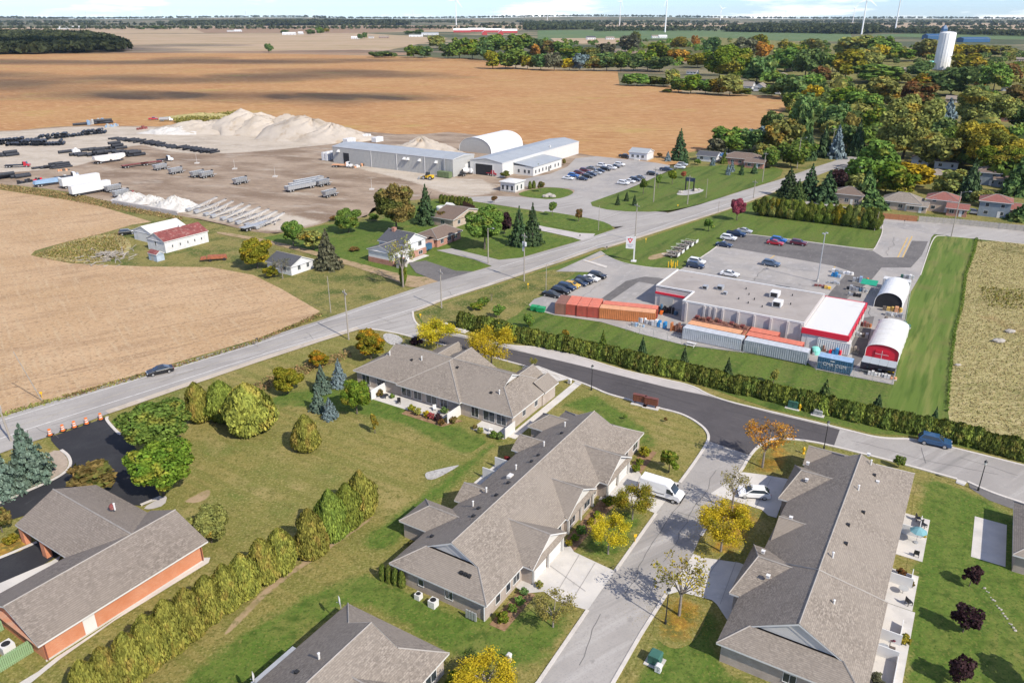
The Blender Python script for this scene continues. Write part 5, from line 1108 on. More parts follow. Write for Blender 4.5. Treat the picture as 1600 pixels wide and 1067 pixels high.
# --- farm place
o,a = frame((1037/4,180+865/4),0,57)
N_ = Bld('barn','long white barn with a rusty red metal roof','barn',o,a)
N_.wing(-.2,14.6,-8.4,.3,3.4,5.5,'u','gable','gable',inset=.25,caps=False)
for u in (2.4,4.9,7.4,9.7,12.0): N_.window(u,.05,1.3,.35,.7,'v+',mull=0)
N_.window(.05,-4.2,1.6,.6,1.2,'u-',mull=0)
N_.slab('ventilator',8.0,8.7,-4.5,-3.8,5.2,5.9,TRIM);N_.close(RUST,plain('weathered_white_boards',(0.60,0.59,0.58),.8,var=.12,scale=1.2),plain('weathered_gable_boards',(0.50,0.49,0.49),.8,var=.12,scale=1.2))
o2,a = frame((915/4,180+765/4),3,57)
N2 = Bld('machine_shed','white machine shed with pale metal roof behind the rusty roofed barn','shed',o2,a)
N2.wing(3.0,15,-11.8,-2.2,3,4.7,'u','gable','gable',inset=.2,caps=False);N2.slab('shed_door',3.1,3.2,-9.6,-4.4,0,2.7,TRIM);N2.close(METALWHITE,WHITESIDE,WHITESIDE)
o3,a = frame((935/4,180+905/4),0,57)
N3 = Bld('garden_shed','little grey blue shed with a dark red roof in front of the barn','shed',o3,a)
N3.wing(-.2,2.4,-.2,3.8,2.1,2.9,'v','gable','gable',inset=.15,caps=False);N3.slab('shed_door',-.06,-.02,1.0,2.2,0,1.8,METALGREY);N3.close(RUST,plain('grey_blue_boards',(0.36,0.42,0.48),.8),plain('grey_blue_gable',(0.36,0.42,0.48),.8))
o,a = frame((400+215/3.81,330+385/3.81),0,57)
K_ = Bld('cottage','small white cottage with dark roof half hidden by yellow trees','house',o,a)
K_.wing(-.4,7.8,-9.4,.3,2.5,4.3,'v','gable','gable',inset=.3);K_.window(2.6,.0,1.0,.9,1.2,'v+');K_.window(5.6,.0,1.0,.8,1.2,'v+')
for v in (-2.5,-6.4): K_.window(-.1,v,.9,1.0,1.2,'u-')
K_.close(SHING_DK,WHITESIDE,WHITESIDE)
o,a = frame((600+120/6.4,340+480/6.4),0,57)
X_ = Bld('split_level_house','white split level house with grey roof and brick base beside the driveway','house',o,a)
X_.wing(4.0,13.8,-10,-.2,4.6,6.9,'v','gable','gable',inset=.35);X_.wing(-1.5,5.5,-9,.4,3.7,5.2,'u','gable','open',inset=.35)
X_.slab('brick_base',-1.22,3.4,-8.8,.13,-.1,1.5,HOUSEBRICK);X_.slab('brick_base',4.2,13.6,-.6,-.42,-.1,1.9,HOUSEBRICK)
for u in (6.4,11.0): X_.window(u,-.42 if 0 else -.4,.5,1.6,1.0,'v+');X_.window(u,-.55,2.9,1.4,1.2,'v+')
for u in (0.2,2.4): X_.window(u,.07,1.7,1.0,1.3,'v+')
X_.window(-1.15,-4,.4,1.6,.9,'u-');X_.slab('front_step',.5,12,-.1,1.8,0,.15,CONC);X_.slab('chimney',8,9,-8,-7,4.5,7.6,HOUSEBRICK)
X_.close(SHING_DK,WHITESIDE,WHITESIDE)
o,a = frame((600+540/6.4,340+300/6.4),0,57)
Y_ = Bld('bungalow','brick bungalow with a brown roof next to the split level house','house',o,a)
Y_.wing(-.8,11.6,-8.4,.5,2.6,4.5,'u','hip','hip',set0=3,set1=3,inset=.5);Y_.wing(-5.2,.5,-6.5,-1,2.4,3.7,'v','gable','open',inset=.3)
for u in (2,5.5,8.5): Y_.window(u,0,.9,1.4,1.1,'v+')
Y_.slab('front_door',6.9,7.8,-.02,.05,0,2.1,BROWNM);Y_.close(SHING_BROWN,HOUSEBRICK)
o,a = frame((708,357),0,57)
Z_ = Bld('bungalow','tan brick bungalow with brown gable roof behind the green tree','house',o,a)
Z_.wing(-.5,17,-9,.5,2.8,4.9,'v','gable','gable',inset=.4);Z_.window(3,.1,.9,1.4,1.2,'v+');Z_.window(-.1,-4,.9,1.4,1.2,'u-');Z_.close(SHING_BROWN,BUFFBRICK,BUFFBRICK)
x,y,_ = G(628,418);t = thing('playhouse','small weathered playhouse beside the dark driveway','playhouse',(x,y,.06),57)
m = MB();m.box(-1.2,1.2,-.9,.9,0,1.6);m.build('wall',WOODFENCE,t);m = MB();m.xprism([(-1.4,1.55),(1.4,1.55),(0,2.5)],-1.05,1.05);m.build('roof',SHING_DK,t)
x,y,_ = G(666,392);t = thing('covered_trailer','dark covered trailer parked between the two houses','trailer',(x,y,.06),57)
m = MB();m.box(-1.6,1.6,-.9,.9,.4,1.9);m.box(-1.7,1.7,-1,1,1.9,2.0);m.build('body',CONTBLUE,t);m = MB();m.tube((0,-.95,.35),(0,.95,.35),.33,None,10);m.build('wheel',RUBBER,t)
x,y,_ = G(703,330);t = thing('garden_shed','small white shed beside the clipped cedar hedge of the farm houses','shed',(x,y,.06),57)
m = MB();m.box(-1.4,1.4,-1.2,1.2,0,2.0);m.build('wall',WHITESIDE,t);m = MB();m.xprism([(-1.5,1.95),(1.5,1.95),(0,2.9)],-1.3,1.3);m.build('roof',METALWHITE,t)
x,y,_ = G(692,328);t = thing('round_pool','round above ground pool next to the small white shed','pool',(x,y,.06))
m = MB();m.lathe([(2.2,0),(2.2,1.1),(2.0,1.1),(2.0,.9)],18);m.build('pool_wall',FABRIC,t)
# rusty implement on the farm lawn
x,y,_ = G(340,407);t = thing('farm_wagon','rusty red hay wagon lying on the farm lawn','wagon',(x,y,.05),20)
m = MB();m.xprism([(-2.6,.8),(2.6,.6),(2.4,1.3),(-2.4,1.5)],-1.0,1.0);m.xprism([(-4.4,.7),(-2.7,.8),(-2.8,1.3),(-4.2,1.2)],-.9,.9);m.build('bed',plain('rusty_iron',(0.30,0.10,0.05),.9,var=.3,scale=1.5),t)
for i,(dx,dy) in enumerate(((-1.8,-1),(-1.8,1),(1.8,-1),(1.8,1))): m = MB();m.tube((dx,dy-.12,.42),(dx,dy+.12,.42),.42,None,10);m.build('wheel',RUBBER,t)
# debris heap
x,y,_ = G(168,402);o_ = MB()
for i in range(120):
    px_,py_ = rnd.gauss(0,3.2),rnd.gauss(0,3.5);zz = max(0,1.2-.25*math.hypot(px_,py_))+.1;an = rnd.uniform(0,3.1);l = rnd.uniform(.6,1.8);o_.tube((px_-l*math.cos(an),py_-l*math.sin(an),zz),(px_+l*math.cos(an),py_+l*math.sin(an),zz+rnd.uniform(-.3,.5)),rnd.uniform(.05,.16),None,4)
q = o_.build('scrap_heap',WOODPOLE);q.location = (x,y,.06);tag(q,'heap of old timber and scrap in the weeds by the barn','scrap heap')
# --- houses of the wooded town
def house(px,deg,L,Wd,ze,zr,roofm,wallm,label,ends='hip',name='house',cat='house',win=True,z=0.03,chim=False,gab=None):
    c = G(px[0],px[1]);b = Bld(name,label,cat,(c[0],c[1],z),deg)
    b.wing(-L/2-.5,L/2+.5,-Wd/2-.5,Wd/2+.5,ze,zr,'u',ends,ends,inset=.5)
    if win:
        n = max(2,int(L/3.2))
        for k in range(n):
            u = -L/2+L*(k+.5)/n
            if ze > 4: b.window(u,Wd/2,.9,1.2,1.1,'v+',mull=0);b.window(u,Wd/2,3.4,1.1,1.1,'v+',mull=0)
            else: b.window(u,Wd/2,.9,1.3,1.2,'v+')
        b.window(-L/2,0,ze-1.7,1.3,1.1,'u-')
        b.slab('back_door',L*.12,L*.12+.9,Wd/2,Wd/2+.06,0,2.05,TRIM)
    if chim: b.slab('chimney',-.4,.4,-1.6,-.8,ze,zr+.9,HOUSEBRICK)
    b.close(roofm,wallm,gab or wallm);return b
GREYSIDE = plain('blue_grey_siding',(0.20,0.235,0.27),.7);BROWNSIDE = plain('brown_siding',(0.28,0.20,0.16),.7)
SHING_TAN = shingle('tan_shingles',(0.27,0.22,0.18),(0.32,0.265,0.22),(0.21,0.175,0.145))
VA = -31.5
for args in [
 ((1325,316),VA,10,8.5,3.6,5.6,SHING_BROWN,BUFFBRICK,'brown hipped house just behind the tall trimmed hedge','hip'),
 ((1328,272),VA,9,7,2.8,3.9,SHING_DK,WHITESIDE,'low blue grey roofed bungalow beside the side street','hip'),
 ((1408,325),VA,12,9,2.9,5.4,SHING,BUFFBRICK,'grey hipped bungalow behind the stained fence','hip'),
 ((1432,330),VA,6,5,2.3,3.4,SHING,BUFFBRICK,'low grey roofed annex beside the grey bungalow','gable'),
 ((1470,328),VA,9.5,8.5,4.2,6.2,SHING_RED,BUFFBRICK,'two storey house with red hipped roof behind the grey fence','hip'),
 ((1494,336),VA,6,5,2.6,3.9,SHING_RED,HOUSEBRICK,'small red roofed garage right of the red hipped house','gable'),
 ((1551,336),VA,9.0,8,5.2,7.0,SHING_RED,GREYSIDE,'blue grey two storey house with a faded red roof','hip'),
 ((1583,338),VA,8.5,6,2.8,4.4,SHING_RED,HOUSEBRICK,'red roofed single storey wing at the right edge of the photo','gable'),
 ((1540,287),VA,9,8,5.0,6.9,SHING_BROWN,GREYSIDE,'two storey house with purple brown hip roof under the golden tree','hip'),
 ((1572,291),VA,9,8,2.9,4.8,SHING_BROWN,GREYSIDE,'brown roofed bungalow behind the blue grey two storey house','gable'),
 ((1461,282),VA,7,7,3.0,4.6,SHING_TAN,BUFFBRICK,'tan roofed house peeping out right of the bright yellow tree','hip'),
 ((1438,256),58.5,9,7,2.8,4.8,SHING_BROWN,WHITESIDE,'white gabled house in the trees above the yellow tree','gable'),
 ((1455,178),58.5,10,8,2.8,4.8,SHING_BROWN,BROWNSIDE,'brown gabled house in the trees below the rust coloured maple','gable'),
 ((1490,160),VA,11,8,2.8,4.8,SHING_TAN,BUFFBRICK,'peach brick house in the trees left of the golden trees','gable'),
 ((1580,190),VA,16,8,2.8,4.4,SHING_BROWN,HOUSEBRICK,'long low brown roofed house at the right edge','gable'),
 ((1594,212),VA,9,8,3.2,5.2,SHING,WHITESIDE,'white house at the right edge below the long brown one','gable'),
 ((1592,238),VA,9,8,3.0,4.8,SHING_BROWN,BROWNSIDE,'brown house at the right edge above the spruce','gable'),
 ((1572,142),58.5,12,8,3.2,5.4,SHING,WHITESIDE,'pale grey house among dark trees near the right edge','gable'),
 ((1595,148),VA,12,9,2.8,4.4,SHING_TAN,BUFFBRICK,'tan flat house at the right edge beside the pale grey one','hip'),
 ((1238,112),VA,15,10,3.2,6.2,SHING_TAN,BUFFBRICK,'brown roofed house at the woodland edge by the field','gable'),
 ((1222,122),58.5,11,9,3.0,5.2,SHING_TAN,BUFFBRICK,'tan roofed house left below the brown woodland house','gable'),
 ((1208,146),VA,14,8,2.6,3.8,SHING,WHITESIDE,'low white house at the tip of the golden field','gable'),
 ((1405,112),VA,20,14,3.4,5.0,SHING_TAN,BUFFBRICK,'wide tan roofed hall left of the water tower','hip'),
 ((1165,140),VA,14,9,3.4,6.8,SHING,WHITESIDE,'white house with grey gables at the field edge','gable'),
 ((1188,142),58.5,13,9,3.4,6.6,SHING,WHITESIDE,'white house wing with a gable facing the field','gable'),
 ((1082,116),VA,12,8,2.8,4.8,SHING,WHITESIDE,'small pale house behind the hedgerow in the golden field','gable'),
 ((1160,256),VA,17,9,3.0,5.0,SHING_BROWN,HOUSEBRICK,'brick bungalow with brown roof beside the road lawn','hip'),
 ((1107,251),VA,9,7,2.6,4.2,SHING_DK,WHITESIDE,'dark roofed small house behind the tall spruce','gable'),
 ((1122,250),VA,7,6,2.4,3.4,PALEBLUEROOF,WHITESIDE,'white shed with pale blue roof next to the dark roofed house','gable'),
 ((1207,236),58.5,11,8,2.8,4.6,SHING_TAN,BROWNSIDE,'tan hipped house left of the main road end','hip'),
 ((1180,262),VA,8,6,2.6,3.8,SHING_BROWN,HOUSEBRICK,'brick garage right of the brick bungalow','gable'),
 ((1478,262),VA,9,8,3.0,4.8,SHING_BROWN,WHITESIDE,'house hidden in shade below the large golden tree','hip'),
 ((1590,96),VA,16,10,3.4,5.2,SHING_TAN,BUFFBRICK,'pale house by the road beyond the town at right','gable'),
 ]: house(*args)
# --- farms and works far out
def shed(px,deg,L,Wd,ze,zr,roofm,wallm,label,name='farm_shed',cat='farm building',n=4):
    c = G(*px);b = Bld(name,label,cat,(c[0],c[1],-.2),deg);b.wing(-L/2,L/2,-Wd/2,Wd/2,ze,zr,'u','gable','gable',inset=.2,caps=False)
    for k in range(n): b.window(-L/2+L*(k+.5)/n,Wd/2-.2,1,2.2,1.6,'v+')
    b.close(roofm,wallm,wallm);return b
WR = plain('white_barn_roof',(0.72,0.72,0.72),.5,var=.05);BRED = plain('barn_red_boards',(0.45,0.06,0.06),.7)
for i,(x,y,L,Wd,deg,w) in enumerate(((722,51,70,26,4,BRED),(745,50,75,24,4,BRED),(770,51,70,26,4,BRED),(796,52,60,26,4,BRED),(757,55,40,18,94,BRED),(782,55,36,18,94,BRED))):
    shed((x,y),deg,L,Wd,8,15,WR,w,['leftmost red and white barn on the far farm','second red and white barn from the left on the far farm','third red and white barn from the left on the far farm','rightmost red and white barn on the far farm','nearer left red gabled barn end on the far farm','nearer right red gabled barn end on the far farm'][i],'dairy_barn','barn')
for x,y,L,Wd,ze,zr,r_,w_,lb in ((452,55,46,16,6,9,WR,WHITESIDE,'long white shed on the far left farm'),(470,54,18,14,6,9,WR,WHITESIDE,'short white shed beside the long white farm shed'),(556,61,26,14,4,7,WR,WHITESIDE,'white farm house in the bare field'),(580,60,16,12,4,7,SHING,WHITESIDE,'grey roofed farm house with two trees'),(600,60,30,12,4,7,SHING_TAN,BROWNSIDE,'tan shed right of the grey roofed farm house'),(650,58,44,14,4,6,WR,WHITESIDE,'low white shed in front of the red barns'),(672,55,60,14,5,8,METALROOF,WHITESIDE,'long grey shed left of the red barns'),
    (923,62,26,16,5,9,SHING_DK,WHITESIDE,'white farm house with dark roof among the trees'),(953,62,24,14,4,8,SHING,WHITESIDE,'grey roofed white house right of the dark roofed one'),(1024,60,24,12,5,9,SHING,WHITESIDE,'white farm house at the green field edge'),(1035,60,26,14,6,9,WR,WHITESIDE,'white farm shed beside the white farm house'),(98,46,60,20,8,12,WR,WHITESIDE,'far white barn left of the pale sheds'),(115,45,60,18,8,12,WR,WHITESIDE,'far pale shed on the left horizon'),(128,45,40,16,8,12,WR,WHITESIDE,'small far white shed beside the pale shed'),(372,50,30,14,5,8,WR,WHITESIDE,'white house by the left tree belt'),(360,50,24,14,5,8,SHING,WHITESIDE,'grey house by the left tree belt'),(1210,39,50,20,6,10,WR,WHITESIDE,'white shed on the far right field'),(900,38,60,24,6,10,WR,WHITESIDE,'white shed on the far pink field')):
    shed((x,y),3,L,Wd,ze,zr,r_,w_,lb)
bs = shed((1460,62),5,60,30,11,15,PALEBLUEROOF,plain('blue_cladding',(0.03,0.10,0.21),.6),'blue grain building left of the water tower','grain_mill','mill',0)
shed((1520,66),5,72,30,9,12,PALEBLUEROOF,MATS['blue_cladding'],'long low blue building right of the water tower','grain_mill','mill',0)
c = G(1473,60);t = thing('mill_tower','dark blue mill tower with pointed top behind the water tower','tower',(c[0],c[1],0));m = MB();m.box(-7,7,-7,7,0,26);m.build('shaft',PALEBLUEROOF,t);m = MB();m.box(-7,7,-7,7,26,36,taper=5.5);m.build('cap',PALEBLUEROOF,t)
# water tower (standpipe)
c = G(1470,109);H = hgt(c,51.5);t = thing('water_tower','tall white ribbed standpipe water tower above the town trees','water tower',(c[0],c[1],0));r = 11.6*depth((c[0],c[1],20))/F
m = MB();m.lathe([(r,0),(r,H-.5),(r*.97,H),(r*.6,H+.9),(0,H+1.4)],32);m.build('tank',plain('white_tower_paint',(0.74,0.74,0.73),.5,var=.05,scale=.15),t,True)
m = MB()
for k in range(20): A = 2*math.pi*k/20;m.box(r*math.cos(A)-.18,r*math.cos(A)+.18,r*math.sin(A)-.18,r*math.sin(A)+.18,0,H-.3)
m.build('rib',MATS['white_tower_paint'],t)
m = MB()
for k in range(16): A = 2*math.pi*k/16;B = 2*math.pi*(k+1)/16;m.tube((r*math.cos(A),r*math.sin(A),H+.3),(r*math.cos(A),r*math.sin(A),H+1.5),.07,None,4);m.tube((r*math.cos(A),r*math.sin(A),H+1.5),(r*math.cos(B),r*math.sin(B),H+1.5),.07,None,4)
for x,y in ((-2,0),(2,1),(0,-2.5)): m.tube((x,y,H+.8),(x,y,H+4),.12,None,5)
m.build('railing_and_antennas',GALV,t)
c = G(1462,103);b = Bld('pump_house','pale blue roofed pump house at the foot of the water tower','pump house',(c[0]-8,c[1],0),0);b.wing(-8,8,-6,6,4,6,'u','gable','gable',inset=.3,caps=False);b.window(-3,5.7,1,1.5,1.4,'v+');b.close(AQUA,WHITESIDE)
# wind turbines: (base x, base y, tip-of-tower y) ; the tower height follows from the sight line, blades fixed length
TM = plain('white_turbine_paint',(0.80,0.80,0.80),.4,var=.02)
HUBS = {}
for i,(x,y,ph,lb) in enumerate([(713,43,20,'wind turbine with a thick tower left of the red barns'),(968,41,150,'wind turbine standing between the far pink fields'),(1039,51,200,'nearest wind turbine at the far green field'),(1398,51,60,'wind turbine left of the water tower'),(855,35,10,'slender wind turbine behind the far wood'),(490,27,75,'wind turbine over the left tree belt'),(771,34,40,'distant wind turbine right of the red barns'),(40,26,0,'leftmost distant wind turbine'),(136,25,30,'distant wind turbine behind the left wood'),(207,23,95,'distant wind turbine above the left forest edge'),(281,23,40,'distant wind turbine at the left sky'),(364,25,20,'left one of a pair of distant wind turbines'),(385,25,70,'right one of a pair of distant wind turbines'),(252,26,10,'tiny wind turbine low on the horizon'),(1332,38,50,'distant wind turbine above the right forest'),(1125,37,80,'tiny wind turbine on the pink field horizon'),(1226,30,15,'tiny wind turbine above the dark right forest'),(645,31,33,'tiny wind turbine over the middle horizon'),(1346,54,5,'far mast with short blades at the right forest edge')]):
    y2 = max(y,33.0);c = G(x,y2);hub = 148.0 if i < 4 else 118.0;t = thing('wind_turbine',lb,'wind turbine',(c[0],c[1],0),math.degrees(math.atan2(c[1],c[0]))+200+ (i*37) % 60)
    k = 1.0
    m = MB();m.tube((0,0,-1),(0,0,hub),2.9,1.8,10);m.build('tower',TM,t);m = MB();m.box(-3,7,-1.8,1.8,hub-1.6,hub+2.2);m.build('nacelle',TM,t)
    for q in range(3):
        A = R(ph+120*q);m = MB();L = 46 if i > 3 else 60
        pts = []
        for s_,w in ((0,1.4),(.18,2.8),(.5,2.0),(1,.5)): pts.append((s_*L,w))
        for (s0,w0),(s1,w1) in zip(pts,pts[1:]):
            P = lambda s,w,e: (8+e,s*math.sin(A)+w*math.cos(A),hub+.4+s*math.cos(A)-w*math.sin(A))
            m.add([P(s0,-w0,0),P(s0,w0*.5,0),P(s1,w1*.5,0),P(s1,-w1,0),P(s0,-w0,.35),P(s0,w0*.5,.5),P(s1,w1*.5,.3),P(s1,-w1,.15)],[(0,1,2,3),(4,5,6,7),(0,1,5,4),(1,2,6,5),(2,3,7,6),(3,0,4,7)])
        m.build('blade',TM,t)
    m = MB();m.lathe([(0,0),(1.6,.3),(1.5,1.6),(0,2.6)],8);hb = m.build('hub',TM,t);hb.location = (7,0,hub+.4);hb.rotation_euler = (0,R(90),0)
# horizon rise and its woods
m = MB();xs = np.linspace(-11500,11500,61);hh = [30+14*math.sin(x/1900+1)+9*math.sin(x/730) + (14 if x < -2500 else 0) for x in xs]
prof = [(7600,0),(9000,.45),(10400,1),(11800,.9),(12500,-.05)]
for (xa,ha),(xb,hb_) in zip(zip(xs,hh),zip(xs[1:],hh[1:])):
    for (ya,ka),(yb,kb) in zip(prof,prof[1:]): m.quad((xa,ya,ka*ha-.6),(xb,ya,ka*hb_-.6),(xb,yb,kb*hb_-.6),(xa,yb,kb*ha-.6))
tag(m.build('hills',FAR_BASE),kind='structure')
def belt(lb,y0,y1,step,H,x0,x1,seed,zf=None,n=14,gap=0.0,rows=2):
    rg = np.random.default_rng(seed);pts = []
    for r in range(rows):
        for x in np.arange(x0,x1,step):
            if gap and math.sin(x*.0021+seed)+.6*math.sin(x*.0057+seed*2) < gap: continue
            pts.append((x+rg.normal(0,step*.3),y0+(y1-y0)*(r+rg.random())/rows))
    return wood('far_wood',lb,None,step,H,LF['farwood'],n,.42,seed,pts),pts
b1,_ = belt('blue green wooded rise along the whole horizon',10300,11600,46,22,-9500,9500,11,rows=3)
for v in b1.data.vertices: v.co.z += float(np.interp(v.co.x,xs,hh))*.97
belt('first broken tree belt in front of the horizon',7200,8000,34,22,-6500,6500,12,gap=-.9,rows=3)
belt('second broken tree belt across the far fields',5300,5700,28,19,-4600,4600,13,gap=-.6,rows=2)
belt('third broken tree belt across the far fields',4000,4200,22,16,-3000,3400,14,gap=.0)
wood('far_wood','dark wood behind the left field',[(-260,88),(0,86),(120,84),(190,82),(205,79),(185,70),(150,60),(60,56),(-260,54)],17,18,LF['farwood'],34,.34,21)
wood('far_wood','dark blue wood over the middle left fields',[(400,41),(540,39.6),(640,40.2),(610,38),(420,37)],26,28,LF['farwood'],24,.4,22)
wood('far_wood','dark wood beyond the far green field',[(820,48),(925,46),(935,43),(900,40),(820,40)],24,20,LF['farwood'],20,.4,23)
wood('far_wood','big dark forest right of the nearest wind turbine',[(1126,50),(1330,54),(1380,52),(1370,45),(1230,42.5),(1190,43)],22,21,LF['farwood'],22,.4,24)
wood('far_wood','tree belt behind the blue mill',[(1380,52),(1470,54),(1620,58),(1900,60),(1900,56),(1600,54),(1400,49)],20,14,LF['farwood'],22,.4,25)
wood('far_wood','trees of the farms around the green field',[(930,50),(985,49),(1085,49),(1130,50),(1080,48),(930,47.5)],22,12,LF['farwood'],20,.4,26)
wood('far_wood','distant trees along the left fields',[(280,40),(420,38),(430,37),(290,38)],22,26,LF['farwood'],22,.4,27)
# clouds drifting over the left fields: real banks of vapour whose shadows lie on the ground
cm = bpy.data.materials.new('cloud_vapour');cm.use_nodes = True;t_ = cm.node_tree;t_.nodes.clear();oo = t_.nodes.new('ShaderNodeOutputMaterial');pv = t_.nodes.new('ShaderNodeVolumePrincipled')
pv.inputs['Density'].default_value = 0.0065;pv.inputs['Color'].default_value = (1,1,1,1);t_.links.new(pv.outputs[0],oo.inputs['Volume'])
sd = (math.sin(SUN_AZ)*math.cos(SUN_EL),math.cos(SUN_AZ)*math.cos(SUN_EL),math.sin(SUN_EL))
def cloud(gx,gy,parts,label):
    k = 620/sd[2];t = thing('cloud',label,'cloud',(gx+sd[0]*k,gy+sd[1]*k,620))
    for (dx,dy,rx,ry) in parts:
        bm = bmesh.new();bmesh.ops.create_icosphere(bm,subdivisions=3,radius=1.0);me = bpy.data.meshes.new('billow');bm.to_mesh(me);bm.free();me.materials.append(cm)
        b = link('billow',me,t,(dx,dy,0));b.scale = (rx,ry,45)
rc = random.Random(31)
def billows(w,h,n,s): return [(rc.gauss(0,w*.5),rc.gauss(0,h*.5),s*rc.uniform(.5,1.5),s*rc.uniform(.16,.5)) for _ in range(n)]
for px,w,h,n,s_,lb in (((140,150),260,36,15,62,'low broken cumulus over the near part of the golden field'),((160,122),520,110,24,90,'broad broken cumulus over the middle of the golden field'),((620,152),130,20,7,50,'small cumulus over the field behind the works'),((250,96),620,90,14,130,'long cumulus over the far end of the golden field'),((300,77),1300,200,22,230,'broad cumulus over the left wood')):
    c = G(*px);cloud(c[0],c[1],billows(w,h,n,s_),lb)
# air
m = MB();m.box(-11900,11900,-400,12900,-3,176);hz = m.build('haze',[],None);hm = bpy.data.materials.new('haze');hm.use_nodes = True;t_ = hm.node_tree;t_.nodes.clear();oo = t_.nodes.new('ShaderNodeOutputMaterial');pv = t_.nodes.new('ShaderNodeVolumePrincipled')
pv.inputs['Density'].default_value = 2.4e-5;pv.inputs['Color'].default_value = (0.62,0.82,1.0,1);pv.inputs['Anisotropy'].default_value = 0.2;t_.links.new(pv.outputs[0],oo.inputs['Volume']);hz.data.materials.append(hm);tag(hz,'thin pale haze over the whole plain','haze',None,'stuff')
# ---------------------------------------------------------------- vehicles
PAINT = {k: gloss(k+'_car_paint',c,.3) for k,c in dict(black=(.012,.013,.016),navy=(.012,.03,.075),blue=(.022,.075,.17),brightblue=(.02,.13,.42),white=(.78,.78,.78),silver=(.45,.46,.47),grey=(.13,.135,.145),slate=(.09,.13,.19),red=(.42,.02,.035),maroon=(.12,.02,.035),yellow=(.62,.36,.02),green=(.02,.07,.05)).items()}
LAMP = gloss('lamp_lens',(.75,.75,.72),.15);TAIL = gloss('tail_lens',(.35,.01,.01),.2);RIM = plain('alloy_rim',(.5,.5,.5),.35,.6)
CARTYPE = {  # L, W, lower profile, greenhouse profile, wheel r, wheel x
 'sedan': (4.75,1.84,[(-2.36,.32),(2.34,.30),(2.38,.62),(2.1,.78),(1.05,.93),(-1.55,.98),(-2.28,.93),(-2.38,.66)],[(1.15,.92),(.30,1.40),(-.75,1.44),(-1.75,.97)],.33,1.42),
 'hatch': (4.4,1.82,[(-2.15,.33),(2.15,.32),(2.2,.66),(1.95,.84),(1.05,.98),(-2.08,1.02),(-2.2,.7)],[(1.2,.97),(.35,1.46),(-1.35,1.50),(-2.05,1.01)],.33,1.32),
 'suv': (4.75,1.92,[(-2.34,.38),(2.3,.36),(2.38,.78),(2.2,.98),(1.1,1.08),(-2.26,1.12),(-2.38,.8)],[(1.25,1.07),(.45,1.64),(-1.75,1.70),(-2.22,1.11)],.37,1.42),
 'pickup': (5.8,2.0,[(-2.88,.48),(2.8,.44),(2.88,.9),(2.65,1.08),(1.3,1.16),(-2.86,1.16),(-2.9,.9)],[(1.5,1.15),(.85,1.80),(-.75,1.82),(-1.0,1.15)],.40,1.8),
}
def wheelset(t,r,xs,w,tw=.22):
    tm = MB();tm.tube((0,-tw/2,0),(0,tw/2,0),r,None,12);tme = tm.mesh('wheel',[RUBBER]);rm = MB();rm.tube((0,-tw/2-.012,0),(0,tw/2+.012,0),r*.62,None,10);rme = rm.mesh('rim',[RIM])
    for x in xs:
        for y in (-w/2+tw/2,w/2-tw/2): o = link('wheel',tme,t,(x,y,r));link('rim',rme,o)
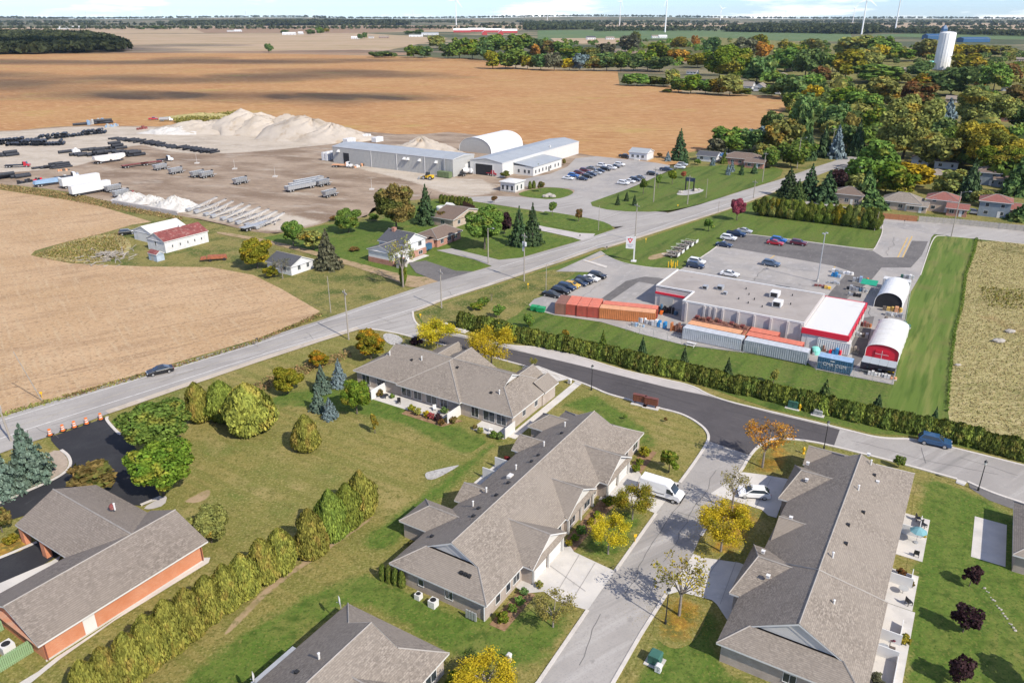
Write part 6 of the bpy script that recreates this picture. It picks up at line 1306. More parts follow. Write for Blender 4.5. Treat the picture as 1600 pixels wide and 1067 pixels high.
def carproto(kind,paint):
    L,Wd,low,gh,wr,wx = CARTYPE[kind];t = thing('parked_car','','car')
    m = MB();n = len(low);rings = []
    for y,sx,dz in ((-Wd/2,.965,.05),(-Wd/2*.97,.99,.0),(Wd/2*.97,.99,0),(Wd/2,.965,.05)): rings.append([(x*sx,y,max(z-(dz if z > .7 else -dz),.2)) for x,z in low])
    m.add([p for r_ in rings for p in r_],[tuple(range(n)),tuple(range(3*n,4*n))[::-1]]+[(k*n+i,k*n+(i+1) % n,(k+1)*n+(i+1) % n,(k+1)*n+i) for k in range(3) for i in range(n)])
    wt,wb = Wd/2*.74,Wd/2*.93;(x0,z0),(x1,z1),(x2,z2),(x3,z3) = gh
    V = [(x0,-wb,z0),(x1,-wt,z1),(x2,-wt,z2),(x3,-wb,z3),(x0,wb,z0),(x1,wt,z1),(x2,wt,z2),(x3,wb,z3)]
    m.add(V,[(0,1,2,3),(7,6,5,4),(0,4,5,1),(1,5,6,2),(2,6,7,3)])
    m.add([(x1*1.0,-wt*.98,z1+.005),((x1+x2)/2,-wt*.8,z1+.07),(x2,-wt*.98,z2+.005),(x1,wt*.98,z1+.005),((x1+x2)/2,wt*.8,z1+.07),(x2,wt*.98,z2+.005)],[(0,1,4,3),(1,2,5,4),(0,2,1),(3,4,5)])
    if kind == 'pickup':
        m2 = MB();m2.box(-2.7,-1.1,-.8,.8,1.165,1.17);m2.build('cargo_bed',BLACKM,t)
        for y in (-.9,.82): m.box(-2.85,-1.0,y,y+.09,1.1,1.28)
        m.box(-2.87,-2.78,-.9,.9,1.1,1.28)
    b = m.build('body',paint,t,False)
    def pane(nm,P,off):
        a,c,d,e = [np.array(p) for p in P];ce = (a+c+d+e)/4;q = [tuple(ce+(p-ce)*.88+np.array(off)) for p in (a,c,d,e)];mm = MB();mm.quad(*q);mm.build(nm,GLASS,t)
    pane('windshield',(V[0],V[4],V[5],V[1]),(.012,0,.012));pane('rear_window',(V[3],V[7],V[6],V[2]),(-.012,0,.012))
    pane('side_window',(V[0],V[1],V[2],V[3]),(0,-.014,.004));pane('side_window',(V[4],V[5],V[6],V[7]),(0,.014,.004))
    wheelset(t,wr,(wx,-wx),Wd)
    zf = low[2][1];xf = low[2][0];zb = low[-1][1];xb = low[-1][0]
    for s in (-1,1):
        mm = MB();mm.box(xf-.12,xf+.0,s*Wd*.33-.2,s*Wd*.33+.2,zf-.09,zf+.05);mm.build('headlight',LAMP,t)
        mm = MB();mm.box(xb,xb+.1,s*Wd*.36-.14,s*Wd*.36+.14,zb-.05,zb+.16);mm.build('taillight',TAIL,t)
        mm = MB();mm.box(x0-.32,x0-.14,s*Wd*.5-.02+(.1*s),s*Wd*.5+.02+(.1*s),z0-.02,z0+.1);mm.build('mirror',paint,t)
    mm = MB();mm.box(xf-.06,xf+.015,-Wd*.36,Wd*.36,.34,.50);mm.build('grille',BLACKM,t)
    return t
CP_ = {}
def car(px,deg,kind,paint,label,group=None,z=.13):
    key = (kind,paint);P = G(*px)
    if key not in CP_: CP_[key] = t = carproto(kind,PAINT[paint])
    else: t = copy_tree(CP_[key])
    t.location = (P[0],P[1],z);t.rotation_euler[2] = R(deg);tag(t,label,'car',group);
    if 'group' in t.keys() and not group: del t['group']
    return t
U_,VN = 58.5,-31.5
car((251,584),214,'sedan','black','black blue sedan driving along the main road',z=.17)
car((1459,695),-28,'suv','blue','blue suv parked along the kerb of the grey street',z=.10)
car((1177,776),172,'hatch','white','white hatchback on the driveway behind the orange leafed tree',z=.12)
g_ = 'cars in the staff row beside the red containers'
for px,k,p,lb in [((862,464),'sedan','black','black sedan at the near end of the staff row by the brown container'),((876,459),'suv','black','black suv second from the near end of the staff row'),((885,453),'suv','navy','dark blue suv left of the yellow car'),((893,449.5),'hatch','yellow','yellow hatchback in the staff row'),((904,446),'sedan','navy','navy sedan right of the yellow car'),((912,443),'suv','black','black suv in the middle of the staff row'),((923,439),'sedan','white','white sedan in the staff row'),((933,435),'suv','black','black suv at the road end of the staff row')]: car(px,VN,k,p,lb,g_)
for px,dg,k,p,lb in [((1088,413),VN,'suv','white','white suv beside the blue suv at the store corner'),((1086,419),VN,'suv','navy','navy blue suv at the store corner'),((1131,386),VN,'sedan','navy','navy sedan at the left edge of the parking lot'),((1138,375.5),VN,'suv','white','white suv at the left edge of the parking lot'),((1150,369.5),VN,'pickup','navy','dark blue pickup at the lot corner'),((1163,364),VN,'sedan','silver','silver sedan at the upper lot corner'),((1216,379),VN,'suv','brightblue','bright blue suv behind the red car'),((1211,383),VN,'sedan','red','red car on the dark parking bays'),((1247,383.5),VN,'suv','maroon','dark maroon suv on the dark parking bays'),((1204,416),VN,'suv','slate','slate blue suv alone in the middle of the lot'),((1140,432),VN,'sedan','white','white sedan partly hidden behind the store roof')]: car(px,dg,k,p,lb,z=.14)
g_ = 'cars on the works staff parking'
rows = [((888,281),'sedan','white'),((896,277),'suv','brightblue'),((905,273),'suv','maroon'),((914,269),'suv','maroon'),((924,265.5),'sedan','grey'),((941,261.5),'suv','white'),((910,282),'sedan','navy'),((918,278.5),'suv','black'),((924,275.5),'suv','navy'),((932,272.5),'sedan','silver'),((937,269.5),'sedan','navy'),((946,267),'suv','black'),((955,265),'suv','white'),((961,262.5),'sedan','black'),((968,260),'suv','white')]
for i,(px,k,p) in enumerate(rows): car(px,VN,k,p,'%s %s in the %s row of the double parked block at the works' % ({'maroon': 'dark maroon','brightblue': 'bright blue'}.get(p,p),k,['left','right'][i > 5]),g_)
g_ = 'cars along the works lawn'
for px,k,p,lb in [((974,289),'suv','white','white suv at the near end of the row along the lawn'),((984,286),'sedan','white','white sedan second in the row along the lawn'),((992,283.5),'suv','navy','navy suv third in the row along the lawn'),((1000,280),'sedan','grey','grey sedan fourth in the row along the lawn'),((1019,274.5),'suv','black','black suv between the lawn saplings'),((1041,268),'pickup','navy','dark blue pickup left of the red sapling'),((1062,264),'suv','white','white suv in front at the far end of the lawn row'),((1066,260),'suv','silver','silver suv behind at the far end of the lawn row')]: car(px,VN,k,p,lb,g_)
for px,dg,k,p,lb in [((976,247),VN,'pickup','black','black pickup beside the white cabin'),((633,266),VN,'pickup','white','white pickup by the works wall'),((645,267),VN,'pickup','navy','navy pickup right of the white one by the works wall'),((655,269),VN,'pickup','red','red pickup by the works wall'),((665,270),VN,'pickup','black','black pickup right of the red one by the works wall'),((680,270),VN,'suv','red','red car beside the green container of the works'),((199,367),30,'suv','black','black suv beside the white machine shed'),((240,188),20,'pickup','red','dark red pickup at the field edge of the works yard'),((1200,242),VN,'sedan','silver','silver sedan parked at the tan hipped house'),((1222,244),VN,'suv','silver','silver suv parked near the main road end'),((1444,322),VN,'suv','navy','dark blue suv between the red hipped house and the grey annex'),((1521,335),VN,'suv','white','white camper beside the faded red roof house')]: car(px,dg,k,p,lb)
# white delivery van
P = G(1033,776);t = thing('delivery_van','white high roof delivery van backed onto the concrete driveway','van',(P[0],P[1],.12),-30)
m = MB();n = 9;prof = [(-3.05,.5),(2.9,.45),(3.05,.85),(2.75,1.25),(2.2,1.35),(1.35,2.35),(.8,2.62),(-2.9,2.66),(-3.05,2.3)]
rings = []
for y,k,dz in ((-1.0,.985,.10),(-.93,1,0),(.93,1,0),(1.0,.985,.10)): rings.append([(x*k,y*(.9 if z > 2 else 1),z-(dz if z > 1.3 else 0)) for x,z in prof])
m.add([p for r_ in rings for p in r_],[tuple(range(n)),tuple(range(3*n,4*n))[::-1]]+[(k*n+i,k*n+(i+1) % n,(k+1)*n+(i+1) % n,(k+1)*n+i) for k in range(3) for i in range(n)]);m.build('body',PAINT['white'],t)
m = MB();m.quad((2.17,-.86,1.40),(2.17,.86,1.40),(1.43,.78,2.27),(1.43,-.78,2.27));w = m.build('windshield',GLASS,t);w.location = (.02,0,.015)
for s in (-1,1):
    m = MB();m.quad((2.05,s*1.004,1.38),(.95,s*1.004,1.38),(.95,s*.955,2.05),(1.42,s*.955,2.05));m.build('side_window',GLASS,t)
    m = MB();m.box(-2.7,.7,s*1.0-.012,s*1.0+.012,1.02,1.10);m.build('side_rub_strip',BLACKM,t);m = MB();m.box(-2.9,2.6,s*.98-.02,s*.98+.02,.45,.6);m.build('sill_trim',BLACKM,t)
    m = MB();m.box(2.85,3.0,s*.72-.18,s*.72+.18,.85,1.12);m.build('headlight',LAMP,t);m = MB();m.box(-3.08,-3.02,s*.88-.08,s*.88+.08,1.0,1.6);m.build('taillight',TAIL,t)
    m = MB();m.box(1.75,1.95,s*1.16-.09,s*1.16+.09,1.45,1.85);m.build('mirror',BLACKM,t)
m = MB();m.box(2.85,3.1,-.95,.95,.4,.72);m.build('bumper',BLACKM,t);wheelset(t,.36,(2.0,-1.75),2.0)
# trucks and trailers of the works yard
def truck(px,deg,label,cabm,bedm,kind='flat',L=9.0,z=.1):
    P = G(*px);t = thing('truck',label,'truck',(P[0],P[1],z),deg);h = L/2
    m = MB();m.xprism([(h-2.2,.6),(h,.55),(h+.05,1.3),(h-1.0,1.5),(h-1.25,2.45),(h-2.2,2.55)],-1.15,1.15);m.build('cab',cabm,t)
    m = MB();m.quad((h-.98,-1.0,1.55),(h-.98,1.0,1.55),(h-1.22,.95,2.38),(h-1.22,-.95,2.38));w = m.build('windshield',GLASS,t);w.location = (.03,0,.01)
    m = MB();m.box(-h,h-2.3,-.45,.45,.75,1.0);m.build('chassis',BLACKM,t);m = MB()
    if kind == 'flat': m.box(-h,h-2.4,-1.2,1.2,1.05,1.2);m.box(h-2.6,h-2.45,-1.2,1.2,1.2,2.4);m.build('flatbed',bedm,t)
    elif kind == 'dump': m.xprism([(-h-.2,1.2),(h-2.5,1.05),(h-2.5,2.5),(-h+.3,2.4)],-1.2,1.2);m.build('dump_body',bedm,t)
    elif kind == 'mixer': m.lathe([(.3,0),(1.1,1.0),(1.25,2.4),(.8,3.8),(.45,4.6)],12);d = m.build('drum',bedm,t);d.location = (h-2.6,0,1.5);d.rotation_euler = (0,R(-78),0)
    else: m.box(-h,h-2.5,-1.2,1.2,1.1,3.3);m.build('cargo_box',bedm,t)
    wheelset(t,.5,[h-1.1]+[-h+1.0,-h+2.2],2.3,.3);return t
truck((535,262),-10,'flatbed truck loaded with lumber by the works wall',PAINT['white'],CONTROOFOR)
truck((78,290),50,'white and blue truck beside the white trailers',PAINT['white'],CONTBLUEROOF,'dump',11)
truck((728,274),60,'white mixer truck at the corner of the works building',PAINT['white'],TRIM,'mixer',9)
truck((760,272),VN,'white service truck inside the open works door',PAINT['white'],TRIM,'box',7)
truck((258,253),38,'white tractor truck pulling long flat trailers',PAINT['white'],BLACKM,'flat',7)
truck((260,190),20,'white truck at the field edge near the sand piles',PAINT['white'],GALV,'dump',8)
truck((28,262),14,'red truck with a rack at the left of the yard',PAINT['red'],BLACKM,'flat',10)
truck((105,280),40,'dark flat truck behind the blue and white truck',PAINT['white'],BLACKM,'flat',9)
truck((770,275),VN,'red utility machine in front of the works door',PAINT['red'],RED,'flat',5)
def semitrailer(px,deg,label,L,bodym,kind='box',z=.1,name='semi_trailer'):
    P = G(*px);t = thing(name,label,'trailer',(P[0],P[1],z),deg);h = L/2;m = MB()
    if kind == 'box': m.box(-h,h,-1.28,1.28,1.1,4.0);m.build('box_body',bodym,t);m = MB();m.box(-h-.03,-h-.001,-1.1,-.02,1.2,3.9);m.box(-h-.03,-h-.001,.02,1.1,1.2,3.9);m.build('rear_door',bodym,t)
    elif kind == 'hopper':
        m.xprism([(-h,2.0),(-h*.6,1.0),(-h*.1,1.0),(0,1.7),(h*.1,1.0),(h*.6,1.0),(h,2.0),(h,3.4),(-h,3.4)],-1.25,1.25);m.build('hopper_body',bodym,t);m = MB()
        for k in range(12): x = -h+L*(k+.5)/12;m.box(x-.07,x+.07,-1.31,1.31,1.6,3.35)
        m.build('body_rib',bodym,t)
    else: m.box(-h,h,-1.25,1.25,1.15,1.3);m.build('flat_deck',bodym,t)
    m = MB();m.box(-h,h*.9,-.4,.4,.8,1.1);m.build('chassis',BLACKM,t);wheelset(t,.5,(-h+1.0,-h+2.3),2.4,.3);m = MB();m.box(h*.55,h*.6,-.9,-.75,0,1.0);m.box(h*.55,h*.6,.75,.9,0,1.0);m.build('landing_leg',BLACKM,t);return t
semitrailer((172,254),52,'white and rust hopper trailer in front of the black pipe stack',14,plain('streaked_white_paint',(.68,.66,.63),.6,var=.1,dirt=(.50,.27,.15)),'hopper')
semitrailer((127,291),56,'white box trailer behind the front white one',15,TRIM,'box');semitrailer((143,303),56,'front white box trailer at the yard edge',15,TRIM,'box')
semitrailer((212,261),50,'rear flat deck trailer of the long truck',12,RUST,'flat');semitrailer((237,258),42,'front flat deck trailer behind the white tractor truck',9,RUST,'flat')
def dump_pup(name='dump_trailer'):
    t = thing(name,'','trailer');m = MB()
    m.add([(-2.7,-.75,.9),(2.5,-.75,.9),(2.5,.75,.9),(-2.7,.75,.9),(-3.1,-1.25,2.5),(2.9,-1.25,2.5),(2.9,1.25,2.5),(-3.1,1.25,2.5),(-2.95,-1.1,2.45),(2.75,-1.1,2.45),(2.75,1.1,2.45),(-2.95,1.1,2.45),(-2.4,-.6,1.3),(2.2,-.6,1.3),(2.2,.6,1.3),(-2.4,.6,1.3)],
          [(0,1,5,4),(1,2,6,5),(2,3,7,6),(3,0,4,7),(0,3,2,1),(4,5,9,8),(5,6,10,9),(6,7,11,10),(7,4,8,11),(8,9,13,12),(9,10,14,13),(10,11,15,14),(11,8,12,15),(12,13,14,15)]);m.build('dump_body',GALV,t)
    m = MB()
    for x in (-2,-1,0,1,2): m.xprism([(x-.06,.95),(x+.06,.95),(x+.06,2.45),(x-.06,2.45)],-1.3,1.3)
    m.build('body_rib',GALV,t);m = MB();m.box(-2.8,2.8,-.4,.4,.65,.9);m.bar((2.8,-.4,.75),(5.2,0,.7),.12);m.bar((2.8,.4,.75),(5.2,0,.7),.12);m.build('drawbar',GALV,t);wheelset(t,.5,(-2.2,-1.0,1.4,2.5),2.4,.32)
    m = MB();m.box(2.9,3.2,-.5,.5,1.2,2.9);m.build('tarp_housing',BLACKM,t);return t
dp = dump_pup();used = [False]
for px,lb in (((251,266),'grey dump trailer left in the pair behind the long truck'),((275,272),'grey dump trailer right in the pair behind the long truck'),((309,277),'grey dump trailer left in the second pair'),((323,278),'grey dump trailer right in the second pair'),((376,288),'grey dump trailer standing alone in the middle of the yard'),((515,308),'pale dump trailer with long drawbar near the farm trees'),((178,300),'grey dump trailer beside the front white box trailer'),((190,308),'grey trailer at the white stone pile'),((505,291),'grey dump trailer at the right end of the long flat trailers')):
    P = G(*px);place(dp,used,lb,(P[0],P[1],.09),U_,'grey dump trailers in the works yard')
lg = thing('gravel_trailer','','trailer');m = MB();m.add([(-6.5,-1.2,.9),(6.5,-1.2,.9),(6.5,1.2,.9),(-6.5,1.2,.9),(-6.7,-1.3,2.3),(6.7,-1.3,2.3),(6.7,1.3,2.3),(-6.7,1.3,2.3),(-6.2,-.8,1.4),(6.2,-.8,1.4),(6.2,.8,1.4),(-6.2,.8,1.4)],[(0,1,5,4),(1,2,6,5),(2,3,7,6),(3,0,4,7),(4,5,9,8),(5,6,10,9),(6,7,11,10),(7,4,8,11),(8,9,10,11)]);m.build('body',GALV,lg)
m = MB()
for k in range(14): x = -6.2+k*.95;m.box(x-.05,x+.05,-1.36,1.36,1.0,2.2)
m.build('body_rib',GALV,lg);wheelset(lg,.5,(-5.5,-4.2,4.0,5.3),2.4,.32);used = [False]
for px,lb in (((470,297),'front long grey gravel trailer of the parked row'),((476,292.5),'middle long grey gravel trailer of the parked row'),((483,288),'rear long grey gravel trailer of the parked row')): P = G(*px);place(lg,used,lb,(P[0],P[1],.09),52,'long gravel trailers')
# conveyors
def conveyor():
    t = thing('conveyor','','conveyor');m = MB();a = 0
    for y in (-.55,.55): m.bar((-9,y,1.0),(9,y,4.6),.10);m.bar((-9,y,.4),(9,y,4.0),.08)
    for k in range(12):
        x0,x1 = -9+k*1.5,-9+(k+1)*1.5;z0,z1 = 1+(x0+9)*.2,1+(x1+9)*.2
        for y in (-.55,.55): m.bar((x0,y,z0-.6),(x1,y,z1),.05);m.bar((x1,y,z1-.6),(x1,y,z1),.05)
    m.build('truss',TRIM,t);m = MB();m.quad((-9,-.48,1.12),(9,-.48,4.72),(9,.48,4.72),(-9,.48,1.12));m.quad((-9,-.48,1.08),(9,-.48,4.68),(9,.48,4.68),(-9,.48,1.08));m.build('belt',plain('dusty_belt',(.30,.29,.28),.9),t)
    m = MB()
    for y in (-.9,.9): m.bar((1,y*1.2,.4),(5,y*.7,3.7),.1);m.bar((1,y*1.2,.4),(-2.5,y*.7,2.2),.1);m.bar((1,y*1.2,.4),(2.4,y*.7,3.1),.07)
    m.build('support_frame',TRIM,t);m = MB();m.xprism([(-9.8,.4),(-7.8,.6),(-7.4,2.0),(-10.2,1.8)],-.8,.8);m.build('feed_hopper',GALV,t);m = MB();m.tube((9,-.5,4.6),(9,.5,4.6),.28,None,8);m.build('head_pulley',BLACKM,t);wheelset(t,.45,(1.0,),2.6,.28);return t
cv = conveyor();used = [False]
for i in range(9):
    x = 318+i*13.2;y = 326+i*3.3;P = G(x,y);place(cv,used,['conveyor at the left end of the parked conveyor row next to the white stone pile','second conveyor from the left in the parked row','third conveyor from the left in the parked row','fourth conveyor from the left in the parked row','middle conveyor of the parked row','fourth conveyor from the right in the parked row','third conveyor from the right in the parked row','second conveyor from the right in the parked row','conveyor at the right end of the parked row above the yellow tree'][i],(P[0],P[1],.09),U_+rnd.uniform(-5,5),'white belt conveyors parked side by side',(.68,.8,.62))
semitrailer((400,357),U_,'low grey trailer in front of the conveyor row',11,GALV,'flat')
# black culvert pipes: every pipe is a thing
def pipe(L,r,n=10):
    m = MB();k = int(L/.5)
    m.lathe([(r*(.96 if i % 2 else 1.0),L*i/k) for i in range(k+1)],n)
    m.lathe([(r*.86,L),(r*.86,0)],n);m.lathe([(r,L),(r*.86,L)],n);m.lathe([(r*.86,0),(r,0)],n);me = m.mesh('culvert_pipe',[PIPEBLACK]);return me
PM = {'big': pipe(6,.75),'mid': pipe(6,.45),'thin': pipe(6,.26,8)};PR = {'big': .75,'mid': .45,'thin': .26}
def pipes(a,b,n,size,layers,deg,label,group):
    A,B = G(*a),G(*b);r = PR[size];gap = lambda q: (q//5*7) % 3
    for l in range(layers):
        for i in range(n-l):
            if l and gap(i) == 0 or gap(i) == 1 and rnd.random() < .25: continue
            s = (i+.5+l*.5)/n;o_ = link('culvert_pipe',PM[size],None,(A[0]+(B[0]-A[0])*s+rnd.uniform(-.3,.3),A[1]+(B[1]-A[1])*s+rnd.uniform(-1.2,1.2),.09+r+l*r*1.72));o_.rotation_euler = (0,R(90),R(deg+rnd.uniform(-5,5)));tag(o_,label,'pipe',group)
pipes((-40,232),(165,209),44,'big',2,108,'big black culvert pipe in the long row at the far side of the yard','black pipes in the long far row')
pipes((10,229),(98,228),22,'big',2,108,'big black culvert pipe in the second row at the yard left','black pipes in the second row')
pipes((168,218),(330,242),30,'mid',2,60,'black culvert pipe in the low line towards the sand piles','black pipes lying in the low line')
pipes((106,245),(210,246),15,'big',2,52,'black culvert pipe in the stack behind the hopper trailer','black pipes behind the hopper trailer')
pipes((118,238),(185,234),8,'big',3,52,'black culvert pipe on the high stack behind the hopper trailer','black pipes on the high stack')
pipes((48,265),(92,264),12,'mid',3,52,'black culvert pipe in the middle stack near the red truck','black pipes near the red truck')
pipes((-30,246),(12,246),7,'big',3,52,'black culvert pipe in the stack cut by the left edge','black pipes at the left edge')
pipes((-30,281),(8,281),7,'big',3,52,'black culvert pipe in the lower stack cut by the left edge','black pipes at the lower left edge')
pipes((14,280),(30,279),3,'big',1,52,'black culvert pipe of the three beside the lower left stack','three black pipes')
pipes((90,241),(106,239),3,'big',1,52,'black culvert pipe of the three left of the high stack','three black pipes by the high stack')
pipes((112,197),(165,193),10,'big',2,30,'black culvert pipe near the field edge behind the yard','black pipes near the field')
# wrapped block stacks, loader, green bin
for i,(x,y,s,lb) in enumerate(((516,250,1.3,'white wrapped block stack at the left of the works wall'),(537,248,1.5,'striped white block stack behind the flatbed truck'),(549,254,1.3,'white wrapped block stack right of the flatbed truck'),(546,224,1.1,'white block stack behind the works roof'),(570,218,1.2,'white machine stack at the sand pile foot'),(590,222,1.0,'low white stack behind the works roof'))):
    P = G(x,y);t = thing('block_stack',lb,'blocks',(P[0],P[1],.09),U_);m0 = MB();m0.box(-.95,.95,-.75,.75,.12,1.28);me = m0.mesh('wrapped_cube',[FABRIC if i != 1 else CONTBLUEROOF]);me2 = m0.mesh('wrapped_cube',[FABRIC])
    for a_ in range(3):
        for b_ in range(2):
            for z_ in range(3 if i < 3 else 2): link('wrapped_cube',me2 if z_ != 1 else me,t,((a_-1)*2.0*s,(b_-.5)*1.6*s,z_*1.2))
def loader(px,deg,label):
    P = G(*px);t = thing('wheel_loader',label,'loader',(P[0],P[1],.09),deg);m = MB();m.box(-2.6,-.3,-.9,.9,.9,1.9);m.box(-.3,1.6,-.6,.6,.8,1.5);m.build('body',YELLOWP,t);m = MB();m.box(-.9,.5,-.75,.75,1.9,3.1);m.build('cab',GLASS,t);m = MB();m.bar((1.0,-.6,1.5),(3.2,-.6,.7),.18);m.bar((1.0,.6,1.5),(3.2,.6,.7),.18);m.build('lift_arm',YELLOWP,t);m = MB();m.xprism([(3.0,.2),(4.1,.15),(3.3,1.2),(3.0,1.1)],-1.4,1.4);m.build('bucket',GALV,t);wheelset(t,.8,(-1.7,1.3),2.4,.5)
loader((668,281),160,'yellow wheel loader in front of the works building')
P = G(695,278);t = thing('waste_bin','dull green roll-off bin at the corner of the works building','container',(P[0],P[1],.09),VN);m = MB();m.box(-3,3,-1.2,1.2,.2,2.5);corrug(m,-2.9,2.9,-1.2,.3,2.4,8,.08,-1);m.build('wall',plain('dull_green_paint',(.13,.17,.08),.7),t);m = MB();m.box(-2.9,2.9,-1.1,1.1,2.44,2.47);m.build('fill',BARK,t)
for x,y,lb,mt,n,w,h in ((40,287,'dark machine parts left of the blue and white truck',[BLACKM,PIPEBLACK],6,6,1.6),(60,284,'red tank and hoses beside the blue and white truck',[RED,BLACKM],4,4,1.6),(112,277,'white and black crates behind the flat truck',[TRIM,BLACKM,GALV],6,6,1.7),(195,303,'rusty axles beside the front white box trailer',[RUST,BLACKM],7,7,1.0),(120,240,'white bagged stock on the high pipe stack side',[FABRIC,GALV],3,4,2.6),(100,268,'timber dunnage near the middle pipe stack',[CONTROOFOR,BARK],5,5,.9),(175,199,'grey sheds parts at the far yard edge',[GALV,CONTBLUEROOF,METALGREY],8,9,2.2),(150,194,'blue grey trailer bodies at the field edge',[CONTBLUEROOF,METALGREY,GALV],8,14,3.0),(560,262,'lumber and rubble pile before the works door',[CONTROOFOR,BARK,TRIM],7,8,1.4),(582,256,'dark pallets at the works loading door',[BARK,BLACKM],5,5,1.2),(222,203,'brown soil heap blocks by the field edge',[BARK,RUST],4,7,2.2)):
    goods(lb,G(x,y),U_+rnd.uniform(-20,20),mt,n,w,h,.09,'yard_stock','yard stock')
# flag bases in the yard
used = [False];fm = thing('yard_marker','','marker');m = MB();m.tube((0,0,0),(0,0,4.2),.06,.03,5);m.build('mast',TRIM,fm);m = MB();m.box(-.9,.9,-.9,.9,0,.45);m.build('base',CONC,fm)
for px,lb in (((308,256),'thin white marker mast at the pipe line end'),((367,265),'thin white marker mast in the middle of the dirt yard'),((430,277),'thin white marker mast above the grey gravel trailers'),((581,297),'thin white marker mast left of the big bronze tree')): P = G(*px);place(fm,used,lb,(P[0],P[1],.09),0,'white marker masts in the yard')
# picnic bench, dumpsters, orange barrels, hydrants, mail boxes, lamp posts, poles
P = G(1080,541);t = thing('picnic_table','white picnic table on the shop lawn by the grey container','picnic table',(P[0],P[1],.06),VN);m = MB();m.box(-.95,.95,-.4,.4,.7,.75);m.build('tabletop',TRIM,t)
for s in (-1,1): m = MB();m.box(-.95,.95,s*.75-.14,s*.75+.14,.42,.46);m.build('bench',TRIM,t)
m = MB()
for x in (-.7,.7): m.bar((x,-.8,0),(x,.35,.7),.06);m.bar((x,.8,0),(x,-.35,.7),.06)
m.build('leg',TRIM,t)
used = [False];bt = thing('boat_bin','','bin');m = MB();m.box(-.9,.9,-.6,.6,.15,1.1,taper=-.1);m.build('tub',plain('bin_green',(.02,.28,.10),.5),bt);m = MB();m.box(-.95,.95,-.72,.72,1.1,1.18);m.build('lid',MATS['bin_green'],bt);wheelset(bt,.12,(-.6,.6),1.2,.1)
for px,lb in (((836,486),'green bin at the rounded end of the staff lot'),((845,488),'green bin nearer the brown container')): P = G(*px);place(bt,used,lb,(P[0],P[1],.12),-20,'green bins by the containers')
used = [False];bb = thing('traffic_barrel','','traffic barrel');m = MB();m.lathe([(0,0),(.32,0),(.32,.08),(.27,.1),(.25,.3)],12);m.lathe([(.245,.5),(.235,.66)],12);m.lathe([(.225,.82),(.2,1.0),(0,1.02)],12);m.build('drum',ORANGEP,bb);m = MB();m.lathe([(.25,.3),(.245,.5)],12);m.lathe([(.235,.66),(.225,.82)],12);m.build('band',TRIM,bb);m = MB();m.box(-.45,.45,-.45,.45,0,.05);m.build('foot',RUBBER,bb)
for px,lb in (((79,681),'orange barrel nearest the spruces at the driveway mouth'),((99,674),'second orange barrel from the left across the driveway'),((117,668.5),'middle orange barrel across the driveway'),((136,663),'second orange barrel from the right across the driveway'),((158,656),'orange barrel at the right end of the row')): P = G(*px);place(bb,used,lb,(P[0],P[1],.16),10,'orange barrels closing the black driveway',(1.08,1.08,1.08))
used = [False];hy = thing('fire_hydrant','','hydrant');m = MB();m.lathe([(.16,0),(.16,.06),(.11,.08),(.11,.55),(.15,.58),(.13,.7),(.05,.78),(0,.8)],10);m.build('barrel',YELLOWP,hy);m = MB();m.tube((0,-.22,.45),(0,.22,.45),.06,None,8);m.tube((0,0,.45),(.2,0,.45),.07,None,8);m.build('nozzle',YELLOWP,hy)
for px,lb in (((1212,700),'yellow hydrant under the orange leaved tree'),((1255,709),'yellow hydrant beside the right townhouse roof'),((1249,641),'yellow hydrant beside the green cabinet near the hedge')): P = G(*px);place(hy,used,lb,(P[0],P[1],.06),30,None,(1.3,1.3,1.5))
def cabinet(px,label,mt,w=1.3,d=1.1,h=1.2,deg=VN,pad=True):
    P = G(*px);t = thing('utility_cabinet',label,'utility box',(P[0],P[1],.05),deg);m = MB();m.box(-w/2,w/2,-d/2,d/2,.12,h*.86);m.build('body',mt,t);m = MB();m.xprism([(-w/2-.04,h*.86),(w/2+.04,h*.86),(w/2-.1,h),(-w/2+.1,h)],-d/2-.04,d/2+.04);m.build('lid',mt,t)
    m = MB();m.box(-.01,.01,-d/2-.015,-d/2,.2,h*.8);m.box(.1,.16,-d/2-.03,-d/2,h*.45,h*.55);m.build('door_seam',BLACKM,t)
    if pad: m = MB();m.box(-w*.75,w*.75,-d*.75,d*.75,0,.12);m.build('pad',CONC,t)
cabinet((1023,1035),'dark green cabinet on the lawn at the bottom of the court',GREENBOX,1.25,1.15,1.25);cabinet((1028,1050),'low pale cabinet in front of the dark green one',TRIM,.6,.5,1.0,pad=False)
cabinet((1239,637),'grey green cabinet between the hedge and the street',GREENBOX,1.6,1.3,1.4);cabinet((1278,648),'grey low cabinet right of the grey green one',GALV,1.4,1.2,.9);cabinet((795,1034),'pale stone coloured post box on the bottom lawn',SIDING,.5,.4,1.1,pad=False);cabinet((890,600),'pale small box at the end of the townhouse walk',SIDING,.6,.5,1.0,pad=False)
cabinet((696,517),'pale pedestal cabinet near the hedge start at the junction',SIDING,.8,.8,1.7,pad=False);cabinet((720,516),'flat pale concrete vault lid near the hedge start',CONC,2.4,1.6,.35)
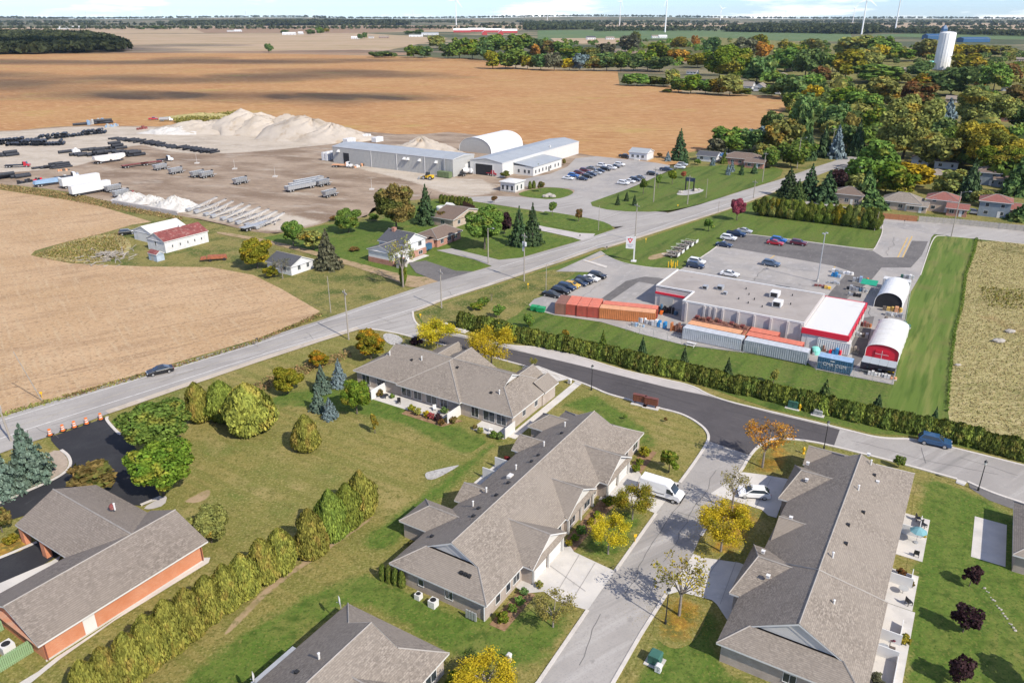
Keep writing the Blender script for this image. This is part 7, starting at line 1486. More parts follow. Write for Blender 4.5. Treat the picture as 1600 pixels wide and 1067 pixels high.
for i,(x,y) in enumerate(((999,632),(1017,637))):
    P = G(x,y);t = thing('mailbox_cluster',['brown mailbox cluster left on the kerbside pad','brown mailbox cluster right on the kerbside pad'][i],'mailboxes',(P[0],P[1],.1),-26);m = MB();m.box(-1.15,1.15,-.3,.3,.55,1.75);m.xprism([(-1.2,1.75),(1.2,1.75),(1.2,1.82),(-1.2,1.82)],-.36,.36);m.build('cabinet',BROWNM,t)
    m0 = MB();m0.box(-.23,.23,-.02,0,0,.17);me = m0.mesh('mailbox_door',[plain('brown_door%d' % i,(.20,.075,.05),.45)])
    for a_ in range(4):
        for b_ in range(5): link('mailbox_door',me,t,(-.82+a_*.545,-.301,.62+b_*.22))
    m = MB();m.box(-.9,-.75,-.12,.12,0,.55);m.box(.75,.9,-.12,.12,0,.55);m.build('leg',BROWNM,t);m = MB();m.box(-1.4,1.4,-.7,.7,-.05,.06);m.build('pad',CONC,t)
used = [False];lpst = thing('street_lamp','','street lamp');m = MB();m.lathe([(.14,0),(.14,.5),(.075,.6),(.055,4.2),(.05,4.25)],8);m.build('post',BLACKM,lpst);m = MB();m.lathe([(.05,4.25),(.16,4.3),(.2,4.72)],6);m.build('lantern_glass',plain('frosted_lens',(.5,.5,.46),.3),lpst);m = MB();m.lathe([(.27,4.72),(.2,4.85),(.06,5.0),(0,5.1)],6);m.build('lantern_cap',BLACKM,lpst)
for px,lb in (((1039.5,975),'black street lamp beside the bare tree on the court'),((924,610),'black street lamp at the bend of the dark street'),((1287,702),'black street lamp at the roof corner of the right block'),((1528,767),'black street lamp at the right driveway')): P = G(*px);place(lpst,used,lb,(P[0],P[1],.06),0,'black lantern street lamps')
def pole(px,ytop,label,kind='utility',deg=34,lean=0):
    P = G(*px);H = hgt(P,ytop);t = thing('utility_pole' if kind != 'flood' else 'light_pole',label,'utility pole' if kind != 'flood' else 'light pole',(P[0],P[1],.05),deg);m = MB();m.tube((0,0,-.2),(lean,0,H),.17 if kind != 'thin' else .09,.11 if kind != 'thin' else .06,8);m.build('pole',WOODPOLE if kind != 'flood' else GALV,t)
    if kind in ('utility','trans'): m = MB();m.box(lean-.06,lean+.06,-1.1,1.1,H-.9,H-.76);m.build('crossarm',WOODPOLE,t);m = MB();[m.lathe([(.05,H-.76),(.07,H-.6),(.03,H-.5)],6,c=(lean,y)) for y in (-1,-.4,.4,1)];m.build('insulator',GALV,t)
    if kind == 'trans':
        for y,zz in ((-.45,H-3.2),(.45,H-3.2),(.4,H-4.6)): m = MB();m.lathe([(0,zz),(.28,zz),(.3,zz+.9),(.2,zz+1.05),(0,zz+1.08)],10,c=(lean*.8,y));m.build('transformer',plain('pale_grey_enamel',(.55,.56,.57),.5) if 'pale_grey_enamel' not in MATS else MATS['pale_grey_enamel'],t)
    if kind == 'street': m = MB();m.tube((lean,0,H-.3),(lean,-2.2,H+.5),.04,None,5);m.build('lamp_arm',GALV,t);m = MB();m.box(lean-.16,lean+.16,-2.9,-2.2,H+.42,H+.58);m.build('lamp_head',GALV,t)
    if kind == 'flood': m = MB();[m.box(a_-.25,a_+.25,b_-.3,b_+.3,H-.1,H+.12) for a_,b_ in ((.6,0),(-.6,0))];m.box(-.6,.6,-.05,.05,H-.12,H-.04);m.build('floodlight',GALV,t);m = MB();m.tube((0,0,0),(0,0,.7),.35,None,10);m.build('pole_base',CONC,t)
    return (P[0],P[1],H)
PL = [pole((18,690),602,'utility pole with transformer beside the left spruces','trans',lean=-.5),pole((66,626),545,'leaning pole with yellow marker at the stubble field','thin',lean=-2.2),pole((545,531),453,'tall pale pole at the junction verge','utility'),pole((690,482),421,'utility pole right of the junction','utility'),pole((819,440),365,'utility pole carrying three pale transformers','trans'),pole((517,489),432,'short pole with a white meter on the farm lawn','thin'),pole((763,413),357,'pole with one small transformer on the house lawn','street'),pole((853,456),413,'dark pole on the verge behind the staff cars','thin'),pole((992,377),318,'thin tall pole behind the shop sign','utility'),pole((1021,316),262,'wooden pole on the road lawn','utility'),pole((1074,320),274,'pole right of the stone bed','utility'),pole((1122,333),315,'small post at the road bend','thin'),pole((935,361),322,'thin post on the green verge by the yard drive','thin'),pole((1103,310),280,'thin post left of the pink red tree','thin'),pole((1177,311),282,'pole at the left end of the tall hedge','utility'),pole((1191,285),238,'left pole with wires at the main road end','utility'),pole((1245,264),216,'right pole with wires at the main road end','street'),pole((1298,243),200,'pole before the blue spruce in the town','utility'),pole((1486,371),300,'dark pole standing at the striped lawn corner','street'),pole((1277,441),365,'parking lot light pole with floodlights','flood')]
pole((1366,361),332,'leaning white post at the end of the tall hedge','thin',lean=.9);pole((1561,92),75,'left pale pole beyond the town at right','utility');pole((1570,94),78,'right pale pole beyond the town at right','utility')
def wire(a,b,sag=.8,off=(0,0)):
    m = MB();n = 10;P = [tuple(a[d]+(b[d]-a[d])*i/n+((-sag*4*(i/n)*(1-i/n)-.6) if d == 2 else off[d]) for d in range(3)) for i in range(n+1)]
    for p,q in zip(P,P[1:]): m.tube(p,q,.016,None,3,cap=False)
    return m
mw = thing('power_line','thin power wires strung between the roadside poles','wires')
for i,j in ((0,2),(2,3),(3,4),(4,8),(8,10),(15,16),(16,17)):
    for of in ((-.6,.6),(.6,-.6)): wire(PL[i],PL[j],1.2,of).build('wire',BLACKM,mw)
# small signs and markers
for px,h,mt,lb in (((403,543 ),2.0,BLACKM,'small road sign edge-on at the near verge'),((66,622),1.1,YELLOWP,'yellow marker tag by the leaning pole'),((1009,380),1.3,YELLOWP,'yellow gas marker post behind the sign'),((825,452),1.4,YELLOWP,'yellow marker post right of the transformer pole'),((992,848),1.2,YELLOWP,'yellow marker stick on the court lawn'),((906,372),.9,BLACKM,'black mailbox at the yard drive'),((948,391),1.0,BLACKM,'small dark sign at the shop entrance'),((657,497),.9,YELLOWP,'yellow hydrant post at the junction corner'),((1412,352),1.6,BLACKM,'round dark sign on the cross road'),((1059,324),.8,YELLOWP,'yellow valve marker on the road lawn')):
    P = G(*px);t = thing('marker_post',lb,'post',(P[0],P[1],.1),10);m = MB();m.tube((0,0,0),(0,0,h),.045,None,6);m.build('stake',WOODPOLE if mt is BLACKM else mt,t);m = MB();m.box(-.2,.2,-.03,.03,h-.35,h+.05);m.build('plate',mt,t)
used = [False];yb = tag(MB().build('bollard',YELLOWP) if False else (lambda m: (m.lathe([(.13,0),(.13,1.45),(.08,1.55),(0,1.57)],10),m.build('bollard',YELLOWP))[1])(MB()),'yellow bollard in the group by the store corner','bollard','yellow bollards by the store corner')
for i,(x,y) in enumerate(((1044,418),(1048,415),(1051,417),(1055,419),(1058,416),(1049,419))): P = G(x,y);q = yb if i == 0 else yb.copy();(COL.objects.link(q) if i else None);q.location = (P[0],P[1],.07)
# parked utility trailers on the shop lawn
used = [False];ut = thing('utility_trailer','','trailer');m = MB();m.box(-1.9,1.9,-.95,.95,.5,.58);m.build('deck',BARK,ut);m = MB()
for y in (-.95,.95): m.bar((-1.9,y,.95),(1.9,y,.95),.05);[m.bar((x,y,.55),(x,y,.95),.05) for x in (-1.9,-.6,.6,1.9)]
m.bar((1.9,-.7,.5),(3.1,0,.5),.08);m.bar((1.9,.7,.5),(3.1,0,.5),.08);m.build('frame',TRIM,ut);m = MB();m.box(-1.95,-1.88,-.95,.95,.5,1.4);m.build('tail_ramp',TRIM,ut);wheelset(ut,.33,(-.2,),2.3,.2)
for px,lb in (((1050,402),'white utility trailer at the front of the trailer row on the shop lawn'),((1057,397),'second utility trailer in the row on the shop lawn'),((1064,391),'third utility trailer in the row on the shop lawn'),((1072,386),'fourth utility trailer in the row on the shop lawn'),((1079,381),'dark utility trailer at the far end of the row on the shop lawn')): P = G(*px);place(ut,used,lb,(P[0],P[1],.08),VN+180,'utility trailers for sale')
# monument on the road lawn, boulders
P = G(1077,299);t = thing('company_sign','dark frame sign standing in the stone bed on the road lawn','sign',(P[0],P[1],.15),VN);m = MB();[m.box(x-.2,x+.2,-.2,.2,0,4.6) for x in (-1.6,1.6)];m.build('post',BLACKM,t);m = MB();m.box(-1.9,1.9,-.15,.15,3.6,5.0);m.build('board',plain('dark_blue_board',(.03,.05,.09),.5),t)
for i,(x,y,s) in enumerate(((1063,302,1.0),(1085,299,1.2),(1092,298,.8),(858,308,1.6),(863,309,1.3),(852,309,1.2))):
    P = G(x,y);m = MB();m.blob((0,0,s*.35),s,s*.8,s*.55,8,0,.15);q = m.build('boulder',STONE);q.location = (P[0],P[1],.12);tag(q,['boulder at the left of the stone bed','larger boulder in the middle of the stone bed','small boulder at the right of the stone bed','biggest boulder on the oval lawn island','boulder right on the oval lawn island','boulder left on the oval lawn island'][i],'boulder')
# sand and stone piles
def pile(px,rx,ry,h,mat,label,seed,peaks=1,deg=0,name='sand_pile'):
    P = G(*px);rg = random.Random(seed);m = MB();n,k = 56,18;pk = [(rg.uniform(-.35,.35)*(peaks > 1),rg.uniform(-.2,.2)*(peaks > 1),rg.uniform(.75,1)) for _ in range(peaks)];pk[0] = (pk[0][0],pk[0][1],1.0);off = [rg.random()*6 for _ in range(4)]
    vs = []
    for i in range(k+1):
        for j in range(n):
            A = 2*math.pi*j/n;r = i/k;e = 1+.10*math.sin(3*A+off[0])+.06*math.sin(7*A+off[1]);x,y = r*e*math.cos(A),r*e*math.sin(A)
            zz = max(max(0,p[2]*(1-math.hypot((x-p[0]),(y-p[1]))/(1.0-.5*math.hypot(p[0],p[1])))) for p in pk)**.9*(1-(r > .98));zz *= 1+.07*math.sin(9*A+off[2]+r*5);vs.append((x*rx,y*ry,zz*h+(rg.uniform(-.5,.5)*min(1,zz*3)+.25*math.sin(x*rx*.9+off[3])*math.sin(y*ry*1.1))*(r < .95)))
    m.add(vs,[(i*n+j,i*n+(j+1) % n,(i+1)*n+(j+1) % n,(i+1)*n+j) for i in range(k) for j in range(n)]);q = m.build(name,mat,None,True);q.location = (P[0],P[1],.06);q.rotation_euler[2] = R(deg);return tag(q,label,'pile')
pile((400,205),27,18,12.5,SANDPILE,'tallest pale sand pile with a double peak',1,3,20);pile((428,208),24,16,10.5,SANDPILE,'sand pile right behind the tallest one',2,2,10);pile((490,215),34,20,11.5,SANDPILE,'broad right sand pile with a cut face',3,3,-10);pile((520,218),24,16,8,SANDPILE,'smooth right flank sand pile',4,1);pile((335,206),34,15,6.5,SANDPILE,'low sand bank left of the tallest pile',5,3)
pile((275,208),20,9,3.6,WHITEPILE,'low bank of broken white stone',6,4,0,'stone_pile');pile((310,205),18,9,3.6,WHITEPILE,'white stone bank nearer the sand piles',8,4,0,'stone_pile');pile((660,245),22,20,9,SANDPILE,'grey sand cone behind the works building',7,1)
pile((320,186),34,9,3.6,MEADOW,'weedy earth bank behind the sand piles',9,4,0,'earth_bank')
for i,(x,y,r_,h) in enumerate(((205,312,7,2.6),(235,316,6,2.3),(275,326,8.5,4.2),(255,322,6,2))): pile((x,y),r_,r_*.8,h,WHITEPILE,['white stone heap at the left of the concrete block wall','white stone heap second from the left behind the block wall','largest white stone heap beside the conveyors','white stone heap between the larger heaps'][i],20+i,1,0,'stone_pile')
A,B = G(176,319),G(277,337);t = thing('block_wall','low grey concrete block wall in front of the white stone heaps','wall',(A[0],A[1],.06),math.degrees(math.atan2(B[1]-A[1],B[0]-A[0])));L = math.hypot(B[0]-A[0],B[1]-A[1]);m0 = MB();m0.box(.02,1.46,-.35,.35,0,.74,taper=.02);me = m0.mesh('concrete_block',[CONCPATH])
for k in range(int(L/1.5)):
    for z_ in range(2): link('concrete_block',me,t,(k*1.5+.7*(z_ % 2),rnd.uniform(-.04,.04),z_*.75))
# fences of the town
fence('board_fence','orange stained board fence beside the hedge end',[gl(1376,342),gl(1432,347)],1.9,.3,REDWOOD,.015,panel=True)
fence('board_fence','long weathered grey board fence along the cross road',[gl(1435,347),gl(1500,352),gl(1560,358),gl(1640,366)],1.9,.3,WOODFENCE,.015,panel=True)
fence('board_fence','brown board fence behind the farm houses',[gl(722,322),gl(742,330)],1.8,.3,BROWNM,.015,panel=True)
# patio things
def lpB(bl,u,v,z=.1):
    o_ = bl.root;A = o_.rotation_euler[2];return (o_.location[0]+u*math.cos(A)+v*math.sin(A),o_.location[1]+u*math.sin(A)-v*math.cos(A),z)
def chairset(P,label,mt,deg=0,tbl=True):
    t = thing('patio_set' if tbl else 'patio_chair',label,'patio furniture',P,deg);m = MB()
    if tbl: m.lathe([(0,.70),(.55,.70),(.55,.74),(0,.74)],12);m.tube((0,0,0),(0,0,.7),.05,None,6);m.build('table',mt,t)
    else:
        m.box(-.3,.3,-.3,.3,.38,.45);m.build('seat',mt,t);m = MB();m.box(-.3,.3,.26,.32,.45,1.0);m.build('backrest',mt,t);m = MB();[m.box(x-.03,x+.03,y-.03,y+.03,0,.38) for x in (-.27,.27) for y in (-.27,.27)];m.build('leg',mt,t)
for P,lb,mt,dg,tb in ((lpB(B_,-9.4,2.4,.14),'dark chair on the uppermost patio of the right block',BLACKM,30,False),(lpB(B_,-8.2,1.6,.14),'dark chair near the roof edge of the uppermost patio',BLACKM,80,False),(lpB(B_,-16.4,2.2,.14),'small dark chair below the teal parasol',BLACKM,150,False),(lpB(B_,-24.6,1.6,.14),'oval grey green table on the rock patio',METALGREY,0,True),(lpB(B_,-26.3,2.4,.14),'curved chair at the corner of the rock patio',BLACKM,100,False),(lpB(B_,-35.0,1.7,.14),'tan chair beside the red flowers',BARK,60,False),(lpB(B_,-35.6,.9,.14),'grey table on the lowest patio',GALV,0,True),(lpB(C_,-1.0,-25.4,.12),'dark square table on the flower patio',BLACKM,0,True),(lpB(C_,-1.2,-22.3,.12),'black covered grill on the flower patio',BLACKM,0,False),(lpB(C_,-.6,-29.6,.12),'wooden chair beside the first privacy screen',BARK,40,False),(lpB(C_,-1.0,-3.4,.12),'white bench on the small end patio',TRIM,90,False),(lpB(C_,0,-15.4,.12),'white chair beside the evergreen on the flower patio',TRIM,20,False)): chairset(P,lb,mt,dg,tb)
P = lpB(B_,-13.5,1.9,.14);t = thing('parasol','teal parasol on the second patio of the right block','parasol',P);m = MB();m.tube((0,0,0),(0,0,2.3),.03,None,6);m.tube((0,0,0),(0,0,.1),.3,None,10);m.build('pole',GALV,t);m = MB();m.lathe([(1.05,1.75),(.55,2.1),(0,2.35)],8);m.build('canopy',TEAL,t)
for i,(bl,u,v,s,lf,lb) in enumerate([(B_,-11.6,2.6,.5,'yellow','yellow potted shrub between the first two patios'),(B_,-21.4,1.0,.7,'rust','rusty ornamental grass on the rock patio'),(B_,-22.6,1.4,.6,'olive','olive low shrub on the rock patio'),(B_,-22.8,2.2,.6,'bronze','bronze shrub at the edge of the rock patio'),(B_,-33.0,.8,.6,'pinkred','red flower bed beside the lower privacy wall'),(B_,-33.3,1.6,.55,'pinkred','red flower clump at the patio rail'),(B_,-33.0,2.7,.8,'gold','golden flowering shrub at the patio corner'),(B_,-40.2,.8,.9,'greygreen','grey green grasses at the bottom patio'),(B_,-41.4,1.8,.9,'greygreen','second grey green grass clump at the bottom patio'),
   (C_,-2.0,-28.0,.8,'pinkred','dark pink shrub at the patio corner of the junction block'),(C_,-.8,-26.9,.9,'bronze','bronze grass beside the privacy screen'),(C_,-.2,-24.6,.6,'green','small green shrub at the sliding door'),(C_,-2.4,-18.6,.9,'yellowgreen','yellow green flower clump in the patio bed'),(C_,-2.6,-17.0,.9,'pale','pale flower clump in the patio bed'),(C_,-2.6,-15.2,.8,'yellow','yellow flower clump in the patio bed'),(C_,-2.7,-14.2,.8,'pinkred','pink flower clump in the patio bed'),(C_,-2.6,-12.8,.9,'purple','purple flower clump in the patio bed'),(C_,-3.4,-11.6,.8,'rust','rusty flower clump at the end of the patio bed'),(C_,-1.8,-10.2,.8,'bronze','bronze clump behind the second privacy screen'),(C_,-.2,-13.4,.9,'dark','dark evergreen against the patio wall'),(C_,-1.8,-6.0,.6,'bronze','bronze shrub on the end patio'),(C_,-2.2,-4.6,.7,'olive','olive shrub on the end patio edge'),(C_,-2.4,-1.8,.9,'green','green shrub before the end privacy screen'),(C_,-2.2,-.9,.8,'dark','dark shrub at the end corner of the junction block'),
   (A_,1.4,1.2,1.0,'midgreen','round green shrub at the lower corner of the middle block'),(A_,3.2,1.3,.7,'green','second shrub along the lower front bed'),(A_,4.6,1.4,.8,'green','third shrub along the lower front bed'),(A_,6.2,1.0,.7,'dark','dark shrub by the lower front door'),(A_,8.3,1.9,.6,'olive','small shrub next to the lower entrance'),(A_,16.8,1.4,.7,'yellowgreen','yellow green shrub beside the concrete driveway'),(A_,18.2,1.5,.7,'midgreen','green shrub under the front windows'),(A_,20,1.6,.9,'green','larger shrub in the middle front bed'),(A_,22.4,1.7,.7,'yellowgreen','low yellow green shrub in the middle front bed'),(A_,24.2,1.8,.7,'midgreen','low green shrub in the middle front bed'),(A_,27.6,2.0,1.1,'midgreen','tall green shrub beside the van driveway'),(A_,37.2,1.8,.9,'midgreen','shrub beside the upper entrance of the middle block'),(A_,39.5,1.6,.8,'midgreen','shrub under the upper windows'),(A_,42.2,1.4,1.2,'yellowgreen','yellow green shrub at the upper corner of the middle block'),(A_,6.0,-15.0,.9,'pale','pale flowering shrub at the rear wing'),(A_,13.6,-14.4,.8,'olive','olive shrub behind the rear gable'),(A_,29.6,-15.6,.8,'red','red leaved shrub behind the middle block'),(D_,-1.5,1.6,1.3,'midgreen','green shrub at the corner of the bottom block')]):
    P = lpB(bl,u,v,.05);tree('shrub',lb,'shrub',None,P,s*1.5,s*.9,'bush',lf,.0,stem=False)
for i in range(4): P = lpB(A_,-.3+i*.1,-14.6+i*.9 if i < 4 else 0,.05);tree('cedar_shrub',['columnar cedar nearest the rear corner of the middle block','second columnar cedar along the end wall','third columnar cedar along the end wall','fourth columnar cedar along the end wall'][i],'shrub','columnar cedars at the end wall',P,2.3,.42,'col','hedge')
for bl,pts in ((A_,[(0.2,.2),(7.0,.2),(7.0,2.2),(0.2,2.2)]),(A_,[(16.5,.4),(28,.4),(28,2.6),(16.5,2.4)]),(A_,[(37,.6),(44.2,.2),(44.2,2.4),(37,2.6)]),(C_,[(-3.9,-19.6),(-2.3,-19.6),(-2.3,-12.4),(-.5,-10.6),(-.5,-9.2),(-3.9,-11)])): sheet('garden_bed',None,.07,MULCH,0,[lpB(bl,u,v)[:2] for u,v in pts])
x,y,z_ = lpB(A_,-.7,-4.7,.05)
for i,(u,v,s,lb) in enumerate(((-.7,-6.8,1,'white air conditioner at the end wall of the middle block'),(-.6,-9.0,.8,'grey metered box at the end wall of the middle block'))):
    P = lpB(A_,u,v,.05);t = thing('air_conditioner',lb,'air conditioner',P,58.5);m = MB();m.box(-.45*s,.45*s,-.45*s,.45*s,.05,.95*s);m.build('casing',TRIM,t);m = MB();m.lathe([(0,.98*s),(.36*s,.98*s),(.36*s,.955*s)],12);m.build('fan_grille',BLACKM,t)
P = lpB(A_,-.3,-1.9,.05);t = thing('meter_bank','bank of pale utility meters at the corner of the middle block','meters',P,58.5)
for k in range(4): m = MB();m.box(-.08,.08,-.13+k*.38-.6,.13+k*.38-.6,.2,1.3);m.build('meter',GALV,t)
# right edge house with its concrete patio
o,a = frame((1584,783),2.7,62)
E_ = Bld('townhouse_block','townhouse roof cut by the right edge with a concrete patio','house',(o[0],o[1],0),-121.5)
E_.wing(0,12.8,-12,0,2.7,5.6,'u','hip','hip');E_.slab('patio_slab',2.0,11.8,.2,3.9,0,.1,CONC);E_.close(SHING,STONEWALL)
for i,(x,y) in enumerate(((1591,815),(1587,822),(1588,844))):
    P = G(x,y);chairset((P[0],P[1],.12),['dark deck chair at the roof edge patio','second dark deck chair on the right edge patio','blue chair on the right edge patio'][i],CONTBLUE if i < 2 else BLUEP,20,False)
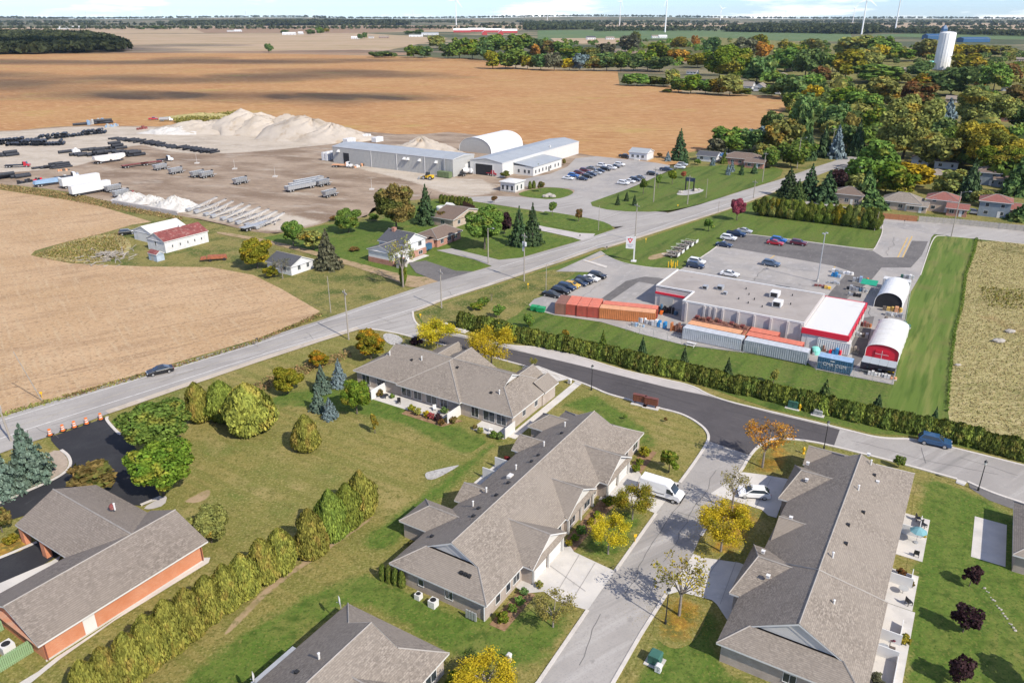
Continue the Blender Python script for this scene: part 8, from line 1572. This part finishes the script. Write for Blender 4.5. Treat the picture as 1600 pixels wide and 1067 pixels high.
# ---------------------------------------------------------------- trees, sighted one by one
# (base x, base y, top y, crown width, kind, foliage, label[, name])
NEAR = [
 (256,774,684,104,'round','midgreen','round light green maple beside the black driveway'),(246,706,622,112,'round','green','broad darker green maple at the driveway bend'),(312,658,598,42,'egg','cedar','yellow green cedar right of the broad maple','cedar_tree'),
 (350,655,596,52,'egg','cedardark','left one of the pair of big round cedars','cedar_tree'),(392,674,600,78,'egg','cedar','right and fuller one of the pair of big round cedars','cedar_tree'),(450,616,568,50,'round','yellowgreen','round yellow green maple in the middle of the lawn edge'),
 (504,612,569,33,'spruce','greyspruce','grey green spruce at the back of the spruce group','spruce_tree'),(498,642,604,30,'spruce','greyspruce','grey green spruce in the middle of the spruce group','spruce_tree'),(516,653,621,30,'spruce','bluespruce','small blue spruce at the front of the spruce group','spruce_tree'),(531,603,560,31,'spruce','bluespruce','pale blue spruce beside the junction block','spruce_tree'),
 (558,647,586,50,'round','midgreen','green maple in front of the junction block patio'),(580,562,513,54,'round','goldgreen','orange and green maple at the junction corner'),(499,574,547,36,'round','goldgreen','low orange tinted maple behind the spruces'),(586,677,643,15,'sapling','gold','yellow sapling alone on the lawn','sapling'),(480,702,648,42,'egg','cedar','single egg shaped cedar alone on the lawn','cedar_tree'),
 (567,806,736,48,'egg','cedar','last cedar at the upper end of the cedar row','cedar_tree'),(545,824,756,48,'egg','cedardark','greener cedar second from the upper end of the row','cedar_tree'),(520,842,766,50,'egg','cedardark','tall greener cedar third from the upper end of the row','cedar_tree'),(488,868,796,52,'egg','cedar','yellowish cedar before the gap in the row','cedar_tree'),
 (442,892,826,52,'egg','cedar','cedar just below the gap in the row','cedar_tree'),(414,908,842,52,'egg','cedar','second cedar below the gap','cedar_tree'),(384,930,866,52,'egg','cedar','third cedar below the gap','cedar_tree'),(358,950,882,50,'egg','cedar','fourth cedar below the gap','cedar_tree'),(330,968,900,54,'egg','cedar','fifth cedar below the gap','cedar_tree'),(300,994,920,56,'egg','cedar','sixth cedar below the gap','cedar_tree'),(270,1016,938,58,'egg','cedar','seventh cedar below the gap','cedar_tree'),(240,1040,962,60,'egg','cedar','eighth cedar below the gap','cedar_tree'),(208,1064,990,60,'egg','cedar','ninth cedar below the gap','cedar_tree'),(176,1092,1012,62,'egg','cedar','cedar cut by the bottom edge','cedar_tree'),(146,1118,1034,62,'egg','cedar','last visible cedar at the bottom edge','cedar_tree'),
 (331,848,786,66,'round','olive','olive bush like tree with reddish tips at the hall corner'),(146,768,722,82,'bush','bronze','spreading bronze bush beside the hall roof'),(52,748,662,74,'spruce','greyspruce','large grey green spruce by the paved walk','spruce_tree'),(4,772,690,74,'spruce','greyspruce','grey green spruce cut by the left edge','spruce_tree'),(4,832,790,36,'bush','bronze','bronze bush in the flower bed at the left edge'),(20,848,836,30,'bush','yellowgreen','low yellow shrub in the bed by the hall'),
 (684,550,500,56,'sparselocust','yellow','yellow maple left of the side wing of the junction block'),(768,578,512,62,'sparselocust','yellow','bright yellow maple at the dark street'),(650,540,526,26,'bush','purple','purple shrub beside the stone bed'),(740,588,568,30,'bush','greygreen','grey shrub below the bright yellow maple'),
 (1191,731,655,66,'sparsefull','orange','sparse orange leaved locust tree at the street corner'),(1143,800,730,44,'sparse','pale','nearly bare pale locust tree left of the white hatchback'),(1126,862,790,68,'sparselocust','yellow','dense golden yellow tree on the court lawn'),(1061,962,868,80,'sparse','gold','bare locust tree with last golden leaves by the lamp'),(950,866,810,50,'sparselocust','yellow','yellow green tree in the front lawn of the middle block'),(988,812,764,56,'sparselocust','yellowgreen','airy yellow green tree beside the van'),(864,980,928,60,'sparsefull','pale','pale thinning tree on the lower front lawn'),(1045,738,697,36,'sapling','midgreen','small green tree on the corner lawn'),(760,1086,1036,82,'sparselocust','yellow','yellow tree cut by the bottom edge'),(1403,731,708,21,'sapling','green','small green tree between the right block and the street','sapling'),
 (1514,916,880,34,'sapling','purple','upper purple leaved tree on the right lawn'),(1504,988,938,52,'sapling','purple','middle purple leaved tree on the right lawn'),(1497,1070,1018,50,'sapling','purple','lower purple leaved tree on the right lawn'),(1640,1090,1010,70,'sapling','purple','purple leaved tree outside the right edge'),
 (897,655,647,6,'sapling','pale','staked twig sapling left on the corner lawn','sapling'),(977,656,646,8,'sapling','green','tiny sapling in the middle of the corner lawn','sapling'),(1040,660,651,7,'sapling','rust','tiny sapling right on the corner lawn','sapling'),(833,580,558,12,'sparsefull','yellowgreen','thin sapling at the north driveway','sapling'),
 (620,364,274,72,'round','bronze','huge bronze tree above the split level house'),(666,350,288,38,'spruce','spruce','dark spruce right of the huge bronze tree','spruce_tree'),(691,350,326,24,'roundfar','bronze','small bronze tree beside the white garden shed'),(545,364,321,46,'round','green','full green tree left of the huge bronze tree'),(459,386,339,38,'round','green','dark green tree above the cottage'),(490,391,352,42,'roundfar','olive','olive tree beside the dark green one above the cottage'),(513,420,358,46,'spruce','greygreen','grey half dead spruce beside the cottage','spruce_tree'),(403,420,367,54,'round','yellowgreen','bright yellow green tree left of the cottage'),(424,434,412,28,'bush','yellowgreen','yellow bush in front of the cottage'),(442,436,400,28,'sparse','greygreen','bare grey tree in front of the cottage roof'),(630,449,370,44,'sparse','olive','old half dead tree with an ivy trunk at the road'),(553,392,384,22,'bush','rust','low reddish shrub on the farm lawn'),(522,346,336,14,'bush','rust','small rusty shrub at the yard edge'),
 (757,390,314,66,'round','green','large green tree in front of the tan brick bungalow'),(788,366,330,30,'roundfar','purple','dark purple tree between the green tree and the spruces'),(811,384,322,36,'spruce','spruce','left dark spruce of the pair on the house lawn','spruce_tree'),(832,382,317,36,'spruce','spruce','right dark spruce of the pair on the house lawn','spruce_tree'),(584,346,330,20,'roundfar','green','green tree half behind the huge bronze tree'),
 (863,338,311,14,'sapling','green','narrow green sapling on the green road lawn','sapling'),(904,347,322,13,'sapling','rust','rusty sapling on the green road lawn','sapling'),(772,318,304,11,'sapling','rust','rusty sapling at the yard drive','sapling'),(845,301,280,13,'sapling','bronze','bronze sapling on the oval lawn island','sapling'),(828,296,284,6,'col','hedge','left small columnar evergreen by the site office','sapling'),(834,295,283,6,'col','hedge','right small columnar evergreen by the site office','sapling'),(790,279,265,18,'bush','hedge','green bush behind the site office'),(881,259,246,9,'sapling','bronze','bronze shrub at the end of the works lean-to'),(841,272,257,4,'col','dark','thin column evergreen at the lean-to wall','sapling'),
 (1005,303,275,16,'sapling','green','green sapling nearest the road on the mown lawn','sapling'),(1028,295,268,13,'sapling','green','second green sapling on the mown lawn','sapling'),(1050,289,262,16,'sapling','midgreen','third green sapling on the mown lawn','sapling'),(1068,279,265,12,'sapling','red','small red sapling on the mown lawn','sapling'),(965,321,304,9,'sprucefar','spruce','left small spruce at the yard entrance','spruce_tree'),(979,315,299,9,'sprucefar','spruce','middle small spruce at the yard entrance','spruce_tree'),(991,322,304,9,'sprucefar','spruce','right small spruce at the yard entrance','spruce_tree'),
 (1061,250,201,30,'spruce','spruce','tall dark spruce beside the white cabin','spruce_tree'),(1043,252,237,12,'sprucefar','bluespruce','small blue spruce left of the tall spruce','spruce_tree'),(1030,247,238,10,'bush','rust','rusty shrub right of the white cabin'),(1070,256,243,12,'sprucefar','spruce','small spruce at the foot of the tall spruce','spruce_tree'),(1113,259,246,10,'sprucefar','bluespruce','small blue spruce in front of the white shed','spruce_tree'),(1131,256,236,14,'sprucefar','hedge','narrow evergreen left of the brick bungalow','spruce_tree'),(1090,258,247,12,'roundfar','green','small green tree in front of the dark roofed house'),(1137,274,257,10,'sprucefar','bluespruce','left small spruce on the bungalow lawn','spruce_tree'),(1143,269,250,10,'sprucefar','bluespruce','middle small spruce on the bungalow lawn','spruce_tree'),(1158,274,257,10,'sprucefar','spruce','right small spruce on the bungalow lawn','spruce_tree'),(1178,272,256,12,'sprucefar','spruce','small spruce right of the bungalow','spruce_tree'),
 (1151,345,303,25,'round','pinkred','pink red maple beside the main road'),(1107,362,338,19,'sapling','green','small green tree on the shop lawn','sapling'),(755,478,462,22,'bush','green','green shrub at the overgrown ditch'),(768,470,452,10,'sparse','olive','thin bare sapling at the overgrown ditch','sapling'),(745,484,470,26,'bush','midgreen','light green shrub at the overgrown ditch'),(780,497,474,22,'bush','green','rounded green tree above the hedge start'),
 (826,514,489,20,'roundfar','green','dark green tree standing out of the hedge at the lot corner'),(786,516,500,20,'roundfar','hedge','green tree at the hedge start'),(884,529,513,14,'sapling','gold','golden sapling behind the hedge','sapling'),(942,541,517,15,'sprucefar','green','light green conifer behind the hedge','spruce_tree'),(1003,555,527,17,'sprucefar','spruce','dark conifer behind the hedge near the scrap goods','spruce_tree'),(1068,573,543,18,'sprucefar','spruce','dark conifer behind the hedge near the picnic table','spruce_tree'),(1136,588,560,18,'sprucefar','spruce','dark conifer behind the hedge below the slate container','spruce_tree'),(1208,600,574,16,'sapling','pale','pale young tree behind the hedge','sapling'),(1288,622,593,24,'sprucefar','dark','black green conifer behind the hedge near the cabinet','spruce_tree'),(1369,646,617,24,'sprucefar','spruce','dark conifer behind the hedge at the striped lawn','spruce_tree'),(1458,664,636,15,'sprucefar','spruce','small conifer at the meadow corner of the hedge','spruce_tree'),
 (1231,308,262,40,'spruce','spruce','left dark spruce behind the tall hedge','spruce_tree'),(1263,312,256,42,'spruce','spruce','middle dark spruce behind the tall hedge','spruce_tree'),(1290,316,268,44,'sprucefar','spruce','right dark spruce behind the tall hedge','spruce_tree'),(1245,316,280,30,'spruce','dark','low dark spruce between the tall ones','spruce_tree'),
]
for t_ in NEAR:
    x,y,yt,w,kd,lf,lb = t_[:7];w *= 1.05 if kd == 'egg' else 1;nm = t_[7] if len(t_) > 7 else ('shrub' if kd == 'bush' else 'broadleaf_tree');T((x,y),yt,w,kd,lf,lb,nm,'shrub' if nm == 'shrub' else ('sapling' if nm == 'sapling' else 'tree'))
# hedge of clipped cedars along the street: single plants
HP = [(722,512),(760,521),(796,530),(867,545),(937,560),(1016,581),(1069,591),(1147,612),(1180,618),(1259,638),(1364,662),(1442,679),(1482,686),(1600,717),(1700,742)]
HW = [G(x,y)[:2] for x,y in HP];acc = 0;nxt = 0.0
for p,q in zip(HW,HW[1:]):
    L = math.hypot(q[0]-p[0],q[1]-p[1]);s = nxt-acc
    while s < L:
        x,y = p[0]+(q[0]-p[0])*s/L,p[1]+(q[1]-p[1])*s/L
        tree('cedar_hedge_plant','clipped cedar of the long hedge between the shop lawn and the street','hedge','cedars of the long street hedge',(x+rnd.uniform(-.15,.15),y+rnd.uniform(-.15,.15)),(3.4 if nxt < 12 else 3.0)*rnd.uniform(.92,1.09),rnd.uniform(1.2,1.5),'col',rnd.choice(['hedge','hedge','hedge','cedardark']),stem=False);nxt += 1.2;s += 1.2
    acc += L
for i in range(9): tree('cedar_shrub','clipped cedar in the little hedge of the farm houses','shrub','cedars of the farm house hedge',G(690+i*5.6,318+i*.6),3.0*rnd.uniform(.9,1.1),1.0,'col','hedge',stem=False)
# tall trimmed hedge
for i in range(26):
    s = i/25;x,y = 1184+s*182,336+s*23;lf = 'yellowgreen' if i in (4,17,18) else rnd.choice(['olive','cedardark','hedge','hedge'])
    T((x,y),306+s*19+rnd.uniform(-1.2,1.2),20,'egg' if i % 2 else 'round',lf,'bright yellow tree inside the tall trimmed hedge' if lf == 'yellowgreen' else 'tree of the tall trimmed hedge along the shop lawn','hedge_tree','hedge','trees of the tall trimmed hedge',0.0)
# trees of the town and of the woodland edge
TOWN = [
 (1215,240,178,52,'r','olive'),(1257,202,142,42,'r','dark'),(1268,168,132,30,'r','yellow'),(1301,208,162,50,'r','dark'),(1326,212,172,26,'r','pale'),(1357,212,170,32,'r','midgreen'),(1410,248,146,80,'R','olive'),(1532,268,180,80,'R','gold'),(1562,285,226,70,'R','midgreen'),(1530,205,133,76,'R','olive'),(1370,268,210,54,'r','green'),(1462,262,205,58,'r','olive'),(1505,245,190,50,'r','dark'),
 (1285,246,197,24,'s','spruce'),(1305,248,198,26,'s','bluespruce'),(1337,244,188,26,'s','spruce'),(1262,250,205,24,'s','spruce'),(1252,250,214,40,'r','green'),(1345,290,238,50,'r','green'),(1383,300,250,52,'r','midgreen'),(1427,292,250,50,'r','yellow'),(1407,306,262,42,'r','midgreen'),(1482,305,265,50,'r','olive'),(1512,312,250,36,'s','spruce'),(1352,318,268,40,'s','dark'),(1340,308,270,34,'r','olive'),(1310,300,264,30,'r','purple'),(1365,326,300,44,'s','dark'),(1535,322,296,32,'r','olive'),(1590,305,240,50,'s','dark'),(1596,345,318,40,'s','dark'),(1498,335,320,26,'r','green'),
 (1425,172,124,58,'r','rust'),(1375,172,118,54,'r','olive'),(1345,185,138,52,'r','green'),(1312,170,136,50,'r','midgreen'),(1283,130,99,28,'r','rust'),(1320,124,74,54,'r','yellowgreen'),(1366,130,96,74,'r','green'),(1340,92,53,56,'r','olive'),(1375,94,56,44,'r','green'),(1374,96,66,22,'r','yellow'),(1357,110,72,44,'r','olive'),(1405,97,74,36,'r','midgreen'),(1447,96,56,44,'r','olive'),(1485,150,98,64,'r','dark'),(1436,120,96,40,'r','dark'),(1446,145,110,44,'r','goldgreen'),(1405,130,110,40,'r','olive'),(1512,112,82,50,'r','yellowgreen'),(1497,90,68,26,'r','yellow'),(1520,92,68,32,'r','yellowgreen'),(1548,90,68,60,'r','olive'),(1530,138,112,20,'r','orange'),(1577,130,94,28,'r','rust'),(1552,142,98,44,'r','green'),(1505,135,104,40,'r','dark'),(1580,176,130,40,'r','bronze'),(1596,205,160,40,'r','dark'),(1580,240,188,40,'r','green'),(1475,210,155,36,'s','bluespruce'),(1470,222,176,40,'r','dark'),(1440,210,165,40,'r','green'),(1320,232,190,40,'r','dark'),(1290,200,168,36,'r','olive'),(1240,175,140,40,'r','green'),
 (1225,112,74,52,'r','green'),(1258,120,70,42,'r','dark'),(1268,85,60,32,'r','olive'),(1230,155,114,44,'r','dark'),(1208,132,110,40,'r','green'),(1262,148,112,40,'r','green'),(1300,112,84,40,'r','green'),(1240,92,66,30,'r','midgreen'),(1224,82,62,22,'r','gold'),(1248,240,150,30,'r','dark'),(1205,215,172,34,'r','dark'),(1190,232,192,40,'r','bluespruce'),(1170,238,200,44,'r','dark'),(1138,238,198,52,'r','green'),(1118,240,212,30,'r','greygreen'),(1205,262,228,30,'r','green'),(1235,262,222,40,'r','green'),(1190,252,222,28,'r','olive'),
 (806,108,74,46,'r','green'),(806,92,52,44,'r','green'),(824,109,86,18,'r','yellowgreen'),(845,110,80,32,'r','dark'),(837,92,68,16,'r','orange'),(866,111,80,28,'r','greygreen'),(890,111,90,22,'r','yellow'),(906,111,82,30,'r','bluespruce'),(928,111,84,32,'r','olive'),(860,90,62,34,'r','bronze'),(895,96,72,34,'r','midgreen'),(948,111,80,36,'r','dark'),(970,111,80,32,'r','green'),(990,111,82,34,'r','dark'),(1012,110,76,38,'r','midgreen'),(1030,112,88,42,'r','dark'),(1030,98,66,40,'r','midgreen'),(985,82,52,30,'r','greygreen'),(994,74,46,14,'r','olive'),(1060,78,54,24,'r','gold'),(1085,76,55,12,'r','orange'),(1062,100,74,30,'r','orange'),(1090,106,80,32,'r','yellowgreen'),(1135,128,62,64,'R','midgreen'),(1110,86,54,26,'r','dark'),(1184,80,52,24,'r','yellowgreen'),(1190,92,62,28,'r','orange'),(1182,130,84,44,'r','dark'),(1160,92,56,34,'r','greygreen'),(880,92,64,30,'r','green'),(920,96,70,30,'r','olive'),(945,90,64,30,'r','greygreen'),(840,82,58,34,'r','dark'),
 (995,134,112,40,'r','green'),(1018,134,118,30,'r','hedge'),(980,134,118,22,'r','green'),(1037,135,121,26,'r','hedge'),(1050,137,103,22,'r','olive'),(1060,145,120,30,'r','green'),(1079,146,116,34,'r','midgreen'),(1102,147,124,36,'r','green'),(1122,148,122,34,'r','gold'),(1140,150,110,36,'r','olive'),(1158,150,136,26,'r','hedge'),(1042,145,138,14,'r','hedge'),(1205,150,132,30,'r','green'),(1125,118,84,34,'r','dark'),
 (647,91,69,24,'r','green'),(664,91,70,24,'r','dark'),(683,76,52,26,'r','olive'),(700,92,66,24,'r','dark'),(718,92,58,34,'r','green'),(738,92,56,34,'r','midgreen'),(756,94,60,30,'r','dark'),(772,84,50,38,'r','green'),(770,108,76,28,'r','yellowgreen'),(790,108,80,26,'r','green'),(598,90,79,30,'r','dark'),(585,90,81,18,'r','dark'),(612,90,81,18,'r','dark'),(420,82,68,12,'r','dark'),(563,62,52,8,'r','dark'),(570,61,49,8,'r','dark'),(222,47,42,9,'r','dark'),(243,47,40,12,'r','dark'),(254,47,40,9,'r','dark'),(485,55,45,14,'r','dark'),(500,54,41,12,'r','green'),(510,51,44,10,'r','gold'),(640,54,48,16,'r','dark'),(655,54,46,16,'r','dark'),(445,53,46,12,'r','dark'),
]
NAMECOL = {'olive': 'olive green','dark': 'dark green','yellow': 'bright yellow','pale': 'pale yellowish','yellowgreen': 'yellow green','gold': 'golden','green': 'green','midgreen': 'fresh green','rust': 'rust coloured','bronze': 'bronze','red': 'red','goldgreen': 'orange topped green','orange': 'orange','spruce': 'dark green','bluespruce': 'bluish','purple': 'purple leaved','hedge': 'hedge green','greygreen': 'grey green','pinkred': 'pink red'}
LMK = [((1590,190),'the long brown roofed house'),((1470,325),'the red hipped house'),((1408,320),'the grey hipped bungalow'),((1325,312),'the brown hipped house'),((1551,330),'the faded red roof house'),((1328,270),'the blue grey bungalow'),((1470,105),'the water tower'),((1405,112),'the wide tan hall'),((1238,112),'the brown woodland house'),((1165,138),'the white gabled field house'),((1160,254),'the brick bungalow'),((1540,280),'the purple brown hip roof'),((1490,160),'the peach brick house'),((1438,254),'the white gabled house'),((1572,142),'the pale grey house'),((1245,240),'the pole at the main road end'),((1208,146),'the low white house'),((1023,60),'the white farm house by the green field'),((923,62),'the dark roofed farm house'),((770,100),'the red barns'),((1080,116),'the small pale house'),((640,80),'the red barns far left'),((580,60),'the grey roofed farm house'),((460,55),'the long white farm shed'),((230,47),'the far left fields'),((420,75),'the bare stubble field'),((1340,200),'the blue spruce in the town'),((1460,230),'the shaded town centre'),((890,100),'the golden field edge'),((1000,125),'the field corner hedgerow')]
seen = {}
for (x,y,yt,w,kd,lf) in TOWN:
    l = min(LMK,key=lambda q: (q[0][0]-x)**2+((q[0][1]-y)*2)**2);d = ('left of' if x < l[0][0]-14 else 'right of' if x > l[0][0]+14 else 'behind' if y < l[0][1] else 'in front of')
    sz = 'big' if w > 60 else 'small' if w < 26 else 'mid sized';kind = 'conifer' if kd == 's' else 'tree'
    lb = '%s %s %s %s %s' % (sz,NAMECOL[lf],kind,d,l[1])
    if lb in seen:
        seen[lb] += 1;lb = lb+[', lower',', further back',', one row on'][min(seen[lb],3)-1]
    else: seen[lb] = 0
    T((x,y),yt,w,{'r': 'roundfar','R': 'round','s': 'sprucefar'}[kd],lf,lb,'spruce_tree' if kd == 's' else 'broadleaf_tree','tree','trees of the town and woodland edge',lift=0.04,k=1.22,hr=0)
# fill of the wooded town behind the sighted trees
rt = random.Random(5);poly = [(1090,60),(1330,70),(1420,75),(1600,84),(1720,110),(1720,330),(1560,300),(1440,240),(1330,235),(1240,200),(1225,150),(1130,110)]
def inpoly(x,y,P):
    c = False;j = len(P)-1
    for i in range(len(P)):
        (xi,yi),(xj,yj) = P[i],P[j]
        if (yi > y) != (yj > y) and x < (xj-xi)*(y-yi)/(yj-yi)+xi: c = not c
        j = i
    return c
HB = [(1455,178),(1490,160),(1580,190),(1594,212),(1572,142),(1405,112),(1438,256),(1540,287),(1461,282),(1470,109),(1328,272),(1240,112)]
k = 0
while k < 88:
    x,y = rt.uniform(1090,1720),60+270*rt.random()**1.5
    if not inpoly(x,y,poly) or any(abs(x-a) < 26 and -6 < y-b < 34 for a,b in HB): continue
    P = G(x,y);Hh = rt.uniform(8,13);lf = rt.choice(['green','dark','olive','midgreen','bronze','midgreen','green','olive'])
    tree('broadleaf_tree','%s tree filling the gaps between the town gardens' % NAMECOL[lf],'tree','garden trees filling the town, '+NAMECOL[lf],P,Hh,Hh*rt.uniform(.38,.55),'roundfar',lf,.1);k += 1
# canopy of the town gardens that reads as one mass
def canopy(label,n,leaf,seed,P4):
    r_ = random.Random(seed);pts = []
    while len(pts) < n:
        x,y = r_.uniform(800,1720),60+250*r_.random()**1.4
        if inpoly(x,y,P4) and not any(abs(x-a) < 24 and -5 < y-b < 30 for a,b in HB): pts.append(G(x,y)[:2])
    wood('town_canopy',label,None,9.0,9.5,LF[leaf],90,.2,seed,pts)
canopy('green crowns of the town gardens',170,'green',61,poly);canopy('dark crowns of the town gardens',150,'dark',62,poly);canopy('olive crowns of the town gardens',120,'olive',63,poly)
edge = [(640,84),(740,86),(790,104),(960,108),(1105,106),(1210,140),(1220,110),(1090,66),(960,68),(800,62),(700,66)]
canopy('green crowns of the woodland edge',110,'green',64,edge);canopy('dark crowns of the woodland edge',90,'dark',65,edge);canopy('fresh green crowns of the woodland edge',50,'midgreen',66,edge)
# understory, weeds and rough growth
rg = np.random.default_rng(3)
def tufts(name,label,poly,n,size,mat,hz=.4,z=.05):
    W_ = [G(x,y)[:2] for x,y in poly];xs = [p[0] for p in W_];ys = [p[1] for p in W_];pts = []
    while len(pts) < n:
        x,y = rg.uniform(min(xs),max(xs)),rg.uniform(min(ys),max(ys))
        if inpoly(x,y,W_): pts.append((x,y,z+rg.uniform(0,hz)))
    P = np.array(pts);o = link(name,quadmesh(name,leafcloud(P,np.tile([0.1,-.2,.6],(n,1)),size,77,flat=.8),mat));return tag(o,label,'grass',None,'stuff')
tufts('weeds','dry weeds between the stubble field and the works yard',[(-60,287),(0,289),(110,304),(180,319),(285,341),(285,346),(170,327),(100,313),(0,297),(-60,296)],3500,.24,LF['dry'],.7)
tufts('weeds','rough weeds around the scrap heap by the barn',[(50,400),(110,378),(150,368),(185,366),(205,380),(190,402),(150,413),(100,411)],2600,.2,LF['dry'],.5,.09)
tufts('weeds','green weeds around the scrap heap by the barn',[(60,400),(110,382),(150,372),(180,372),(190,395),(150,410)],2400,.2,LF['olive'],.5,.09)
tufts('weeds','dry roadside weeds along the stubble field',[(100,620),(231,583),(330,556),(400,533),(500,490),(506,494),(400,538),(231,588),(105,625)],1500,.16,LF['dry'],.4,.09)
tufts('weeds','green roadside weeds along the stubble field',[(-20,652),(231,582),(330,555),(400,533),(500,490),(506,494),(400,538),(231,589),(-20,660)],1800,.15,LF['olive'],.3,.09)
tufts('weeds','dry tall grass behind the lawn maples',[(395,603),(440,582),(520,555),(545,550),(550,558),(520,570),(440,600),(410,615)],900,.2,LF['dry'],.7)
tufts('weeds','dry tall grass of the meadow at the right',[(1528,375),(1640,388),(1700,700),(1600,700),(1500,672),(1484,650),(1488,560),(1500,480),(1510,430)],26000,.12,LF['straw'],.22,.1)
tufts('weeds','green shrubby weeds in the right meadow',[(1530,450),(1600,455),(1600,485),(1540,480)],500,.25,LF['olive'],.6)
tufts('weeds','weeds on the bank behind the sand piles',[(270,190),(370,178),(372,186),(280,196)],2500,.5,LF['olive'],2.5)
tufts('weeds','green tufts standing in for the shadow line between the striped lawn and the meadow',[(1523,374),(1528,374),(1524,395),(1511,430),(1505,480),(1494,520),(1487,580),(1482,645),(1478,645),(1483,580),(1489,520),(1501,480),(1506,430),(1519,395)],3600,.14,LF['green'],.55,.09)  # tuft row added to draw the dark shadow line of the tall grass
for i in range(16): P = G(1538+i*3.2,918+i*4.6+rnd.uniform(-2,2));m = MB();s = rnd.uniform(.10,.2);m.blob((0,0,s*.3),s,s*.8,s*.5,7,0,.2);q = m.build('stone',STONE);q.location = (P[0],P[1],.06);tag(q,'pale stone in the line across the right lawn','stone','pale stones across the right lawn')
for x,y,s,lb in ((1578,520,.9,'grey boulder upper in the right meadow'),(1560,535,1.0,'grey boulder lower in the right meadow'),(1496,572,.5,'small pale boulder at the meadow edge')): P = G(x,y);m = MB();m.blob((0,0,s*.3),s*1.3,s*.8,s*.5,9,0,.15);q = m.build('boulder',STONE);q.location = (P[0],P[1],.1);tag(q,lb,'boulder')
def litter(px,r,n,lf,lb):
    c = G(*px);a = rg.uniform(0,6.283,n);d = np.abs(rg.normal(0,r,n));P = np.stack([c[0]+d*np.cos(a),c[1]+d*np.sin(a),np.full(n,.11)],1)
    o = link('fallen_leaves',quadmesh('fallen_leaves',leafcloud(P,np.tile([0,0,1.0],(n,1)),.045,5,flat=.25),LF[lf]));tag(o,lb,'leaves',None,'stuff')
litter((1061,956),2.7,4200,'gold','fallen leaves under the bare golden locust tree');litter((1195,722),2.4,3200,'gold','fallen leaves under the street corner tree');litter((1130,838),3.2,4200,'yellow','fallen leaves around the dense yellow tree');litter((1143,795),2.2,2000,'orange','fallen leaves below the pale bare tree')
for lf_,sd_ in (('midgreen',1),):
    P = G(630,446);V = crown_egg(400,900,.14,tip=.7);q = link('ivy',quadmesh('ivy',V,LF['midgreen']));q.location = (P[0],P[1],.3);q.scale = (1.0,1.0,6.5);tag(q,'green ivy wrapped round the old tree trunk at the road','ivy')
bpy.context.view_layer.update()
